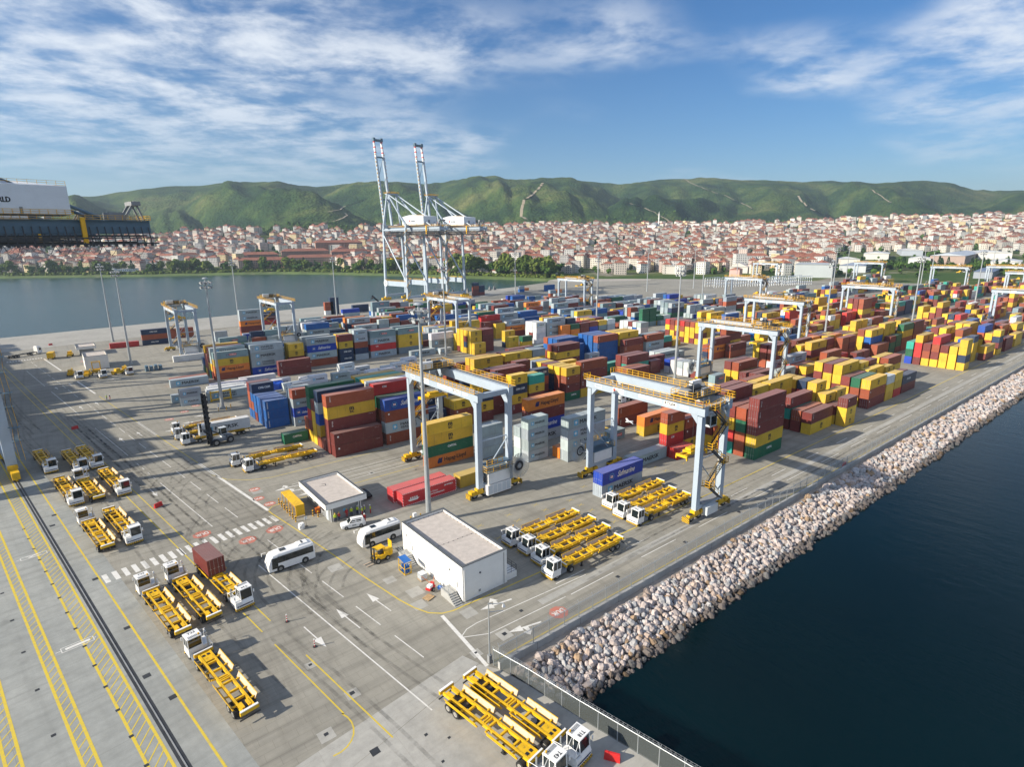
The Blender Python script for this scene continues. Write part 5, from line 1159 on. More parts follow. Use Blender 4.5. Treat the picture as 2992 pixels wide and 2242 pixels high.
# blue tarpaulin over loose cargo
tp = MB(); nx, ny = 26, 12; V = {}
for i in range(nx+1):
    for j in range(ny+1):
        u, v_ = i/nx, j/ny; e = min(u,1-u,v_,1-v_); z = min(1, e*7)*(2.0+0.5*mnoise.noise(Vector((i*.33,j*.5,1)))+0.22*mnoise.noise(Vector((i*.9,j*1.1,5))))
        V[i,j] = (-6.2+12.4*u, -3.2+6.4*v_, z)
for i in range(nx):
    for j in range(ny): tp.face([V[i,j],V[i+1,j],V[i+1,j+1],V[i,j+1]])
tag(tp.build('tarpaulin_load', paint('blue_tarpaulin',(0.01,0.07,0.42),0.4,0.25,1.2), None, (55.5,205.5,0.01)), 'crumpled bright blue tarpaulin over cargo beside the white boxes', 'tarpaulin')
# ------------------------------------------------------------------ rubber-tyred yard gantries
def rails(mb, p, q, n=None, h=1.1, mi=0, w=0.075):
    p, q = Vector(p), Vector(q); ln = (q-p).length; n = n or max(1, round(ln/1.5))
    for k in range(n+1): a = p.lerp(q, k/n); mb.beam(a, a+Vector((0,0,h)), w, w, mi)
    for z in (h, h*0.55, 0.12): mb.beam(p+Vector((0,0,z)), q+Vector((0,0,z)), w*0.9, w*0.9, mi)
def flight(tr, rl, p, q, wid=0.8):
    """a straight run of stairs from p up to q"""
    p, q = Vector(p), Vector(q); d = q-p; side = Vector((0,1,0)) if abs(d.x) > abs(d.y) else Vector((1,0,0)); n = max(3, int(d.z/0.24))
    for s_ in (-1,1): tr.beam(p+side*s_*wid/2, q+side*s_*wid/2, 0.06, 0.2)
    for k in range(n): c = p.lerp(q, (k+.5)/n); e = Vector((.26,wid,.03)) if side.y else Vector((wid,.26,.03)); tr.cbox(c.x,c.y,c.z,*e)
    for s_ in (-1,1):
        a, b2 = p+side*s_*wid/2, q+side*s_*wid/2
        for z in (1.0, 0.55): rl.beam(a+Vector((0,0,z)), b2+Vector((0,0,z)), 0.05)
        for k in range(4): c = a.lerp(b2, k/3); rl.beam(c, c+Vector((0,0,1.0)), 0.05)
GX, GY, GZ = 3.75, 13.2, 21.5
def wheel_mesh(r, w, name='wheel'):
    mb = MB(); mb.cyl((0,-w/2,0),(0,w/2,0),r,18,0); 
    for sg in (-1,1): mb.cyl((0,sg*(w/2),0),(0,sg*(w/2+.015),0),r*.56,14,1); mb.cyl((0,sg*(w/2+.015),0),(0,sg*(w/2+.06),0),r*.2,8,1)
    return mb.mesh(name, [M_tyre, M_rim])
RTGW = wheel_mesh(0.78, 0.55)
def make_rtg(trolley_y, spread_z, num, year, spread_len=6.1, detail=True):
    o = empty('yard_gantry_crane'); legm = MB().beam((0,0,1.9),(0,0,GZ-1.9),0.95,1.15).mesh('leg', M_craneb)
    for sx in (-1,1):
        for sy in (-1,1):
            lg = link('leg', legm, o, (sx*GX, sy*GY, 0))
            if sy < 0 or True:
                t = MB(); add_text(t, str(year), Matrix.Translation((-0.49,0.1,9.5)) @ Matrix.Rotation(RAD(90),4,'Z') @ Matrix.Rotation(RAD(-90),4,'X') @ Matrix.Rotation(RAD(180),4,'X'), .4, 0, vertical=True, bold=.03)
            # wheel bogie
            bg = MB(); bg.box(-1.9,-.35,.75,1.9,.35,1.35,0); bg.box(-.7,-.5,1.35,.7,.5,1.95,0); bg.box(-2.2,-.6,1.1,-1.2,.6,1.7,0)
            bg.box(2.55*sx-.12,-.75,.25,2.55*sx+.12,.75,1.25,1); bg.box(min(1.9*sx,2.5*sx),-.3,.7,max(1.9*sx,2.5*sx),.3,1.1,0)
            b_ = bg.build('bogie', [M_yel, M_stripe], o, (sx*(GX+.2), sy*GY, 0))
            for xx in (-1.15, 1.15): link('wheel', RTGW, b_, (xx,0,.78))
    for sy in (-1,1):
        MB().box(-GX-.4,sy*GY-.38,1.95,GX+.4,sy*GY+.38,2.75).build('sill_beam', M_craneb, o)
        br = MB(); br.cyl((-GX,sy*GY,3.2),(GX,sy*GY,11.5),.13,6); br.cyl((-GX,sy*GY,11.5),(GX,sy*GY,11.5),.11,6); br.build('brace', M_craneb, o)
    for sx in (-1,1):
        g = MB(); g.box(sx*GX-.55,-GY-.9,GZ-1.75,sx*GX+.55,GY+.9,GZ); g.box(sx*GX-.62,-GY-.95,GZ,sx*GX+.62,GY+.95,GZ+.06)
        g.box(sx*GX+.25*sx-.06,-GY-.8,GZ+.06,sx*GX+.25*sx+.06,GY+.8,GZ+.16,1)
        for sy in (-1,1):   # haunch where leg meets girder
            g.add([(sx*GX-.47,sy*(GY-.57),GZ-1.75),(sx*GX+.47,sy*(GY-.57),GZ-1.75),(sx*GX+.47,sy*(GY-2.0),GZ-1.75),(sx*GX-.47,sy*(GY-2.0),GZ-1.75),(sx*GX-.47,sy*(GY-.57),GZ-3.3),(sx*GX+.47,sy*(GY-.57),GZ-3.3)],[(0,3,2,1),(4,5,2,3),(0,4,3),(1,2,5),(0,1,5,4)])
        gi = g.build('girder', [M_craneb, M_dark], o)
        wk = MB(); wk.box(sx*(GX+.62)-.0,-GY-.9,GZ-.02,sx*(GX+1.3),GY+.9,GZ+.03) if sx > 0 else wk.box(sx*(GX+1.3),-GY-.9,GZ-.02,sx*(GX+.62),GY+.9,GZ+.03)
        wk.build('walkway', M_grey, o); rl = MB(); rails(rl,(sx*(GX+1.28),-GY-.9,GZ+.03),(sx*(GX+1.28),GY+.9,GZ+.03))
        for sy in (-1,1): rails(rl,(sx*(GX-.6),sy*(GY+.9),GZ+.06),(sx*(GX+1.28),sy*(GY+.9),GZ+.06),2)
        rl.build('handrail', M_rail, o)
        if detail:
            t = MB(); Mx = Matrix.Translation((sx*(GX+.56),0,0)) @ (Matrix.Rotation(RAD(-90 if sx < 0 else 90),4,'Z')) @ Matrix.Rotation(RAD(90),4,'X')
            add_text(t,'KONECRANES',Mx @ Matrix.Translation((-0.2,GZ-1.2,0)),.72,0,width=5.2,bold=.045); quadp(t,Mx,5.6,GZ-1.35,8.2,GZ-.5,0); add_text(t,num,Mx @ Matrix.Translation((5.75,GZ-1.2,.004)),.6,1,width=2.3,bold=.03); add_text(t,str(year),Mx @ Matrix.Translation((9.0,GZ-1.2,0)),.62,0,width=1.8,bold=.03)
            quadp(t,Mx,-6.8,GZ-1.5,-4.0,GZ-.35,0); add_text(t,'DP WORLD',Mx @ Matrix.Translation((-5.9,GZ-1.05,.004)),.3,1,width=1.6)
            pts = [tuple(Mx @ Vector((-6.4+.3*math.cos(a),GZ-.92+.3*math.sin(a),.004))) for a in np.arange(0,6.28,.7)]; t.face(pts,2)
            quadp(t,Mx,-11.6,GZ-1.3,-9.8,GZ-.6,0); quadp(t,Mx,-11.5,GZ-1.22,-9.9,GZ-.68,3,.003)
            t.build('lettering', [M_wprint, M_black, M_rprint, M_craneb], o)
    for sy in (-1,1): MB().box(-GX+.55,sy*(GY+.1)-.35,GZ-1.3,GX-.55,sy*(GY+.1)+.35,GZ-.3).build('end_tie', M_craneb, o)
    # trolley
    ty = trolley_y; tr = MB(); tr.box(-4.3,ty-2.3,GZ+.55,4.3,ty+2.3,GZ+.85,0)
    for sx in (-1,1):
        for yy in (-1.8,1.8): tr.cyl((sx*GX-.1,ty+yy,GZ+.42),(sx*GX+.1,ty+yy,GZ+.42),.3,10,0)
    tr.cyl((-1.7,ty-.6,GZ+1.6),(1.7,ty-.6,GZ+1.6),.62,12,0); tr.cyl((-1.5,ty+1.1,GZ+1.35),(1.5,ty+1.1,GZ+1.35),.45,12,0); tr.box(2.0,ty-1.4,GZ+.85,3.2,ty+.6,GZ+1.9,2); tr.box(-3.4,ty-1.2,GZ+.85,-2.2,ty-.2,GZ+1.7,2); tr.box(-.4,ty+1.6,GZ+.85,.9,ty+2.2,GZ+2.2,2); tr.cyl((3.5,ty+1.8,GZ+.85),(3.5,ty+1.8,GZ+3.4),.06,6,2); tr.beam((3.5,ty+1.8,GZ+3.3),(3.5,ty+.2,GZ+3.5),.12,.2,0)
    T = tr.build('trolley', [M_dark, M_white, M_grey], o)
    MB().box(-3.9,ty-2.2,GZ+.9,-1.0,ty-1.5,GZ+2.5).build('electrical_cabinet', M_white, T)
    r2 = MB()
    for a, b_ in (((-4.25,-2.3),(4.25,-2.3)),((-4.25,2.3),(4.25,2.3)),((-4.25,-2.3),(-4.25,2.3)),((4.25,-2.3),(4.25,2.3))): rails(r2,(a[0],ty+a[1],GZ+.85),(b_[0],ty+b_[1],GZ+.85))
    r2.build('trolley_handrail', M_rail, T)
    cb = MB(); cb.box(-1.1,ty+2.0,GZ-4.6,.9,ty+4.0,GZ-2.3,0); cb.box(-1.2,ty+1.9,GZ-2.3,1.0,ty+4.1,GZ-2.15,0); cb.beam((-.9,ty+2.4,GZ-2.2),(-.9,ty+2.1,GZ+.6),.15); cb.beam((.7,ty+2.4,GZ-2.2),(.7,ty+2.1,GZ+.6),.15)
    C = cb.build('cabin', M_lblue, T)
    gl = MB(); gl.box(-1.115,ty+2.15,GZ-4.2,-1.105,ty+3.85,GZ-2.6); gl.box(.905,ty+2.15,GZ-4.2,.915,ty+3.85,GZ-2.6); gl.box(-.9,ty+1.985,GZ-4.3,.7,ty+1.995,GZ-2.6); gl.box(-.9,ty+4.005,GZ-4.3,.7,ty+4.015,GZ-2.6); gl.build('window', M_glass, C)
    # spreader on ropes
    sp = MB(); hl = spread_len/2; z = spread_z
    for yy in (-.55,.55): sp.box(-hl,ty+yy-.16,z-.2,hl,ty+yy+.16,z+.22)
    for xx in (-hl,hl): sp.box(xx-.2,ty-1.2,z-.3,xx+.2,ty+1.2,z+.15)
    sp.box(-1.6,ty-.9,z+.2,1.6,ty+.9,z+.55); sp.box(-1.2,ty-.6,z+.55,1.2,ty+.6,z+1.0)
    for xx in (-hl,hl):
        for yy in (-1.15,1.15): sp.box(xx-.18,ty+yy-.1,z-.75,xx+.18,ty+yy+.1,z-.3)
    S = sp.build('spreader', M_yel, o); rp = MB()
    for xx in (-1.4,1.4):
        for yy in (-.8,.8): rp.cyl((xx,ty+yy,z+.9),(xx*1.3,ty+yy*1.6,GZ+.6),.025,4)
    rp.build('hoist_rope', M_dark, S)
    # stairs on the +Y side, zigzag between the legs
    tr_, rl = MB(), MB(); z = 2.8; yy = GY+1.15; sg = 1
    while z < GZ-2.5:
        z2 = min(z+3.6, GZ-.2); flight(tr_, rl, (-2.3*sg,yy,z), (2.1*sg,yy,z2)); tr_.box(2.0*sg-.75,yy-.75,z2-.04,2.0*sg+.75,yy+.75,z2); rails(rl,(2.0*sg-.75,yy+.75,z2),(2.0*sg+.75,yy+.75,z2),1); rails(rl,(2.0*sg+.75*sg,yy-.75,z2),(2.0*sg+.75*sg,yy+.75,z2),1); tr_.beam((2.0*sg,yy-.7,z2-.1),(3.75*sg,GY,z2-.1),.1,.15); z = z2; sg = -sg
    flight(tr_, rl, (-2.3*sg,yy,z), (2.1*sg,yy,GZ)); ST = tr_.build('stairs', M_dark, o); rl.build('stair_handrail', M_rail, ST)
    sd = MB(); sd.box(-2.6,GY-.7,2.75,2.6,GY+.7,3.0); sd.build('platform', M_grey, o); MB().box(-1.2,GY+.42,.7,2.2,GY+1.5,2.3).build('battery_box', M_lblue, o)
    # power pack and cable reel on the -Y side
    pk = MB(); pk.box(-2.9,-GY-1.7,.55,2.9,-GY-.4,2.6,0); pk.box(-2.6,-GY-1.5,2.75,2.8,-GY+.6,5.2,0)
    for k in range(5): pk.box(-2.7+1.1*k,-GY-1.72,.75,-1.75+1.1*k,-GY-1.7,2.45,1)
    for k in range(7): pk.box(-2.68,-GY-1.3,2.9+.3*k,-2.6,-GY+.3,3.08+.3*k,2)
    P = pk.build('power_pack', [M_white, M_lblue, M_dark], o)
    pl = MB(); pl.box(-3.2,-GY-1.9,5.25,3.2,-GY+.9,5.35); pl.box(-2.9,-GY-1.5,6.6,3.0,-GY+.5,6.75); pl.box(-1.9,-GY-1.0,6.75,-.9,-GY,7.5); pl.build('service_deck', M_craned, P)
    r3 = MB(); rails(r3,(-3.2,-GY-1.9,5.35),(3.2,-GY-1.9,5.35)); rails(r3,(-3.2,-GY-1.9,5.35),(-3.2,-GY+.9,5.35)); rails(r3,(-2.9,-GY-1.5,6.75),(1.0,-GY-1.5,6.75)); r3.build('deck_handrail', M_rail, P)
    rc = MB(); c = Vector((4.6,-GY-2.3,5.2)); rad = 2.6; n = 36
    for k in range(n):
        a = 2*math.pi*k/n; d = Vector((math.cos(a),0,math.sin(a))); rc.beam(c+d*.5+Vector((0,.25,0)), c+d*rad+Vector((0,.12,0)), .13, .13, 0); a2 = 2*math.pi*(k+1)/n; d2 = Vector((math.cos(a2),0,math.sin(a2)))
        rc.beam(c+d*rad, c+d2*rad, .05, .05, 0)
        rc.face([tuple(c+d*.55), tuple(c+d2*.55), tuple(c+d2*1.05), tuple(c+d*1.05)], 1); rc.face([tuple(c+d*.55+Vector((0,.3,0))), tuple(c+d*1.05+Vector((0,.3,0))), tuple(c+d2*1.05+Vector((0,.3,0))), tuple(c+d2*.55+Vector((0,.3,0)))], 1)
    rc.cyl(c+Vector((0,-.15,0)), c+Vector((0,.6,0)), .45, 12, 2); rc.beam(c+Vector((0,.5,0)), c+Vector((-.85,2.2,0)), .25, .25, 2)
    rc.build('cable_reel', [M_steel, M_black, M_grey], o)
    return o
rtg_meta = [
 ('pale blue yard gantry crane RTG17 over the yellow and green stack',),('pale blue yard gantry crane RTG04 nearest the sea fence, beside parked trailers',),('pale blue yard gantry crane behind RTG04, over maroon stacks',),('pale blue yard gantry crane two behind RTG04, over grey and yellow stacks',),
 ('small far yard gantry crane leftmost at the open yard',),('far yard gantry crane second from the left near the far quay',),('yard gantry crane in front of the two tall quay cranes',),('yard gantry crane over grey containers right of the quay cranes',),('yard gantry crane by the white racks at the middle of the yard',),('yard gantry crane in line behind the lighting mast, far right half',),('yard gantry crane farthest right at the picture edge beside the road',),('distant yard gantry crane under the evergreen wood, left one',),('distant yard gantry crane under the evergreen wood, right one',),('distant yard gantry crane nearest the right picture edge in the back row',),('distant yard gantry crane in front of the blue-roofed hall',),('distant yard gantry crane in front of the pink house',)]
protoA = make_rtg(9.6, 15.5, 'RTG17', 2017); protoB = make_rtg(9.2, 11.0, 'RTG04', 2004); protoC = make_rtg(7.5, 17.0, 'RTG10', 2004, 12.2)
protos = {0:protoA, 1:protoB, 2:protoC}; used_ = set()
for i, (x, y, rot, num) in enumerate(RTGS):
    if i in (0,1,2): o = protos[i]
    else: o = copy_tree(protos[(0,2)[rot] if i % 2 else (0,1)[rot]])
    o.location = (x, y, 0.01); o.rotation_euler = (0,0,math.pi if rot else 0)
    tag(o, rtg_meta[i][0], 'crane', 'rubber-tyred yard gantry cranes')

# ------------------------------------------------------------------ ship-to-shore cranes
def rw_mat():
    m, nt, N, L, b = nodes('red_white_bands'); tc = N.new('ShaderNodeTexCoord'); sep = N.new('ShaderNodeSeparateXYZ'); L.new(tc.outputs['Object'], sep.inputs[0]); w = N.new('ShaderNodeMath'); w.operation = 'PINGPONG'; w.inputs[1].default_value = 2.0; L.new(sep.outputs['Z'], w.inputs[0])
    L.new(_ramp(N, L, w.outputs[0], [(0.49,(0.62,0.05,0.04)),(0.51,(0.8,0.8,0.8))]).outputs[0], b.inputs['Base Color']); w2 = N.new('ShaderNodeMath'); return m
M_rw = rw_mat()
def make_sts(boom_up=True, dark=False):
    """local x: landward +, rails along y; gauge 30 m"""
    o = empty('quay_crane'); MC = M_craned if dark else M_craneb; G0, G1 = 57.0, 60.2; HX, HY = 15.0, 10.2
    for sx in (-1,1):
        for sy in (-1,1):
            lg = MB(); lg.beam((sx*HX,sy*HY,2.4),(sx*HX,sy*HY,14),1.5,1.9,0); lg.beam((sx*HX,sy*HY,14),(sx*HX*.995,sy*(HY-1.2),G0+2),1.5,1.9,0,1.3,1.7); lg.build('leg', M_craneb, o)
            bg = MB(); bg.box(sx*HX-.7,sy*(HY)-4.6,.6,sx*HX+.7,sy*(HY)+4.6,2.3)
            for k in range(8): yy = sy*HY-4.0+k*1.15; bg.cyl((sx*HX-.2,yy,.42),(sx*HX+.2,yy,.42),.42,10)
            bg.box(sx*HX-.9,sy*HY-1.5,2.3,sx*HX+.9,sy*HY+1.5,3.2); bg.build('bogie', M_yel, o)
    for sy in (-1,1):
        pb = MB(); pb.box(-HX+.7,sy*HY-.75,12.5,HX-.7,sy*HY+.75,16.5); pb.build('portal_beam', M_craneb, o)
        rl = MB(); rails(rl,(-HX+.7,sy*(HY+.7),16.5),(HX-.7,sy*(HY+.7),16.5),14,1.1,0,.09); rl.build('handrail', M_rail, o)
        dg = MB(); dg.cyl((-HX,sy*(HY-1.0),G0-3),(HX-1.0,sy*HY,17.0),.62,8); dg.cyl((-HX,sy*(HY-1.2),G0+.5),(HX,sy*(HY-1.2),G0+.5),.7,8); dg.build('brace', M_craneb, o)
    for sx in (-1,1):
        sb = MB(); sb.box(sx*HX-.7,-HY,3.2,sx*HX+.7,HY,5.0) if sx > 0 else sb.box(sx*HX-.7,-HY,3.2,sx*HX+.7,HY,5.0); sb.box(sx*HX-.8,-HY+1,G0+2.0,sx*HX+.8,HY-1,G0+4.6); sb.build('cross_beam', M_craneb, o)
    # girder, trolley rails, festoon
    g = MB()
    for sy in (-1,1): g.box(-20,sy*3.6-.7,G0-.6,51,sy*3.6+.7,G1-.6); g.box(-20,sy*4.9-.5,G1-.55,51,sy*4.9+.5,G1-.45)
    for x in (-19,-5,8,20,32,44,50): g.box(x-.3,-3,G0-.2,x+.3,3,G1-1.2)
    g.build('girder', MC, o)
    fs = MB(); fs.box(-19,-6.3,G0-3.4,52,-5.9,G0-3.0); fs.box(-19,-6.3,G0-1.9,52,-5.9,G0-1.6)
    for k in range(46): x = -18+1.52*k; fs.beam((x,-6.1,G0-3.2),(x,-4.6,G0+1.0),.2); fs.box(x-.25,-6.4,G0-3.9,x+.25,-5.7,G0-3.3)
    fs.box(-19,-6.0,G0-2.6,36,-4.6,G0-2.2); fs.box(-19,4.6,G0-3.4,50,5.6,G0-2.6); fs.box(-19,-4.3,G0-1.4,50,4.3,G0-1.0)
    for k in range(22):
        x = -17+3.0*k; dpt = 2.2+0.8*math.sin(k*2.1) if k < 16 else 2.6; pts = [(x+3.0*q/6,-6.1,G0-3.4-dpt*math.sin(math.pi*q/6)) for q in range(7)]
        for a, b_ in zip(pts, pts[1:]): fs.beam(a, b_, .09)
    fs.build('cable_festoon', M_dark, o)
    w = MB(); rails(w,(-20,-5.4,G1-.45),(51,-5.4,G1-.45),48,1.1,0,.08); rails(w,(-20,5.4,G1-.45),(51,5.4,G1-.45),48,1.1,0,.08); rails(w,(51,-5.4,G1-.45),(51,5.4,G1-.45),7,1.1,0,.08)
    w.beam((37,-5.6,G0-3.2),(37,-5.6,G1),.9,.9); w.build('girder_handrail', M_rail, o)
    h = MB(); h.box(8,-6.6,G1+.6,35,6.6,G1+7.2); h.add([(8,-6.6,G1+7.2),(35,-6.6,G1+7.2),(35,6.6,G1+7.2),(8,6.6,G1+7.2),(12,-3,G1+8.6),(20,-3,G1+8.6),(20,3,G1+8.6),(12,3,G1+8.6)],[(0,1,5,4),(1,2,6,5),(2,3,7,6),(3,0,4,7),(4,5,6,7)])
    H = h.build('machinery_house', M_cranew, o)
    wd = MB(); wd.box(34.99,-2,G1+2,35.04,0,G1+4.4); wd.box(26,-6.64,G1+.6,26.6,-6.6,G1+2.2); wd.build('house_door', M_grey, H)
    t = MB(); add_text(t,'DP WORLD',Matrix.Translation((19.0,-6.64,G1+3.2)) @ Matrix.Rotation(RAD(90),4,'X'),1.15,0,width=5.8,bold=.07); t.face([(17.3+.9*math.cos(a),-6.64,G1+4+.9*math.sin(a)) for a in np.arange(0,6.2,.6)],1); t.build('lettering', [M_black, M_rprint], H)
    rl = MB()
    for y in (-6.7,6.7): rails(rl,(8,y,G1+.6),(35.4,y,G1+.6),18,1.1,0,.08)
    rails(rl,(20,-5.8,G1+7.3),(35,-5.8,G1+7.3),9,1.1,0,.07); rails(rl,(35.4,-6.7,G1+.6),(35.4,6.7,G1+.6),7,1.1,0,.08); rl.build('house_handrail', M_rail, H)
    mc = MB(); mc.box(43,-3,G1-.5,46,3,G1+1.5); mc.beam((46,-2,G1-.5),(49,-2,G1+4.5),.5); mc.beam((50.5,-2,G1-.5),(49,-2,G1+4.5),.4); mc.beam((46,2,G1-.5),(49,2,G1+4.5),.5); mc.beam((50.5,2,G1-.5),(49,2,G1+4.5),.4); mc.box(48,-3,G1+3.4,50,3,G1+4.4); mc.box(39,-2,G1-.5,41,2,G1+1.0); mc.build('rope_tensioner', M_grey, o)
    # A-frame, stays
    ap = (-13.5, 86.5)
    af = MB()
    for sy in (-1,1):
        af.beam((-15,sy*8.6,G0+4.6),(ap[0],sy*4.4,ap[1]),1.1,1.1,0); af.beam((14,sy*8.6,G0+4.6),(ap[0]+.6,sy*4.4,ap[1]),.9,.9,0); af.cyl((ap[0],sy*4.2,ap[1]),(41,sy*4.2,G1),.42,8); af.cyl((ap[0],sy*3.4,ap[1]),(33,sy*6.0,G1+4),.2,6)
    af.box(ap[0]-1.6,-5.4,ap[1]-.7,ap[0]+1.6,5.4,ap[1]+.7); AF = af.build('a_frame', M_craneb if not dark else M_craned, o); rl = MB()
    for x in (-2.2,2.2): rails(rl,(ap[0]+x,-6,ap[1]+.7),(ap[0]+x,6,ap[1]+.7),8,1.1,0,.1)
    rl.box(ap[0]-2.2,-6,ap[1]+.5,ap[0]+2.2,6,ap[1]+.7); rl.build('apex_platform', M_rail, AF)
    # boom, luffed up
    hx, hz = -20.0, G1-1.5; ang = RAD(83 if boom_up else 0); d = Vector((-math.cos(ang),0,math.sin(ang))); bl = 71.0
    def bp(s_, y, off=0): return Vector((hx,y,hz))+d*s_+Vector((math.sin(ang),0,math.cos(ang)))*off
    bm = MB()
    for sy in (-1,1): bm.beam(bp(0,sy*3.6), bp(bl-13,sy*3.6), 1.3, 2.2, 0)
    for s_ in (2,24,58): bm.beam(bp(s_,-3.2), bp(s_,3.2), .8, 1.2, 1)
    for s0, s1 in ((2,24),(24,42),(42,58)): bm.cyl(bp(s0,-3.2), bp(s1,3.2), .22, 6, 1)
    B = bm.build('boom', [M_craneb, M_craned], o); tip = MB()
    for sy in (-1,1): tip.beam(bp(bl-13,sy*3.6), bp(bl,sy*3.6), 1.1, 1.6, 0)
    tip.build('boom_tip', M_rw, B); th = MB(); th.box(*(bp(bl,-4.6)-Vector((1.2,0,.5))), *(bp(bl,4.6)+Vector((1.2,0,1.2)))); 
    for sy in (-1,1): th.box(*(bp(bl,sy*3.6)-Vector((1.0,1.0,0))), *(bp(bl,sy*3.6)+Vector((1.0,1.0,2.2))))
    th.build('boom_head', M_craned, B); wk = MB()
    for sy in (-1,1):
        for k in range(20): a = bp(3+k*3,sy*4.6,.6); wk.cbox(a.x,a.y,a.z,.3,.4,1.3)
    wk.build('boom_walkway', M_rail, B)
    # trolley, cabin, stair tower
    tb = MB(); tb.box(-14,-3,G0-1.6,-9,3,G0-.6); tb.box(-8.5,-1.6,G0-5,-5.5,1.2,G0-2.2); tb.build('trolley', M_craned, o); sp = MB(); sp.box(-13,-6,G0-23,-10.5,6,G0-22.2); sp.box(-12.7,-1.5,G0-22.2,-10.8,1.5,G0-21.4); sp.build('spreader', M_yel, o)
    tr_, rl = MB(), MB(); z = 4; sg = 1; x0 = HX+1.9
    while z < G0-2:
        z2 = min(z+4.2, G0); flight(tr_, rl, (x0,-HY-1.8*sg,z), (x0,-HY+1.8*sg,z2), .9); tr_.box(x0-.8,-HY+1.8*sg-.8,z2-.06,x0+.8,-HY+1.8*sg+.8,z2); tr_.beam((x0,-HY+1.8*sg,z2-.1),(HX,-HY,z2-.1),.12,.2); z = z2; sg = -sg
    S = tr_.build('stair_tower', M_craned, o); rl.build('stair_handrail', M_rail, S)
    rc = MB(); rc.cyl((-HX+2,-HY-1.4,14.5),(-HX+2,-HY-.9,14.5),2.6,20,0); rc.cyl((-HX+2,-HY-1.5,14.5),(-HX+2,-HY-.8,14.5),.8,12,1); rc.build('cable_reel', [M_cranew, M_steel], o)
    return o
sts = make_sts(True)
a_ = Q(298.5,401.8); sts.location = (*a_,0.01); sts.rotation_euler = (0,0,RAD(-81.73)); tag(sts, 'tall pale quay crane with raised boom on the far quay, left of the pair', 'crane', 'quay cranes on the far quay')
s2 = copy_tree(sts); a_ = Q(340.6,401.8); s2.location = (*a_,0.01); tag(s2, 'tall pale quay crane with raised boom on the far quay, right of the pair', 'crane', 'quay cranes on the far quay')
sd_ = make_sts(True, True)
for i, (tt, lab) in enumerate(((171.5,'dark blue quay crane at the picture edge with white machinery house overhead'),(226.0,'quay crane behind the dark one, its ladders at the picture edge'),(281.0,'farther quay crane whose ladders cut the picture edge high up'))):
    c = sd_ if i == 0 else copy_tree(sd_); a_ = Q(-3.6, tt); c.location = (*a_,0.01); c.rotation_euler = (0,0,QA); c.scale = (1.0 if True else 1, 0.93, 0.925); tag(c, lab, 'crane', 'quay cranes along the near quay')

# ------------------------------------------------------------------ lighting masts
def make_mast(h=39.5):
    o = empty('lighting_mast'); p = MB(); p.cyl((0,0,0),(0,0,h),.52,12,0,r2=.17); p.cyl((0,0,0),(0,0,.5),.75,10,0); p.build('pole', M_steel, o, smooth=False)
    c = MB(); c.cyl((0,0,h-1.2),(0,0,h-1.0),1.15,14,0); c.cyl((0,0,h),(0,0,h+.35),.9,14,0,r2=.5); c.cyl((0,0,h-2.6),(0,0,h-2.45),1.0,14,0); c.build('head_ring', M_steel, o); fl = MB(); fl.add([(-.3,-.25,-.28),(.25,-.33,-.36),(.25,.33,-.36),(-.3,.25,-.28),(-.3,-.25,.22),(.25,-.33,.30),(.25,.33,.30),(-.3,.25,.22)], MB.BF, 0); fl.face([(.256,-.3,-.33),(.256,.3,-.33),(.256,.3,.27),(.256,-.3,.27)], 1); fm = fl.mesh('floodlight', [M_grey, M_cranew])
    for z, n in ((h-1.1,9),(h-2.5,7)):
        for k in range(n): a = 2*math.pi*k/n; f = link('floodlight', fm, o, (1.45*math.cos(a),1.45*math.sin(a),z)); f.rotation_euler = (0,RAD(28),a)
    return o
mast = make_mast(); MASTS = [(47.8,84.9,'thick grey lighting mast between the white building and red container'),(36.9,190.3,'lighting mast with dark heads rising from striped bollards in the open yard'),(23.2,288.5,'lighting mast beside the small white building on the far left'),(23.2,363.2,'lighting mast nearest the far quay at the far left'),(133.4,214.5,'slim lighting mast among white boxes behind gantry RTG17'),(172.5,122.6,'lighting mast behind gantry RTG04 beside silver containers'),(254.9,107.5,'lighting mast among yellow stacks in the right half'),(328.8,98.7,'lighting mast right of the open crossing lane in the right half'),(463.9,106.3,'far lighting mast over the farthest yellow stacks on the right'),(486.4,203.3,'far lighting mast in front of the orange containers'),(243.8,228.5,'lighting mast in front of the blue stacks at the middle'),(313.5,293.2,'lighting mast among grey containers right of the quay cranes'),(442.1,351.0,'lighting mast on the empty ground before the apartment blocks'),(366.8,241.7,'lighting mast by the white racks at the middle'),(145.5,365.6,'lighting mast behind the tall navy stack near the water'),(163.2,452,'slender lighting mast standing against the bay, left one'),(86,366,'slender lighting mast against the bay behind the second far crane'),(300,372,'lighting mast at the foot of the right quay crane'),(560,330,'distant lighting mast near the white racks'),(600,240,'distant lighting mast before the grey warehouse'),(640,190,'distant lighting mast before the long hall'),(690,150,'distant lighting mast before the evergreen wood'),(560,160,'distant lighting mast over the back row of gantries'),(500,340,'distant lighting mast left of the office building'),(86.2,138,'slim lighting mast rising behind RTG17 among maroon stacks')]
for i, (x, y, lab) in enumerate(MASTS):
    if i in (15,24): continue
    o = mast if i == 0 else copy_tree(mast); o.location = (x, y, 0.012); o.rotation_euler = (0,0,i*.7); tag(o, lab, 'lighting mast', 'tall lighting masts')

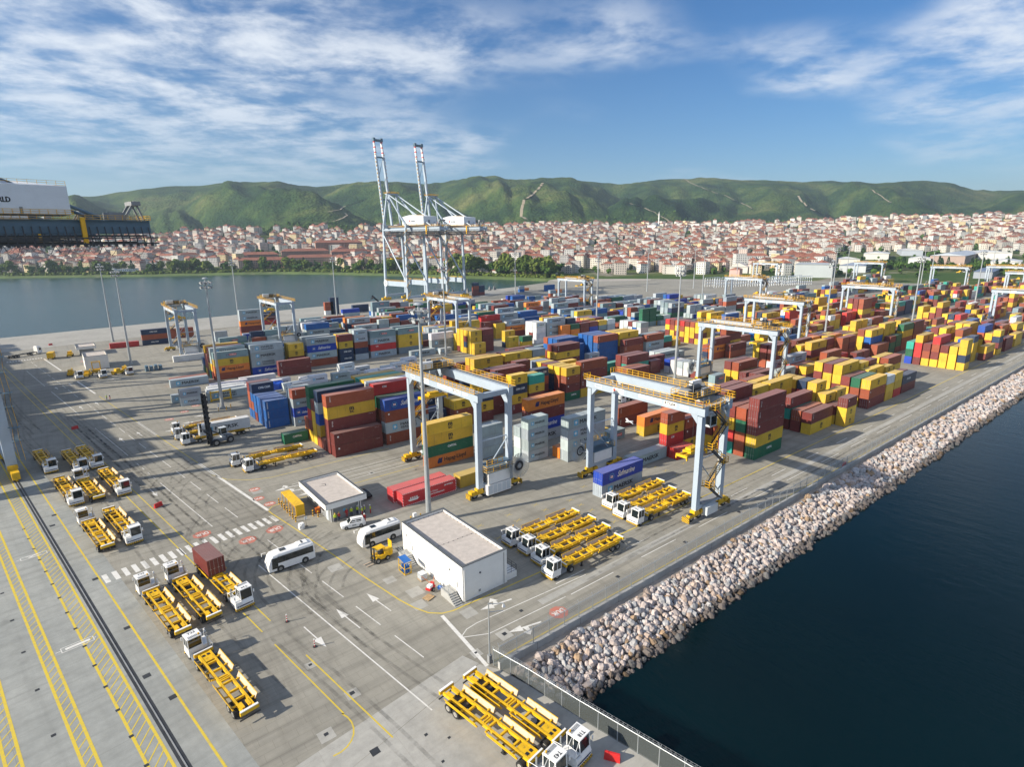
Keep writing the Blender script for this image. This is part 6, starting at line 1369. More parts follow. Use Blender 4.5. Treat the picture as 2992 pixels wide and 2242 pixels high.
# ------------------------------------------------------------------ the ship at the near quay (outside the picture, its deck cargo shades the quay)
ship = empty('container_ship', (0,0,-2.6)); tag(ship, 'dark blue container ship moored along the near quay, beyond the left edge', 'ship')
def QW(s, t, z): p = Q(s, t); return (p[0], p[1], z+2.6)
hm = MB(); n0 = len(hm.v)
ring = [(-30,188),(-30,455),(-34,470),(-46,486),(-58,470),(-62,455),(-62,188),(-58,180),(-34,180)]
hm.prism([Q(*q) for q in ring], 0.6, 17.6); hm.build('hull', M_craned, ship)
br = random.Random(4); PALS = 'mmmwyyrrbbnSog'
t_ = 190.0; bi = 0
while t_ < 450:
    if 300 < t_ < 318:
        sp_ = MB(); sp_.prism([Q(-31,t_+1),Q(-61,t_+1),Q(-61,t_+15),Q(-31,t_+15)], 17.6, 46); sp_.build('bridge', M_white, ship); t_ += 17; continue
    base = br.choice((8,9,8,9,7)); mb = MB()
    for row in range(12):
        n_ = max(2, base+br.choice((-1,0,0,0)))
        for k_ in range(n_):
            mb.col = CC[br.choice(PALS)][0]; s0 = -31-2.5*row; a = QW(s0, t_, 0); vs_ = []
            for z_ in (15.2+2.62*k_, 17.75+2.62*k_):
                for ss, tt in ((s0,t_),(s0-2.44,t_),(s0-2.44,t_+12.2),(s0,t_+12.2)): vs_.append(QW(ss,tt,z_))
            mb.add(vs_, MB.BF)
    tag(mb.build('deck_containers', M_conts, ship), kind='stuff'); t_ += 13.6 + (1.4 if bi % 2 else 0.2); bi += 1
# ------------------------------------------------------------------ terminal tractors and skeletal trailers
TW = wheel_mesh(0.52, 0.34); TW2 = wheel_mesh(0.52, 0.62)
def make_tractor():
    """x forward, front bumper at x=0, cab on the left half"""
    o = empty('terminal_tractor')
    c = MB(); c.box(-5.3,-.55,.62,-.3,-.30,.95); c.box(-5.3,.30,.62,-.3,.55,.95); c.box(-3.2,-1.15,.45,-1.9,-.6,1.0); c.box(-3.1,.6,.5,-2.1,1.15,1.0); c.box(-5.2,-.5,.95,-3.4,.5,1.1); c.box(-3.3,-1.1,1.0,-2.0,1.1,1.05); c.build('chassis', M_chassis, o)
    fw = MB(); fw.cyl((-4.0,0,1.1),(-4.0,0,1.22),.6,14); fw.build('fifth_wheel', M_dark, o)
    bd = MB(); bd.box(-1.9,-1.22,.55,-.08,1.22,1.05); bd.box(-1.9,-1.22,1.05,-.05,-.38,1.5); bd.add([(-.05,-1.22,1.05),(-.05,1.22,1.05),(-.25,1.22,1.5),(-.25,-1.22,1.5),(-1.9,-1.22,1.5),(-1.9,1.22,1.5)],[(0,1,2,3),(3,2,5,4)]); bd.box(-2.0,-1.2,1.5,-.3,-.40,1.56); bd.box(-1.0,-1.15,1.56,-.4,-.5,1.62); bd.build('front_body', M_white, o)
    gr = MB(); gr.box(-.06,-.75,.78,-.03,.75,.92); gr.box(-.04,-1.05,.80,-.02,-.82,.94); gr.box(-.04,.82,.80,-.02,1.05,.94); gr.build('grille', M_navyp, o)
    bp = MB(); bp.box(-.35,-1.26,.28,.03,1.26,.56); bp.build('bumper', M_stripe, o)
    # cab: posts, roof, waist panels, so that the panes are real openings
    cb = MB(); x0, x1, y0, y1 = -1.88, -.42, -.36, 1.20
    for x, y, xx in ((x0,y0,x0),(x0,y1,x0),(x1,y0,-.28),(x1,y1,-.28)): cb.beam((xx,y,1.45),(x,y,3.0),.09,.09)
    cb.box(x0-.08,y0-.08,2.98,x1+.1,y1+.08,3.1); cb.box(x0,y0-.03,1.05,x1+.12,y0+.03,1.65); cb.box(x0,y1-.03,1.05,x1+.12,y1+.03,1.65); cb.box(x0-.02,y0,1.05,x0+.04,y1,1.75); cb.box(-.42,y0,1.05,-.26,y1,1.55); cb.box(-1.15,y1-.04,1.6,-1.07,y1+.03,3.0); cb.box(-1.15,y0-.03,1.6,-1.07,y0+.04,3.0)
    C = cb.build('cab', M_white, o)
    gl = MB(); gl.add([(-.30,y0+.05,1.55),(-.30,y1-.05,1.55),(-.42,y1-.05,2.98),(-.42,y0+.05,2.98)],[(0,1,2,3)]); gl.build('windscreen', M_glass, C)
    for y in (y0,y1): MB().add_ret([(x0+.05,y,1.65),(-.34,y,1.65),(-.44,y,2.98),(x0+.05,y,2.98)]).build('side_window', M_glass, C)
    MB().add_ret([(x0,y0+.05,1.75),(x0,y1-.05,1.75),(x0,y1-.05,2.98),(x0,y0+.05,2.98)]).build('rear_window', M_glass, C)
    st_ = MB(); st_.box(-1.35,.2,1.05,-.8,.75,1.5); st_.box(-1.45,.2,1.5,-1.3,.75,2.1); st_.build('driver_seat', M_dark, C)
    gd = MB()
    for k in range(9): gd.box(x0+.05,y0+.1+.155*k,3.1,x0+.45,y0+.16+.155*k,3.15)
    gd.build('roof_rack', M_grey, C)
    hr = MB(); P = [(-.2,-1.15,1.5),(-.2,-1.15,2.55),(-1.1,-1.15,2.65),(-1.1,-1.15,1.5)]
    for a, b_ in zip(P, P[1:]): hr.cyl(a, b_, .03, 5)
    hr.cyl((-.2,-1.15,2.55),(-.45,-.40,2.85),.025,5); hr.cyl((-1.1,-1.15,2.65),(-1.3,-.4,2.85),.025,5); hr.cyl((-1.9,-1.15,1.1),(-1.9,-1.15,2.1),.03,5); hr.cyl((-1.9,-1.15,2.1),(-3.0,-1.15,1.9),.03,5); hr.cyl((-3.0,-1.15,1.9),(-3.0,-1.15,1.05),.03,5); hr.box(-.12,1.28,2.2,-.04,1.44,2.62); hr.box(-.12,-1.36,2.1,-.04,-1.2,2.5); hr.build('grab_rail', M_white, o)
    MB().cyl((-1.7,-.15,3.1),(-1.7,-.15,3.32),.09,8).build('beacon', M_rail, o); MB().cyl((-2.25,-.9,1.05),(-2.25,-.9,2.75),.09,8).build('exhaust_stack', M_steel, o)
    for y in (-1.02,1.02): link('wheel', TW, o, (-1.15,y,.52))
    for y in (-.92,.92): link('wheel', TW2, o, (-4.1,y,.52))
    return o
def add_ret(self, pts): self.face(pts); return self
MB.add_ret = add_ret
def make_trailer():
    """x forward; front end at x=0, rear end at x=-13.3"""
    o = empty('skeletal_trailer'); bm = MB().box(-13.2,-.11,1.08,-.1,.11,1.46)
    bme = bm.mesh('main_beam', M_yel)
    for y in (-.62,.62): link('main_beam', bme, o, (0,y,0))
    cm = MB().box(-.11,-.52,1.16,.11,.52,1.42).mesh('cross_member', M_yel)
    for x in (-2.6,-4.4,-6.0,-7.3,-9.1,-10.7): link('cross_member', cm, o, (x,0,0))
    og = MB(); 
    for y in (-1,1): og.add([(-.08,y*.73,1.2),(.08,y*.73,1.2),(.08,y*1.18,1.3),(-.08,y*1.18,1.3),(-.08,y*.73,1.38),(.08,y*.73,1.38),(.08,y*1.18,1.45),(-.08,y*1.18,1.45)], MB.BF)
    ogm = og.mesh('outrigger', M_yel)
    for x in (-2.0,-4.2,-5.8,-7.6,-9.6,-11.6): link('outrigger', ogm, o, (x,0,0))
    def guide(x0, x1, y):
        g = MB(); s_ = 1 if y > 0 else -1; y0, y1 = s_*1.16, s_*1.42
        g.add([(x0,y0,1.22),(x1,y0,1.22),(x1,y1,1.72),(x0,y1,1.72)],[(0,1,2,3)],1); g.add([(x0,y0+s_*.05,1.2),(x1,y0+s_*.05,1.2),(x1,y1+s_*.06,1.72),(x0,y1+s_*.06,1.72)],[(3,2,1,0)],0); g.box(x0,min(y1,y1+s_*.07),1.70,x1,max(y1,y1+s_*.07),1.76,0); g.box(x0,min(y0-s_*.05,y0+s_*.12),1.14,x1,max(y0-s_*.05,y0+s_*.12),1.24,0)
        for xx in (x0,x1): g.face([(xx,y0,1.22),(xx,y0+s_*.05,1.2),(xx,y1+s_*.06,1.72),(xx,y1,1.72)],0)
        return g.mesh('side_guide', [M_yel, M_rust])
    for x0, x1 in ((-5.6,-1.4),(-11.9,-7.0)):
        for y in (-1,1): link('side_guide', guide(x0,x1,y), o)
    fb = MB(); fb.box(-.25,-1.1,1.15,0,1.1,1.6,0); fb.box(-.22,-1.05,1.6,-.03,1.05,1.66,1); fb.box(-2.2,-.5,1.3,-.25,.5,1.42,0); fb.box(-1.1,-.42,1.42,-.75,-.12,1.46,2); fb.box(-1.1,.12,1.42,-.75,.42,1.46,2); fb.build('front_bolster', [M_yel, M_wprint, M_black], o)
    rb = MB(); rb.box(-13.35,-1.0,1.15,-13.1,1.0,1.58,0); rb.box(-13.36,-.95,1.58,-13.08,.95,1.66,1); rb.box(-12.6,-.5,1.3,-11.6,-.2,1.5,0); rb.box(-12.6,.2,1.3,-11.6,.5,1.5,0); rb.box(-13.3,-1.1,.55,-13.2,1.1,.7,2); rb.build('rear_bolster', [M_yel, M_wprint, M_dark], o)
    tl = MB(); 
    for x in (-6.5,-6.8): tl.box(x-.08,-.5,1.28,x+.08,.5,1.5)
    tl.build('twistlock_beam', M_yel, o)
    ax = MB(); ax.box(-12.0,-.45,.62,-10.0,.45,1.08,0); ax.cyl((-11.6,-1.1,.52),(-11.6,1.1,.52),.09,8); ax.cyl((-10.4,-1.1,.52),(-10.4,1.1,.52),.09,8); ax.build('axle_group', M_dark, o)
    for x in (-11.6,-10.4):
        for y in (-.92,.92): link('wheel', TW2, o, (x,y,.52))
    ll = MB().box(-.1,-.1,.12,.1,.1,1.1).box(-.22,-.18,.06,.22,.18,.12).mesh('landing_leg', M_dark)
    for y in (-.85,.85): link('landing_leg', ll, o, (-3.6,y,0))
    return o
TR0, TL0 = make_tractor(), make_trailer(); usedT = [False, False]
NUMT = {}
def num_mesh(n):
    if n not in NUMT:
        t = MB(); add_text(t, n, Matrix.Translation((-.95,.42,3.106)) @ Matrix.Rotation(RAD(-90),4,'Z'), .42, 0, width=.85, align='C', bold=.02); NUMT[n] = t.mesh('roof_number', M_black)
    return NUMT[n]
def truck(x, y, h, lab, num=None, trailer=True, tractor=True):
    """front bumper centre at x, y; heading h"""
    if tractor:
        o = TR0 if not usedT[0] else copy_tree(TR0)
        if usedT[0]:
            for ch in list(o.children):
                if ch.name.startswith('roof_number'): bpy.data.objects.remove(ch)
        usedT[0] = True; o.location = (x,y,0.012); o.rotation_euler = (0,0,h); tag(o, 'white terminal tractor '+lab, 'tractor', 'white terminal tractors')
        if num: link('roof_number', num_mesh(num), o)
    if trailer:
        t = TL0 if not usedT[1] else copy_tree(TL0); usedT[1] = True; t.location = (x-3.05*math.cos(h), y-3.05*math.sin(h), 0.012); t.rotation_euler = (0,0,h); tag(t, 'yellow trailer '+lab.replace('numbered','behind tractor'), 'trailer', 'yellow skeletal trailers')
W_ = math.pi
for y, fx_, nm, lab in ((57.8,52.1,'T30','in the row of four, closest to the sea fence'),(61.7,53.3,'T46','in the row of four, second from the sea fence'),(65.4,53.6,'T10','in the row of four, third from the sea fence'),(69.1,53.2,'T52','in the row of four, farthest from the sea fence')): truck(fx_, y, W_, lab, nm)
for y, fx_, nm, lab in ((60.6,75.0,'T21','in the row of three under RTG04, closest to the sea fence'),(63.9,75.0,'T25','in the row of three under RTG04, middle one'),(67.7,76.2,'T27','in the row of three under RTG04, next to the royal blue container')): truck(fx_, y, W_, lab, nm)
for s_, t0, up, nm, lab in ((17.5,158.1,0,None,'in the crane shadow, nearest the crane leg'),(22.2,152.9,0,None,'in the crane shadow, middle of three abreast'),(25.2,153.5,0,None,'in the crane shadow, farthest of three from the crane leg'),(20.9,148.2,1,None,'facing away between two lines of trucks near the crane shadow'),(17.5,133.6,0,None,'half in shadow, beside the yellow quay line'),(25.2,132.0,0,None,'in sun with shadowed wheels, right of three near the crane'),(17.0,124.5,1,None,'facing away, by the dark stain on the apron'),(20.8,108.1,0,None,'facing the zebra crossing from beyond it'),(17.9,91.9,1,'T22','facing the zebra crossing, nearest the quay'),(21.8,92.1,1,'T20','facing the zebra crossing, middle one of three'),(25.9,75.9,0,'T34','carrying the maroon short container by the bus'),(18.1,72.4,1,'T23','numbered T23, last in line near the zebra lane'),(34.3,26.6,0,'T43','numbered T43, at the bottom edge by the fence'),(37.7,26.4,0,'T18','numbered T18, beside the screened fence')):
    p = Q(s_, t0); truck(p[0], p[1], UP if up else DN, lab, nm)
for x, y, lab in ((28.0,131.6,'pair by the maroon stack, nearer one'),(26.6,137.2,'pair by the maroon stack, farther one'),(20.6,160.9,'loaded with the white long container beside the mast truck'),(20.0,166.6,'between two others behind the white container'),(20.3,172.4,'farthest of three behind the white container')): truck(x, y, W_, lab)
for x, y, lab in ((4.8,268,'in front of the small far white building, left one'),(12.0,264.5,'in front of the small far white building, middle one'),(20.4,263.5,'in front of the small far white building, right one')): truck(x, y, DN, lab, trailer=False)
# loads on trailers
def load(x, y, z, h, l, H, code, lab):
    o = link('shipping_container', get_body(l, H, True), None, (x,y,z), h); o.color = (*CC[code][0],1); tag(o, lab, 'container')
    for sg in (-1,1): d = link('door', get_door(H, sg), o, (-LEN[l]/2+.09,0,0)); d.color = (*CC[code][0],1)
    lm = letter_mesh(code, l, H, 2 if code in 'rb' else 0)
    if lm: link('lettering', lm, o)
p = Q(25.9, 88.6); load(p[0], p[1], 1.56, UP, 2, 2.59, 'r', 'maroon short container riding on a yellow trailer by the zebra crossing')
load(31.0, 160.9, 1.56, 0, 4, 2.9, 'w', 'white long container on a trailer behind the black mast truck')

# ------------------------------------------------------------------ cars, buses, lifts
CARW = wheel_mesh(0.34, 0.24); BUSW = wheel_mesh(0.46, 0.30)
def loft(mb, secs, mi=0, cap=True):
    """secs: list of closed rings with the same number of points"""
    n = len(secs[0]); b = len(mb.v)
    for s_ in secs: mb.v.extend([tuple(p) for p in s_])
    for i in range(len(secs)-1):
        for k in range(n): mb.f.append((b+i*n+k, b+i*n+(k+1)%n, b+(i+1)*n+(k+1)%n, b+(i+1)*n+k)); mb.m.append(mi); mb.c.append(None)
    if cap: mb.f.append(tuple(b+k for k in range(n-1,-1,-1))); mb.m.append(mi); mb.c.append(None); mb.f.append(tuple(b+(len(secs)-1)*n+k for k in range(n))); mb.m.append(mi); mb.c.append(None)
def rring(x, w, z0, z1, r=.25, tw=None):
    tw = w if tw is None else tw
    return [(x,-w/2,z0),(x,w/2,z0),(x,w/2,z0+(z1-z0)*.35),(x,tw/2,z1-r),(x,tw/2-r*.4,z1-r*.35),(x,tw/2-r*1.2,z1),(x,-tw/2+r*1.2,z1),(x,-tw/2+r*.4,z1-r*.35),(x,-tw/2,z1-r),(x,-w/2,z0+(z1-z0)*.35)]
def make_bus():
    o = empty('minibus'); b_ = MB(); w = 2.3
    loft(b_, [rring(0.0,w*.9,.42,1.15,.1,w*.9), rring(-.08,w*.96,.34,1.5,.12,w*.95), rring(-.45,w,.32,2.55,.25,w*.93), rring(-.8,w,.32,2.88,.28,w*.93), rring(-1.6,w,.32,2.98,.28,w*.94), rring(-6.8,w,.32,3.0,.28,w*.94), rring(-7.15,w*.98,.36,2.9,.25,w*.92), rring(-7.25,w*.95,.45,2.2,.2,w*.92)])
    b_.add([(-6.6,-.75,2.98),(-4.6,-.75,2.98),(-4.6,.75,2.98),(-6.6,.75,2.98),(-6.4,-.6,3.22),(-5.0,-.6,3.22),(-5.0,.6,3.22),(-6.4,.6,3.22)], MB.BF); B = b_.build('body', M_white, o)
    ws = MB(); ws.face([(-.05,-.98,1.25),(-.05,.98,1.25),(-.52,.95,2.62),(-.52,-.95,2.62)]); ws.build('windscreen', M_glass, B)
    for sg in (-1,1):
        MB().face_ret([(-7.0,sg*1.1665,1.48),(-1.45,sg*1.1665,1.48),(-1.45,sg*1.112,2.52),(-7.0,sg*1.112,2.52)]).build('window_band', M_dark, B)
        for k in range(5):
            x1 = -1.55-1.06*k; x0 = x1-1.0; y = sg*1.168; g = MB(); g.face([(x0,y,1.55),(x1,y,1.55),(x1,sg*1.118,2.45),(x0,sg*1.118,2.45)]); g.build('side_window', M_glass, B)
        dr = MB(); dr.face([(-1.45,sg*1.17,.7),(-.5,sg*1.17,.7),(-.62,sg*1.12,2.45),(-1.45,sg*1.12,2.45)]); dr.build('door', M_glass, B)
    MB().face_ret([(-7.26,-.8,1.6),(-7.26,.8,1.6),(-7.2,.8,2.4),(-7.2,-.8,2.4)]).build('rear_window', M_glass, B)
    for y in (-.35,0,.35): MB().cyl((-5.6,y*.9,3.22),(-5.6,y*.9,3.26),.15,10).build('roof_fan', M_dark, B)
    MB().box(-3.0,-.45,2.99,-2.1,.45,3.04).build('roof_hatch', M_glass, B)
    hl = MB(); hl.box(-.09,-1.0,.75,-.03,-.7,.95); hl.box(-.09,.7,.75,-.03,1.0,.95); hl.build('headlight', M_cranew, B)
    for sg in (-1,1):
        mr = MB(); mr.cyl((-.35,sg*1.05,2.75),(.25,sg*1.3,2.6),.035,5); mr.box(.2,sg*1.3-.1,2.15,.28,sg*1.3+.1,2.6); mr.build('mirror', M_white, B)
        for x in (-1.75,-5.6): link('wheel', BUSW, o, (x,sg*1.03,.46)); MB().cyl((x,sg*1.155,.5),(x,sg*1.158,.5),.56,16).build('wheel_arch', M_dark, B)
    return o
def face_ret(self, pts): self.face(pts); return self
MB.face_ret = face_ret
bus = make_bus(); bus.location = (19.9,86.8,.012); bus.rotation_euler = (0,0,W_); tag(bus, 'white minibus driving alone on the marked lane', 'bus', 'white minibuses')
b2_ = copy_tree(bus); b2_.location = (34.2,84.55,.012); b2_.rotation_euler = (0,0,W_); tag(b2_, 'white minibus parked beside the white building and yellow forklift', 'bus', 'white minibuses')
def make_car(name, paint_m, suv):
    o = empty(name); b_ = MB(); w = 1.82; h1 = .98 if suv else .85; h2 = 1.66 if suv else 1.40; L_ = 4.3 if suv else 4.55
    loft(b_, [rring(0,w*.82,.42,.72,.08,w*.8), rring(-.15,w*.94,.30,.86,.1,w*.9), rring(-.7,w,.28,h1-.03,.1,w*.95), rring(-1.3,w,.28,h1+.02,.1,w*.95), rring(-L_+.6,w,.28,h1+.06,.1,w*.95), rring(-L_+.1,w*.96,.32,h1+.04,.1,w*.92), rring(-L_,w*.9,.42,h1-.08,.1,w*.86)])
    B = b_.build('body', paint_m, o); rf = MB(); xr = -L_+(.35 if suv else .9)
    loft(rf, [rring(-1.25,w*.88,h1-.04,h1,.05,w*.82), rring(-1.85,w*.86,h1-.04,h2-.03,.1,w*.74), rring(-2.6,w*.86,h1-.04,h2,.12,w*.74), rring(xr,w*.86,h1-.04,h2-.06,.1,w*.72), rring(-L_+.15,w*.84,h1-.04,h1+.1,.05,w*.76)]); R_ = rf.build('roof', paint_m, o)
    MB().face_ret([(-1.22,-.66,h1+.06),(-1.22,.66,h1+.06),(-1.78,.58,h2-.1),(-1.78,-.58,h2-.1)]).build('windscreen', M_glass, R_)
    for sg in (-1,1):
        for x0, x1 in ((-2.55,-1.75),(-3.5,-2.65)): y = sg*.80; MB().face_ret([(x0,y,h1+.08),(x1+(.25 if x1 > -2 else 0),y,h1+.08),(x1,sg*.70,h2-.16),(x0,sg*.70,h2-.16)]).build('side_window', M_glass, R_)
        for x in (-.85,-L_+.85): link('wheel', CARW, o, (x,sg*.8,.34))
        MB().box(-1.45,sg*.95-.08,h1+.05,-1.3,sg*.95+.08,h1+.2).build('mirror', paint_m, B); hl = MB().box(-.14,sg*.62-.18,.62,-.06,sg*.62+.18,.76).build('headlight', M_cranew, B)
        if suv: MB().box(-3.7,sg*.6-.02,h2-.02,-1.9,sg*.6+.02,h2+.06).build('roof_rail', M_dark, R_); MB().box(-2.6,sg*.912-.004,.55,-1.9,sg*.912+.004,.75).build('door_emblem', M_grey, B)
    MB().face_ret([(-L_+.13,-.6,h1+.1),(-L_+.13,.6,h1+.1),(xr-.04,.54,h2-.14),(xr-.04,-.54,h2-.14)]).build('rear_window', M_glass, R_)
    return o
suv = make_car('white_suv', M_white, True); suv.location = (34.3,92.75,.012); suv.rotation_euler = (0,0,RAD(166)); tag(suv, 'white estate car in front of the people at the canopy building', 'car')
car = make_car('black_car', paint('black_car_paint',(.012,.012,.014),.2,.1), False); car.location = (43.0,105.2,.012); car.rotation_euler = (0,0,RAD(95)); tag(car, 'black saloon car in the shade behind the canopy building', 'car')
def make_forklift():
    o = empty('forklift'); b_ = MB(); b_.box(-2.6,-.75,.5,-.3,.75,1.15); b_.add([(-3.0,-.7,.6),(-1.9,-.72,.6),(-1.9,.72,.6),(-3.0,.7,.6),(-2.95,-.6,1.35),(-1.9,-.7,1.6),(-1.9,.7,1.6),(-2.95,.6,1.35)], MB.BF); b_.build('body', M_yel, o)
    cw = MB().cyl((-2.95,0,.55),(-2.95,0,1.4),.72,12).build('counterweight', M_yel, o)
    g = MB()
    for x, y in ((-.5,-.62),(-.5,.62),(-1.95,-.62),(-1.95,.62)): g.beam((x,y,1.1),(x-.1 if x > -1 else x,y*.9,2.3),.08)
    g.box(-2.1,-.68,2.28,-.45,.68,2.36); g.build('overhead_guard', M_yel, o); MB().box(-1.7,-.35,1.15,-1.1,.35,1.5).box(-1.8,-.35,1.4,-1.65,.35,2.0).build('seat', M_dark, o)
    m_ = MB()
    for y in (-.42,.42): m_.box(-.22,y-.08,.1,-.02,y+.08,2.6)
    m_.box(-.18,-.42,2.5,-.06,.42,2.6); m_.box(-.18,-.42,1.2,-.06,.42,1.3); m_.build('mast', M_dark, o); c_ = MB().box(-.0,-.6,.15,.06,.6,.3).box(0,-.6,.6,.06,.6,.72).build('carriage', M_dark, o)
    for y in (-.4,.4): MB().box(.05,y-.07,.10,1.35,y+.07,.16).build('fork', M_rust, o)
    for x, r in ((-.55,.46),(-2.3,.40)):
        w = wheel_mesh(r,.34)
        for y in (-.72,.72): link('wheel', w, o, (x,y,r))
    return o
fk = make_forklift(); fk.location = (33.7,78.6,.012); fk.rotation_euler = (0,0,RAD(186)); tag(fk, 'yellow forklift with lowered forks beside the parked minibus', 'forklift')
def make_handler():
    o = empty('container_handler'); b_ = MB(); b_.box(-5.2,-1.2,.75,-.6,1.2,1.5); b_.box(-5.6,-1.25,.8,-4.2,1.25,2.0); b_.build('body', M_chassis, o); MB().box(-4.3,-1.0,1.5,-3.2,.2,2.2).build('hood', M_cranew, o)
    c = MB(); c.box(-4.5,-.7,2.3,-2.9,.7,2.45); c.box(-4.5,-.7,4.0,-2.9,.7,4.1)
    for x in (-4.45,-2.95):
        for y in (-.65,.65): c.beam((x,y,2.4),(x,y,4.05),.1)
    C = c.build('cabin', M_lblue, o)
    g = MB(); g.box(-4.47,-.68,2.5,-2.93,-.66,3.95); g.box(-4.47,.66,2.5,-2.93,.68,3.95); g.box(-2.93,-.6,2.5,-2.91,.6,3.95); g.box(-4.49,-.6,2.5,-4.47,.6,3.95); g.build('window', M_glass, C)
    m_ = MB()
    for y in (-.75,.75):
        m_.box(-.5,y-.16,.3,.05,y+.16,13.6)
    for z in np.arange(1.5,13.6,1.35): m_.box(-.45,-.75,z-.12,-.05,.75,z+.12); m_.add([(-.5,-.8,z),(-.5,.8,z),(-1.0,.5,z+.5),(-1.0,-.5,z+.5),(-.5,-.8,z+.9),(-.5,.8,z+.9)],[(0,1,2,3),(3,2,5,4),(0,3,4),(1,5,2)])
    m_.build('mast', M_black, o); MB().cyl((-.6,-.6,4.0),(-4.0,-.5,2.0),.14,8).cyl((-.6,.6,4.0),(-4.0,.5,2.0),.14,8).build('tilt_ram', M_dark, o)
    s_ = MB(); s_.box(.15,-.9,3.6,.6,.9,4.3); s_.box(.2,-3.0,4.0,.55,3.0,4.25); s_.box(.1,-3.15,3.2,.5,-2.85,5.4); s_.box(.1,2.85,3.2,.5,3.15,5.4); s_.build('side_clamp', M_black, o)
    w = wheel_mesh(.85,.6)
    for x, y in ((-1.2,-1.35),(-1.2,1.35),(-4.8,-1.2),(-4.8,1.2)): link('wheel', w, o, (x,y,.85))
    return o
hd = make_handler(); hd.location = (25.9,155.4,.012); hd.rotation_euler = (0,0,RAD(192)); tag(hd, 'black-masted empty container handler in front of the loaded white container', 'container handler')
sp = MB()
for a, b_ in (((0,0,.5),(5.9,0,.5)),((0,0,3.0),(5.9,0,3.0)),((0,0,.3),(0,0,3.1)),((5.9,0,.3),(5.9,0,3.1))): sp.beam(a,b_,.45,.35)
for x in (0,5.9):
    for z in (.2,3.2): sp.cbox(x,0,z,.5,.6,.35)
tag(sp.build('spreader_frame', M_yel, None, (35.9,200.6,.02)), 'yellow rectangular spreader frame leaning against a grey container by the mast', 'spreader')
# road lorries in the yard
def make_lorry(boxed, code='m', lab2=''):
    o = empty('road_lorry'); c = MB(); loft(c, [rring(0,2.4,.5,2.6,.2,2.3), rring(-.15,2.45,.4,3.1,.25,2.35), rring(-.5,2.45,.4,3.5,.3,2.3), rring(-1.9,2.45,.4,3.75,.3,2.2), rring(-2.1,2.45,.4,3.6,.3,2.2)]); C = c.build('cab', M_white, o)
    MB().face_ret([(.012,-1.05,1.75),(.012,1.05,1.75),(-.17,1.02,2.9),(-.17,-1.02,2.9)]).build('windscreen', M_glass, C); MB().box(.0,-.9,.7,.03,.9,1.4).build('grille', M_dark, C)
    for sg in (-1,1): MB().face_ret([(-1.3,sg*1.235,1.75),(-.35,sg*1.235,1.75),(-.4,sg*1.2,2.8),(-1.3,sg*1.2,2.8)]).build('side_window', M_glass, C)
    f = MB(); f.box(-13.5,-.6,.9,-2.0,-.35,1.25); f.box(-13.5,.35,.9,-2.0,.6,1.25)
    for x in (-4,-7,-10,-13): f.box(x-.12,-1.2,1.1,x+.12,1.2,1.3)
    f.build('chassis', M_dark, o)
    for x in (-1.1,-4.9,-10.4,-11.7,-13.0):
        for y in (-1.0,1.0): link('wheel', TW2 if x < -2 else TW, o, (x,y,.52))
    return o
lo = make_lorry(True); lo.location = (158.5,190.0,.012); lo.rotation_euler = (0,0,W_); tag(lo, 'white road lorry carrying a short grey-green container in the middle of the yard', 'lorry', 'road lorries in the yard')
load(158.5+9.2, 190.0, 1.32, 0, 2, 2.59, 'p', 'grey-green short container on the white road lorry')
l2 = copy_tree(lo); l2.location = (205,186,.012); tag(l2, 'white road lorry with empty chassis left of the big blue stack', 'lorry', 'road lorries in the yard')
l3 = copy_tree(lo); l3.location = (84,178.5,.012); tag(l3, 'road lorry half hidden among white reefer boxes', 'lorry', 'road lorries in the yard')
l4 = copy_tree(lo); l4.location = (-6.5,347.5,.012); l4.rotation_euler = (0,0,RAD(35)); tag(l4, 'lorry with empty chassis alone on the far left quay', 'lorry', 'road lorries in the yard')
l5 = copy_tree(lo); l5.location = (133,114.5,.012); l5.rotation_euler = (0,0,W_); tag(l5, 'lorry chassis behind the left leg of gantry RTG04', 'lorry', 'road lorries in the yard')
# reach stacker on the far quay
rs = empty('reach_stacker', (186,384,.012), RAD(150)); tag(rs, 'reach stacker with raised black boom on the far quay', 'reach stacker'); MB().box(-4,-1.5,.8,3,1.5,1.9).build('body', M_dark, rs); MB().beam((-3,0,2.6),(6,0,11.5),.9,1.1).build('boom', M_black, rs); MB().box(4.9,-6,9.6,6.4,6,10.3).build('spreader', M_dark, rs); MB().box(-1.2,-.8,1.9,.4,.8,3.6).build('cabin', M_lblue, rs)
w = wheel_mesh(.85,.8)
for x in (-2.8,2.2):
    for y in (-1.4,1.4): link('wheel', w, rs, (x,y,.85))
# ------------------------------------------------------------------ buildings on the yard
def flat_building(name, x0, y0, x1, y1, h, label, over=0.0, wall_m=None, par=.45):
    o = empty(name, (x0,y0,.01)); tag(o, label, 'building'); W, D = x1-x0, y1-y0
    MB().box(over,over,0,W-over,D-over,h-.3-par).build('wall', wall_m or M_wall, o)
    p = MB()
    z0 = h-.3-par if not over else h-1.15
    for a in ((0,0,W,.3),(0,D-.3,W,D),(0,.3,.3,D-.3),(W-.3,.3,W,D-.3)): p.box(a[0],a[1],z0,a[2],a[3],h-.05)
    P = p.build('parapet', M_wall, o); c = MB()
    for a in ((-.05,-.05,W+.05,.36),(-.05,D-.36,W+.05,D+.05),(-.05,.36,.36,D-.36),(W-.36,.36,W+.05,D-.36)): c.box(a[0],a[1],h-.05,a[2],a[3],h+.03)
    c.build('parapet_cap', M_slate, P); MB().box(.3,.3,z0+.02,W-.3,D-.3,h-.42).build('roof', M_gravel, o)
    return o
bl = flat_building('service_building', 39.1, 60.9, 47.0, 78.4, 5.55, 'white rendered flat-roofed building with gravel roof beside the parked trucks')
W, D = 7.9, 17.5
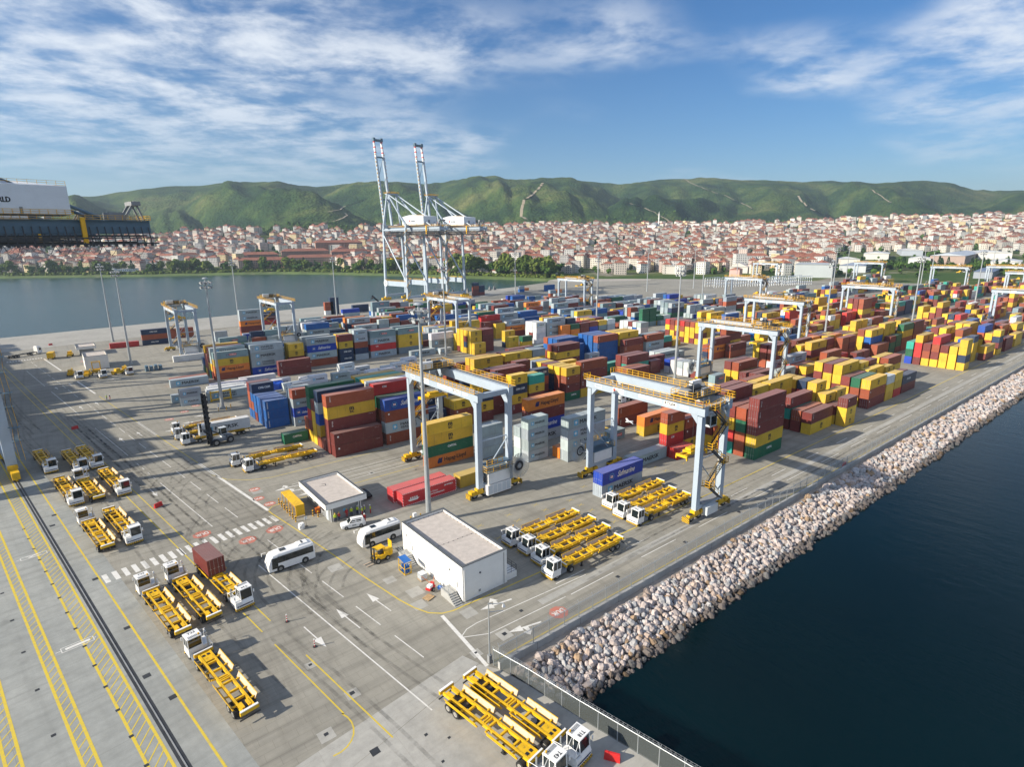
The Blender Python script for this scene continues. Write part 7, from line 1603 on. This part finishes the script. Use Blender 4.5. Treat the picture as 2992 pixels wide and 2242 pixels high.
dp = MB(); dp.cyl((.25,-.1,.1),(.25,-.1,5.0),.06,8); dp.build('drain_pipe', M_wall, bl); dp = MB(); dp.cyl((7.3,-.06,.1),(7.3,-.06,5.2),.04,6); dp.build('drain_pipe', M_grey, bl)
MB().cyl((3.0,-.12,3.6),(3.0,-.02,3.6),.14,8).build('wall_lamp', M_dark, bl); MB().box(2.7,-.06,.6,3.05,-.0,.95).build('vent_grille', M_grey, bl)
for y, zz in ((2.3,1.15),(15.2,1.15)):
    d = MB(); d.box(-.05,y-.5,zz,-.0,y+.5,zz+2.2); dd = d.build('door', paint('door_cream',(.62,.60,.55),.5,.05), bl); MB().cyl((-.14,y+.9,zz+2.6),(-.02,y+.9,zz+2.6),.12,8).build('wall_lamp', M_dark, bl); MB().box(-.22,y-1.0,zz+.7,0,y-.62,zz+1.5).build('meter_box', M_wall, bl)
    fl = MB(); fl.box(-1.5,y-.9,0,-.0,y+1.2,zz); 
    for k in range(6): fl.box(-1.5,y-.9-.3*(k+1),0,-.25,y-.9-.3*k,zz-zz/6*(k+1)+.02)
    S = fl.build('steps', M_conc, bl); r = MB(); rails(r,(-1.48,y-.9,zz),(-1.48,y+1.2,zz),2,1.0,0,.04); r.beam((-1.48,y-.9,zz+1.0),(-1.48,y-2.7,1.0),.04); r.beam((-1.48,y-2.7,0),(-1.48,y-2.7,1.0),.04); rails(r,(-1.48,y+1.2,zz),(0,y+1.2,zz),1,1.0,0,.04); r.build('step_rail', M_steel, S)
lad = MB(); lad.box(W,.3,0,W+2.1,2.6,1.05)
for k in range(5): lad.box(W+.1,2.6+.28*k,0,W+1.8,2.88+.28*k,.95-.19*k)
L_ = lad.build('loading_step', M_wall, bl); r = MB(); rails(r,(W+2.05,.35,1.05),(W+2.05,2.6,1.05),2,1.0,0,.04); rails(r,(W+.1,.35,1.05),(W+2.05,.35,1.05),2,1.0,0,.04); r.build('step_rail', M_dark, L_)
rc = MB()
for k in range(16): rc.cyl((7.35,.8+1.05*k,5.16),(7.35,.8+1.05*k,5.24),.06,6)
for k in range(8): rc.cyl((.9+.85*k,7.6,5.16),(.9+.85*k,7.6,5.24),.06,6)
for k in range(7): rc.cyl((.9+.95*k,17.0,5.16),(.9+.95*k,17.0,5.24),.06,6)
rc.build('lightning_clip', M_dark, bl); MB().cyl((.9,7.6,5.2),(7.3,7.6,5.2),.012,4).build('lightning_wire', M_dark, bl)
b2 = flat_building('canopy_building', 32.9, 95.6, 40.8, 109.4, 4.0, 'grey-walled building with wide white overhanging roof and people beneath', 1.0, M_grey)
for x in (1.1,1.5,6.5,6.9): MB().cyl((x,.7,0),(x,.7,2.9),.09,8).build('column', M_wall, b2)
for y in (4.5,7.5,10.5): MB().box(.93,y-.9,1.1,.99,y+.9,2.2).build('window', M_glass, b2)
MB().box(.94,1.6,0,.99,2.6,2.2).build('door', M_lblue, b2); MB().box(3.6,.985,1.3,4.1,.995,1.8).build('wall_sign', M_bprint, b2); hs = MB()
hs.cyl((2.5,9.5,3.6),(3.6,9.2,3.6),.03,5); hs.cyl((3.6,9.2,3.6),(3.9,10,3.6),.03,5); hs.cyl((3.9,10,3.6),(3.2,10.3,3.6),.03,5); hs.build('roof_hose', M_dark, b2)
f1 = flat_building('far_service_building', 7.6, 286.5, 15.6, 300, 5.5, 'small white building beside yellow machines at the far left'); f2 = flat_building('far_canopy_building', 6.5, 326, 14, 338, 4.0, 'small far building with white overhanging roof at the far left', 1.0, M_grey)
# ------------------------------------------------------------------ small things around the buildings
def striped_post(h=1.2, r=.12):
    mb = MB(); n = 5
    for k in range(n): mb.cyl((0,0,h*k/n),(0,0,h*(k+1)/n),r,10,k % 2)
    return mb.mesh('bollard', [M_rail, M_black])
BOL = striped_post()
for x, y, lab in ((45.2,86.9,'striped bollard left of the white cabinet at the mast foot'),(47.1,86.7,'striped bollard right of the white cabinet at the mast foot'),(35.2,187.6,'striped bollard left of the mast in the open yard'),(37.4,187.6,'striped bollard in front of the mast in the open yard'),(39.0,189.2,'striped bollard right of the mast in the open yard')):
    tag(link('bollard', BOL, None, (x,y,.01)), lab, 'bollard', 'yellow and black bollards')
tag(MB().box(-.3,-.25,0,.3,.25,1.7).build('electrical_cabinet', M_white, None, (45.9,86.7,.01)), 'tall white electrical cabinet behind the white building, by the mast', 'cabinet'); tag(MB().box(-.4,-.3,0,.4,.3,.9).build('junction_box', M_lblue, None, (47.3,85.6,.01)), 'low pale junction box at the foot of the thick mast', 'box'); tag(MB().box(-.2,-.2,0,.2,.2,1.9).build('electrical_cabinet', M_white, None, (35.6,189.5,.01)), 'narrow white cabinet beside the mast in the open yard', 'cabinet')
sh = empty('smoking_shelter', (30.4,102.2,.01)); tag(sh, 'yellow shelter with bench fenced by striped posts left of the canopy building', 'shelter'); rf = MB(); rf.box(-.8,0,2.2,.9,8.2,2.32); rf.build('roof', M_orange if False else M_yel, sh); w_ = MB(); w_.box(.8,0,0,.88,8.2,2.2); w_.box(-.7,0,.2,.8,.08,2.2); w_.build('wall', M_yel, sh)
for k in range(5): MB().box(-.75,.1+2*k,0,-.65,.2+2*k,2.2).build('post', M_yel, sh)
MB().box(.1,.5,.4,.6,7.8,.48).build('bench', M_wood, sh)
for k in range(7): tag(link('bollard', BOL, None, (29.0,100.6+1.6*k,.01)), 'striped post %s in the row beside the yellow shelter' % (['nearest the zebra crossing','second from the zebra crossing','third from the zebra crossing','in the middle','third from the far end','second from the far end','at the far end'][k]), 'bollard', 'yellow and black bollards')
for k, (x, y) in enumerate(((32.3,100.9),(32.9,99.9))): tag(link('bollard', BOL, None, (x,y,.01)), ('striped post beside the orange bin, left one','striped post beside the orange bin, right one')[k], 'bollard', 'yellow and black bollards')
bn = MB(); bn.add([(-.35,-.3,.1),(.35,-.3,.1),(.35,.3,.1),(-.35,.3,.1),(-.42,-.36,1.05),(.42,-.36,1.05),(.42,.36,1.05),(-.42,.36,1.05)], MB.BF); bo = bn.build('waste_bin', M_orange, None, (33.4,101.6,.01)); tag(bo, 'orange wheeled bin against the canopy building wall', 'bin'); MB().box(-.45,-.4,1.05,.45,.4,1.13).build('lid', M_orange, bo)
for x in (-.3,.3): MB().cyl((x,.33,.1),(x+.08,.33,.1),.1,8).build('wheel', M_tyre, bo)
bag = MB()
for i in range(8):
    for j in range(5):
        f = lambda i, j: tuple(Vector((math.cos(i*math.pi/4)*(.62-.05*abs(j-2.5)), math.sin(i*math.pi/4)*(.55-.05*abs(j-2.5)), j*.22))*(1+.06*math.sin(i*3+j*2)))
        bag.face([f(i,j),f(i+1,j),f(i+1,j+1),f(i,j+1)])
bag.face([f(i,5) for i in range(8)]); tag(bag.build('bulk_bag', M_white, None, (28.9,97.3,.01)), 'white bulk bag standing alone by the zebra crossing', 'bag')
sg = MB(); sg.cyl((0,0,.05),(0,0,1.8),.03,6,0); sg.cyl((0,0,0),(0,0,.06),.25,10,0); sgo = sg.build('portable_sign', M_dark, None, (29.9,97.7,.01)); tag(sgo, 'thin portable sign post on a round base beside the bulk bag', 'sign'); MB().box(-.25,-.02,1.4,.25,.02,1.9).build('sign_plate', M_wprint, sgo)
# blue gas bottle cage
cg = empty('bottle_cage', (36.0,72.2,.01)); tag(cg, 'blue and yellow gas bottle cage beside the white building wall', 'cage'); fr = MB()
for x in (0,1.1):
    for y in (0,1.9): fr.beam((x,y,0),(x,y,2.1),.08)
for z in (.08,1.0,2.1):
    for a, b_ in (((0,0),(1.1,0)),((1.1,0),(1.1,1.9)),((1.1,1.9),(0,1.9)),((0,1.9),(0,0))): fr.beam((*a,z),(*b_,z),.07)
fr.build('frame', M_yel, cg); MB().add_ret([(-.1,-.1,2.15),(1.2,-.1,2.15),(1.2,2.0,2.3),(-.1,2.0,2.3)]).build('roof', M_blue, cg); bt = MB().cyl((0,0,.1),(0,0,1.4),.12,8).mesh('gas_bottle', M_blue)
for k in range(8): link('gas_bottle', bt, cg, (.25+.3*(k%3),.3+.5*(k//3),0))
ib = empty('liquid_tank', (37.6,69.7,.01)); tag(ib, 'white caged liquid tank on a pallet against the white building', 'tank'); tk = MB().box(-.5,-.55,.16,.5,.55,1.1).build('tank', M_cranew, ib); cf = MB()
for k in range(6): cf.beam((-.53,-.55+.22*k,.16),(-.53,-.55+.22*k,1.12),.025); cf.beam((-.5+.2*k,-.58,.16),(-.5+.2*k,-.58,1.12),.025)
for z in (.3,.6,.9,1.1): cf.beam((-.53,-.58,z),(-.53,.58,z),.025); cf.beam((-.53,-.58,z),(.53,-.58,z),.025)
cf.build('cage', M_steel, ib); MB().box(-.55,-.6,0,.55,.6,.14).build('pallet', M_wood, ib)
pt = empty('wooden_pallet', (35.4,64.2,.01), .3); tag(pt, 'wooden pallet lying by the near steps of the white building', 'pallet')
for k in range(7): MB().box(.2*k,0,.12,.2*k+.13,1.2,.15).build('board', M_wood, pt)
for k in range(3): MB().box(0,.05+.5*k,0,1.35,.15+.5*k,.12).build('bearer', M_wood, pt)
cp = empty('welding_trailer', (37.0,66.3,.01), .4); tag(cp, 'small red and white machine trailer by the wall with a blue cloth', 'trailer'); MB().box(-.7,-.4,.4,.7,.4,.7).build('bed', M_red, cp); MB().box(-.5,-.3,.7,.2,.3,1.1).build('engine', M_cranew, cp); MB().box(.25,-.3,.7,.6,.3,1.2).build('tank', M_red, cp)
for y in (-.45,.45): link('wheel', CARW, cp, (0,y,.34))
MB().cyl((.6,0,.6),(1.4,.3,1.6),.03,5).cyl((.2,.2,1.1),(-.9,.8,2.6),.04,5).build('jib', M_orange, cp); bc = MB()
for i in range(5):
    for j in range(3): g = lambda i, j: (i*.2-.5, j*.25-.3, .75+.18*math.sin(i*1.9+j)+.05*j); bc.face([g(i,j),g(i+1,j),g(i+1,j+1),g(i,j+1)])
tag(bc.build('blue_cloth', M_blue, None, (37.9,65.0,.01)), 'crumpled blue sheet over the near steps rail', 'cloth')
yl_ = empty('yellow_gate', (37.6,79.6,.01)); tag(yl_, 'yellow upright gate panel at the far corner of the white building', 'gate'); MB().box(0,0,.5,.06,1.3,2.1).build('panel', M_yel, yl_); MB().box(0,0,0,.08,.08,.6).box(0,1.2,0,.08,1.28,.6).build('post', M_yel, yl_)
# traffic cones and barriers
def cone_mesh():
    mb = MB(); mb.cyl((0,0,0),(0,0,.08),.25,8,1)
    for k in range(6): mb.cyl((0,0,.08+.18*k),(0,0,.26+.18*k),.07,8,(0,2)[k%2])
    return mb.mesh('lane_post', [M_red, M_dark, M_wprint])
cm_ = cone_mesh(); tag(link('lane_post', cm_, None, (18.3,72.5,.012)), 'red and white flexible post beside the white lane, farther one', 'post', 'lane posts'); tag(link('lane_post', cm_, None, (19.4,65.2,.012)), 'red and white flexible post at the arrow head, nearer one', 'post', 'lane posts')
def barrier():
    mb = MB(); mb.add([(-.8,-.25,0),(.8,-.25,0),(.8,.25,0),(-.8,.25,0),(-.75,-.09,.85),(.75,-.09,.85),(.75,.09,.85),(-.75,.09,.85)], MB.BF); 
    for x in (-.4,.4): mb.box(x-.12,-.24,.0,x+.12,-.2,.18)
    return mb.mesh('plastic_barrier', M_red)
bm_ = barrier()
for x, y, r_, lab in ((10.4,124.2,.5,'red plastic barrier alone in the road beyond the zebra crossing'),(36.2,30.4,-1.0,'red plastic barrier by the screened fence in front of T18'),(.2,195.2,.4,'red plastic barrier in the crane shadow'),(132.5,48.4,.05,'red plastic barrier upright behind the sea fence'),(-2.5,372,.3,'far small red barrier near the far quay')): tag(link('plastic_barrier', bm_, None, (x,y,.012), r_), lab, 'barrier', 'red plastic barriers')
# yellow machines at the far left
def machine(x, y, rz, kind, lab):
    o = empty('yard_machine', (x,y,.012), rz); tag(o, lab, 'machine'); b_ = MB()
    if kind == 0:
        for a in (-1.3,1.3):
            for b_y in (-1.3,1.3): b_.beam((a,b_y,.3),(a,b_y,4.2),.22)
        for z in (1.2,4.2):
            for a, c in (((-1.3,-1.3),(1.3,-1.3)),((1.3,-1.3),(1.3,1.3)),((1.3,1.3),(-1.3,1.3)),((-1.3,1.3),(-1.3,-1.3))): b_.beam((*a,z),(*c,z),.22)
        b_.box(-1.2,-1.2,.3,1.2,1.2,1.1)
    elif kind == 1: b_.box(-2.2,-.9,.5,2.0,.9,1.5); b_.box(-1.0,-.8,1.5,.6,.8,2.4); b_.beam((1.5,0,1.4),(3.2,0,2.2),.4)
    else: b_.box(-2.6,-1.15,.6,2.4,1.15,3.0); b_.box(2.4,-1.0,.5,3.4,1.0,2.2)
    b_.build('body', M_yel if kind != 3 else M_dark, o); w = wheel_mesh(.45,.3)
    for a in (-1.5,1.4):
        for c in (-.95,.95): link('wheel', w, o, (a,c,.45))
for a in ((2.5,279,1.4,1,'yellow machine behind the left far tractor'),(7.5,272.5,1.2,1,'low yellow machine between two far tractors'),(10.8,279,0,0,'tall yellow frame machine in front of the far white building'),(17.0,269,.4,1,'low yellow machine right of the middle far tractor'),(19.5,272,1.4,1,'yellow machine behind the right far tractor'),(-2.8,327,1.4,2,'yellow van-bodied machine at the far left corner'),(4.0,328,1.4,1,'yellow round-topped machine next to the far canopy building')): machine(*a)
dk = empty('dark_attachments', (28.5,268,.012)); tag(dk, 'dark green heap of lifting frames right of the far tractors', 'frames')
for k in range(4): MB().box(-2.5+1.6*k,-1.4,0,-1.5+1.6*k,1.4,2.2-.3*(k%2)).build('frame', M_craned, dk)
# concrete dock fenders by the water
for k in range(7):
    x, y = 352-9*k, 470-1.2*k-(k%2)*3; mb = MB(); mb.add([(-1.5,-1.3,0),(1.5,-1.3,0),(1.5,1.3,0),(-1.5,1.3,0),(-.6,-.6,3.4+.5*(k%3)),(.2,-.6,3.9+.5*(k%3)),(.2,.6,3.9),(-.6,.6,3.4)], MB.BF); tag(mb.build('concrete_block', M_slate, None, (x,y,.01), k*.5), ordinal(k+1)+' dark upright concrete block from the right along the far quay edge', 'block', 'dark concrete blocks along the far quay')
# white storage racks
for k in range(6):
    o = empty('steel_rack', (520+16*k, 330-9*k, .01), RAD(-10)); tag(o, ordinal(k+1)+' white steel storage rack from the left before the grey warehouse', 'rack', 'white steel racks at the end of the yard'); mb = MB()
    for a in range(7):
        for b_ in (0,5): mb.beam((a*3.5,b_*2.4,0),(a*3.5,b_*2.4,9),.35)
    mb.build('upright', M_cranew, o); mb = MB()
    for z in (3,6,9):
        for b_ in (0,5): mb.beam((0,b_*2.4,z),(21,b_*2.4,z),.4)
    mb.build('shelf_beam', M_cranew, o)

# ------------------------------------------------------------------ people
SKIN = paint('skin', (.45,.28,.20), .6, .1); VEST_Y = paint('hi_vis_yellow', (.55,.70,.03), .7, .1); WORK_N = paint('work_navy', (.03,.04,.09), .8, .2); WORK_R = paint('work_red', (.50,.03,.03), .8, .15); HELM_W = paint('helmet_white', (.8,.8,.8), .4, .05); HELM_Y = paint('helmet_yellow', (.75,.5,.02), .4, .05)
def body_mesh_person(pose, seed):
    r = random.Random(seed); V = []; E = []; R_ = []
    def v(p, rad): V.append(p); R_.append(rad); return len(V)-1
    pel = v((0,0,.95),.155); ch = v((.02,0,1.22),.165); sho = v((.02,0,1.42),.13); nk = v((.03,0,1.52),.062); hd = v((.05,0,1.62),.095); ht = v((.05,0,1.72),.085)
    E += [(pel,ch),(ch,sho),(sho,nk),(nk,hd),(hd,ht)]
    for s_ in (-1,1):
        st_ = .14*s_ if pose == 1 else .02*s_
        hip = v((0,.10*s_,.88),.10); kn = v((.05+st_,.11*s_,.48),.072); an = v((st_*1.2-.02,.11*s_,.09),.05); to = v((st_*1.2+.15,.12*s_,.04),.045); E += [(pel,hip),(hip,kn),(kn,an),(an,to)]
        shd = v((.01,.20*s_,1.40),.075); el = v((-.03+(.12 if pose == 2 else 0),.27*s_,1.13),.052); wr = v((.10+(.16 if pose == 2 else 0),.24*s_-(.14*s_ if pose == 2 else 0),.90+(.24 if pose == 2 else 0)),.036); pa = v((.14+(.18 if pose == 2 else 0),.235*s_-(.16*s_ if pose == 2 else 0),.82+(.24 if pose == 2 else 0)),.034); E += [(sho,shd),(shd,el),(el,wr),(wr,pa)]
        for f in range(4): fi = v((.17+(.18 if pose == 2 else 0)+.01*f,.235*s_-(.16*s_ if pose == 2 else 0)+(f-1.5)*.018,.735+.008*abs(f-1.5)+(.24 if pose == 2 else 0)),.009); E.append((pa,fi))
        tb = v((.20+(.18 if pose == 2 else 0),.215*s_-(.16*s_ if pose == 2 else 0),.79+(.24 if pose == 2 else 0)),.011); E.append((pa,tb))
    ns = v((.155,0,1.625),.014); E.append((hd,ns))
    me = bpy.data.meshes.new('p'); me.from_pydata(V, E, []); ob = bpy.data.objects.new('p', me); COL.objects.link(ob); md = ob.modifiers.new('s','SKIN'); md.use_smooth_shade = True
    for sv, rr in zip(me.skin_vertices[0].data, R_): sv.radius = (rr, rr)
    me.skin_vertices[0].data[0].use_root = True; sub = ob.modifiers.new('d','SUBSURF'); sub.levels = 1; sub.render_levels = 1
    dg = bpy.context.evaluated_depsgraph_get(); out = bpy.data.meshes.new_from_object(ob.evaluated_get(dg)); bpy.data.objects.remove(ob); return out
PB = [body_mesh_person(k, k) for k in range(3)]
def person(x, y, rz, pose, top, legs, helm, lab):
    me = PB[pose].copy(); me.name = 'person'; me.materials.clear()
    for m_ in (legs, top, SKIN, M_black): me.materials.append(m_)
    idx = []
    for p in me.polygons:
        z = p.center.z; far = abs(p.center.y); idx.append(2 if z > 1.47 else 3 if z < .1 else 2 if (far > .19 and z < .92 + (.25 if pose == 2 else 0) and z > .65 and p.center.x > .05) else 1 if z > .93 or far > .2 else 0)
    me.polygons.foreach_set('material_index', idx); o = link('person', me, None, (x,y,.012), rz); tag(o, lab, 'person', 'people working on the terminal')
    h = MB()
    for i in range(4):
        for j in range(10):
            f = lambda i, j: (.05+.118*math.cos(i*math.pi/8)*math.cos(j*math.pi/5), .105*math.cos(i*math.pi/8)*math.sin(j*math.pi/5), 1.675+.125*math.sin(i*math.pi/8)); h.face([f(i,j),f(i,j+1),f(i+1,j+1),f(i+1,j)])
    h.cyl((.08,0,1.665),(.08,0,1.68),.14,12); h.build('helmet', helm, o)
    for sx in (-.035,.035): MB().cbox(.135,sx,1.645,.02,.022,.014).build('eye', M_black, o)
    MB().cbox(.135,0,1.585,.012,.05,.01).build('mouth', M_red, o)
for a in ((34.6,95.9,-1.6,0,VEST_Y,WORK_N,HELM_Y,'person in yellow vest and yellow helmet at the left end of the group'),(35.3,95.9,-1.2,2,WORK_R,WORK_N,HELM_Y,'person in red overalls beside the leftmost yellow vest'),(37.0,96.4,-1.6,0,WORK_R,WORK_R,HELM_Y,'person in dark red standing alone mid-wall under the canopy'),(37.9,96.3,-1.8,0,VEST_Y,WORK_N,HELM_W,'person in bright yellow vest leaning at mid-wall'),(39.0,96.2,-1.2,2,VEST_Y,WORK_N,HELM_W,'person in yellow vest behind the white car roof'),(39.4,96.7,-2.4,0,WORK_N,WORK_N,HELM_W,'person in dark clothes and white helmet at the back of the group'),(39.6,95.3,2.4,2,VEST_Y,WORK_R,HELM_W,'person in yellow vest with arms raised in the cluster'),(40.2,95.5,2.8,0,VEST_Y,WORK_N,HELM_W,'person in yellow vest at the right of the cluster'),(41.1,95.0,2.6,0,VEST_Y,WORK_R,HELM_W,'person in yellow vest and red trousers standing apart on the right'),(38.7,92.3,1.2,1,WORK_R,WORK_R,HELM_W,'person in red overalls walking behind the white car'),(9.9,225.9,.4,1,VEST_Y,WORK_N,HELM_W,'person in green-yellow vest walking on the far road, left one'),(10.8,226.2,.4,1,WORK_N,WORK_R,HELM_W,'person in dark jacket walking on the far road, right one')): person(*a)
# seagull in flight over the yard
gl = MB(); body = [rring(.25,.02,-.02,.02,.01), rring(.12,.10,-.05,.06,.03), rring(-.05,.16,-.07,.08,.04), rring(-.25,.10,-.04,.06,.03), rring(-.42,.14,-.01,.02,.005)]; loft(gl, body)
for s_ in (-1,1): gl.add([(.1,s_*.06,.04),(-.1,s_*.06,.04),(-.06,s_*.42,.16),(.1,s_*.42,.16),(-.16,s_*.85,.04),(-.08,s_*.85,.05),(.1,s_*.06,.02),(-.1,s_*.06,.02),(-.06,s_*.42,.14),(.1,s_*.42,.14)],[(0,1,2,3),(3,2,4,5),(6,9,8,7),(9,5,4,8)])
go = gl.build('seagull', M_white, None, (46.0,38.2,31.0), RAD(150)); go.scale = (1.25,)*3; tag(go, 'white seagull flying in front of the orange container', 'seagull')

# ------------------------------------------------------------------ air
def haze():
    m = bpy.data.materials.new('air_haze'); m.use_nodes = True; nt = m.node_tree
    for n in list(nt.nodes):
        if n.type != 'OUTPUT_MATERIAL': nt.nodes.remove(n)
    out = [n for n in nt.nodes if n.type == 'OUTPUT_MATERIAL'][0]; v = nt.nodes.new('ShaderNodeVolumePrincipled'); v.inputs['Color'].default_value = (.62,.78,.95,1); v.inputs['Density'].default_value = HAZE; v.inputs['Anisotropy'].default_value = .2
    nt.links.new(v.outputs[0], out.inputs['Volume']); mb = MB().box(-9500,-9500,-8,9500,9500,640); tag(mb.build('haze', m), kind='stuff')
HAZE = 0.00010
if HAZE: haze()
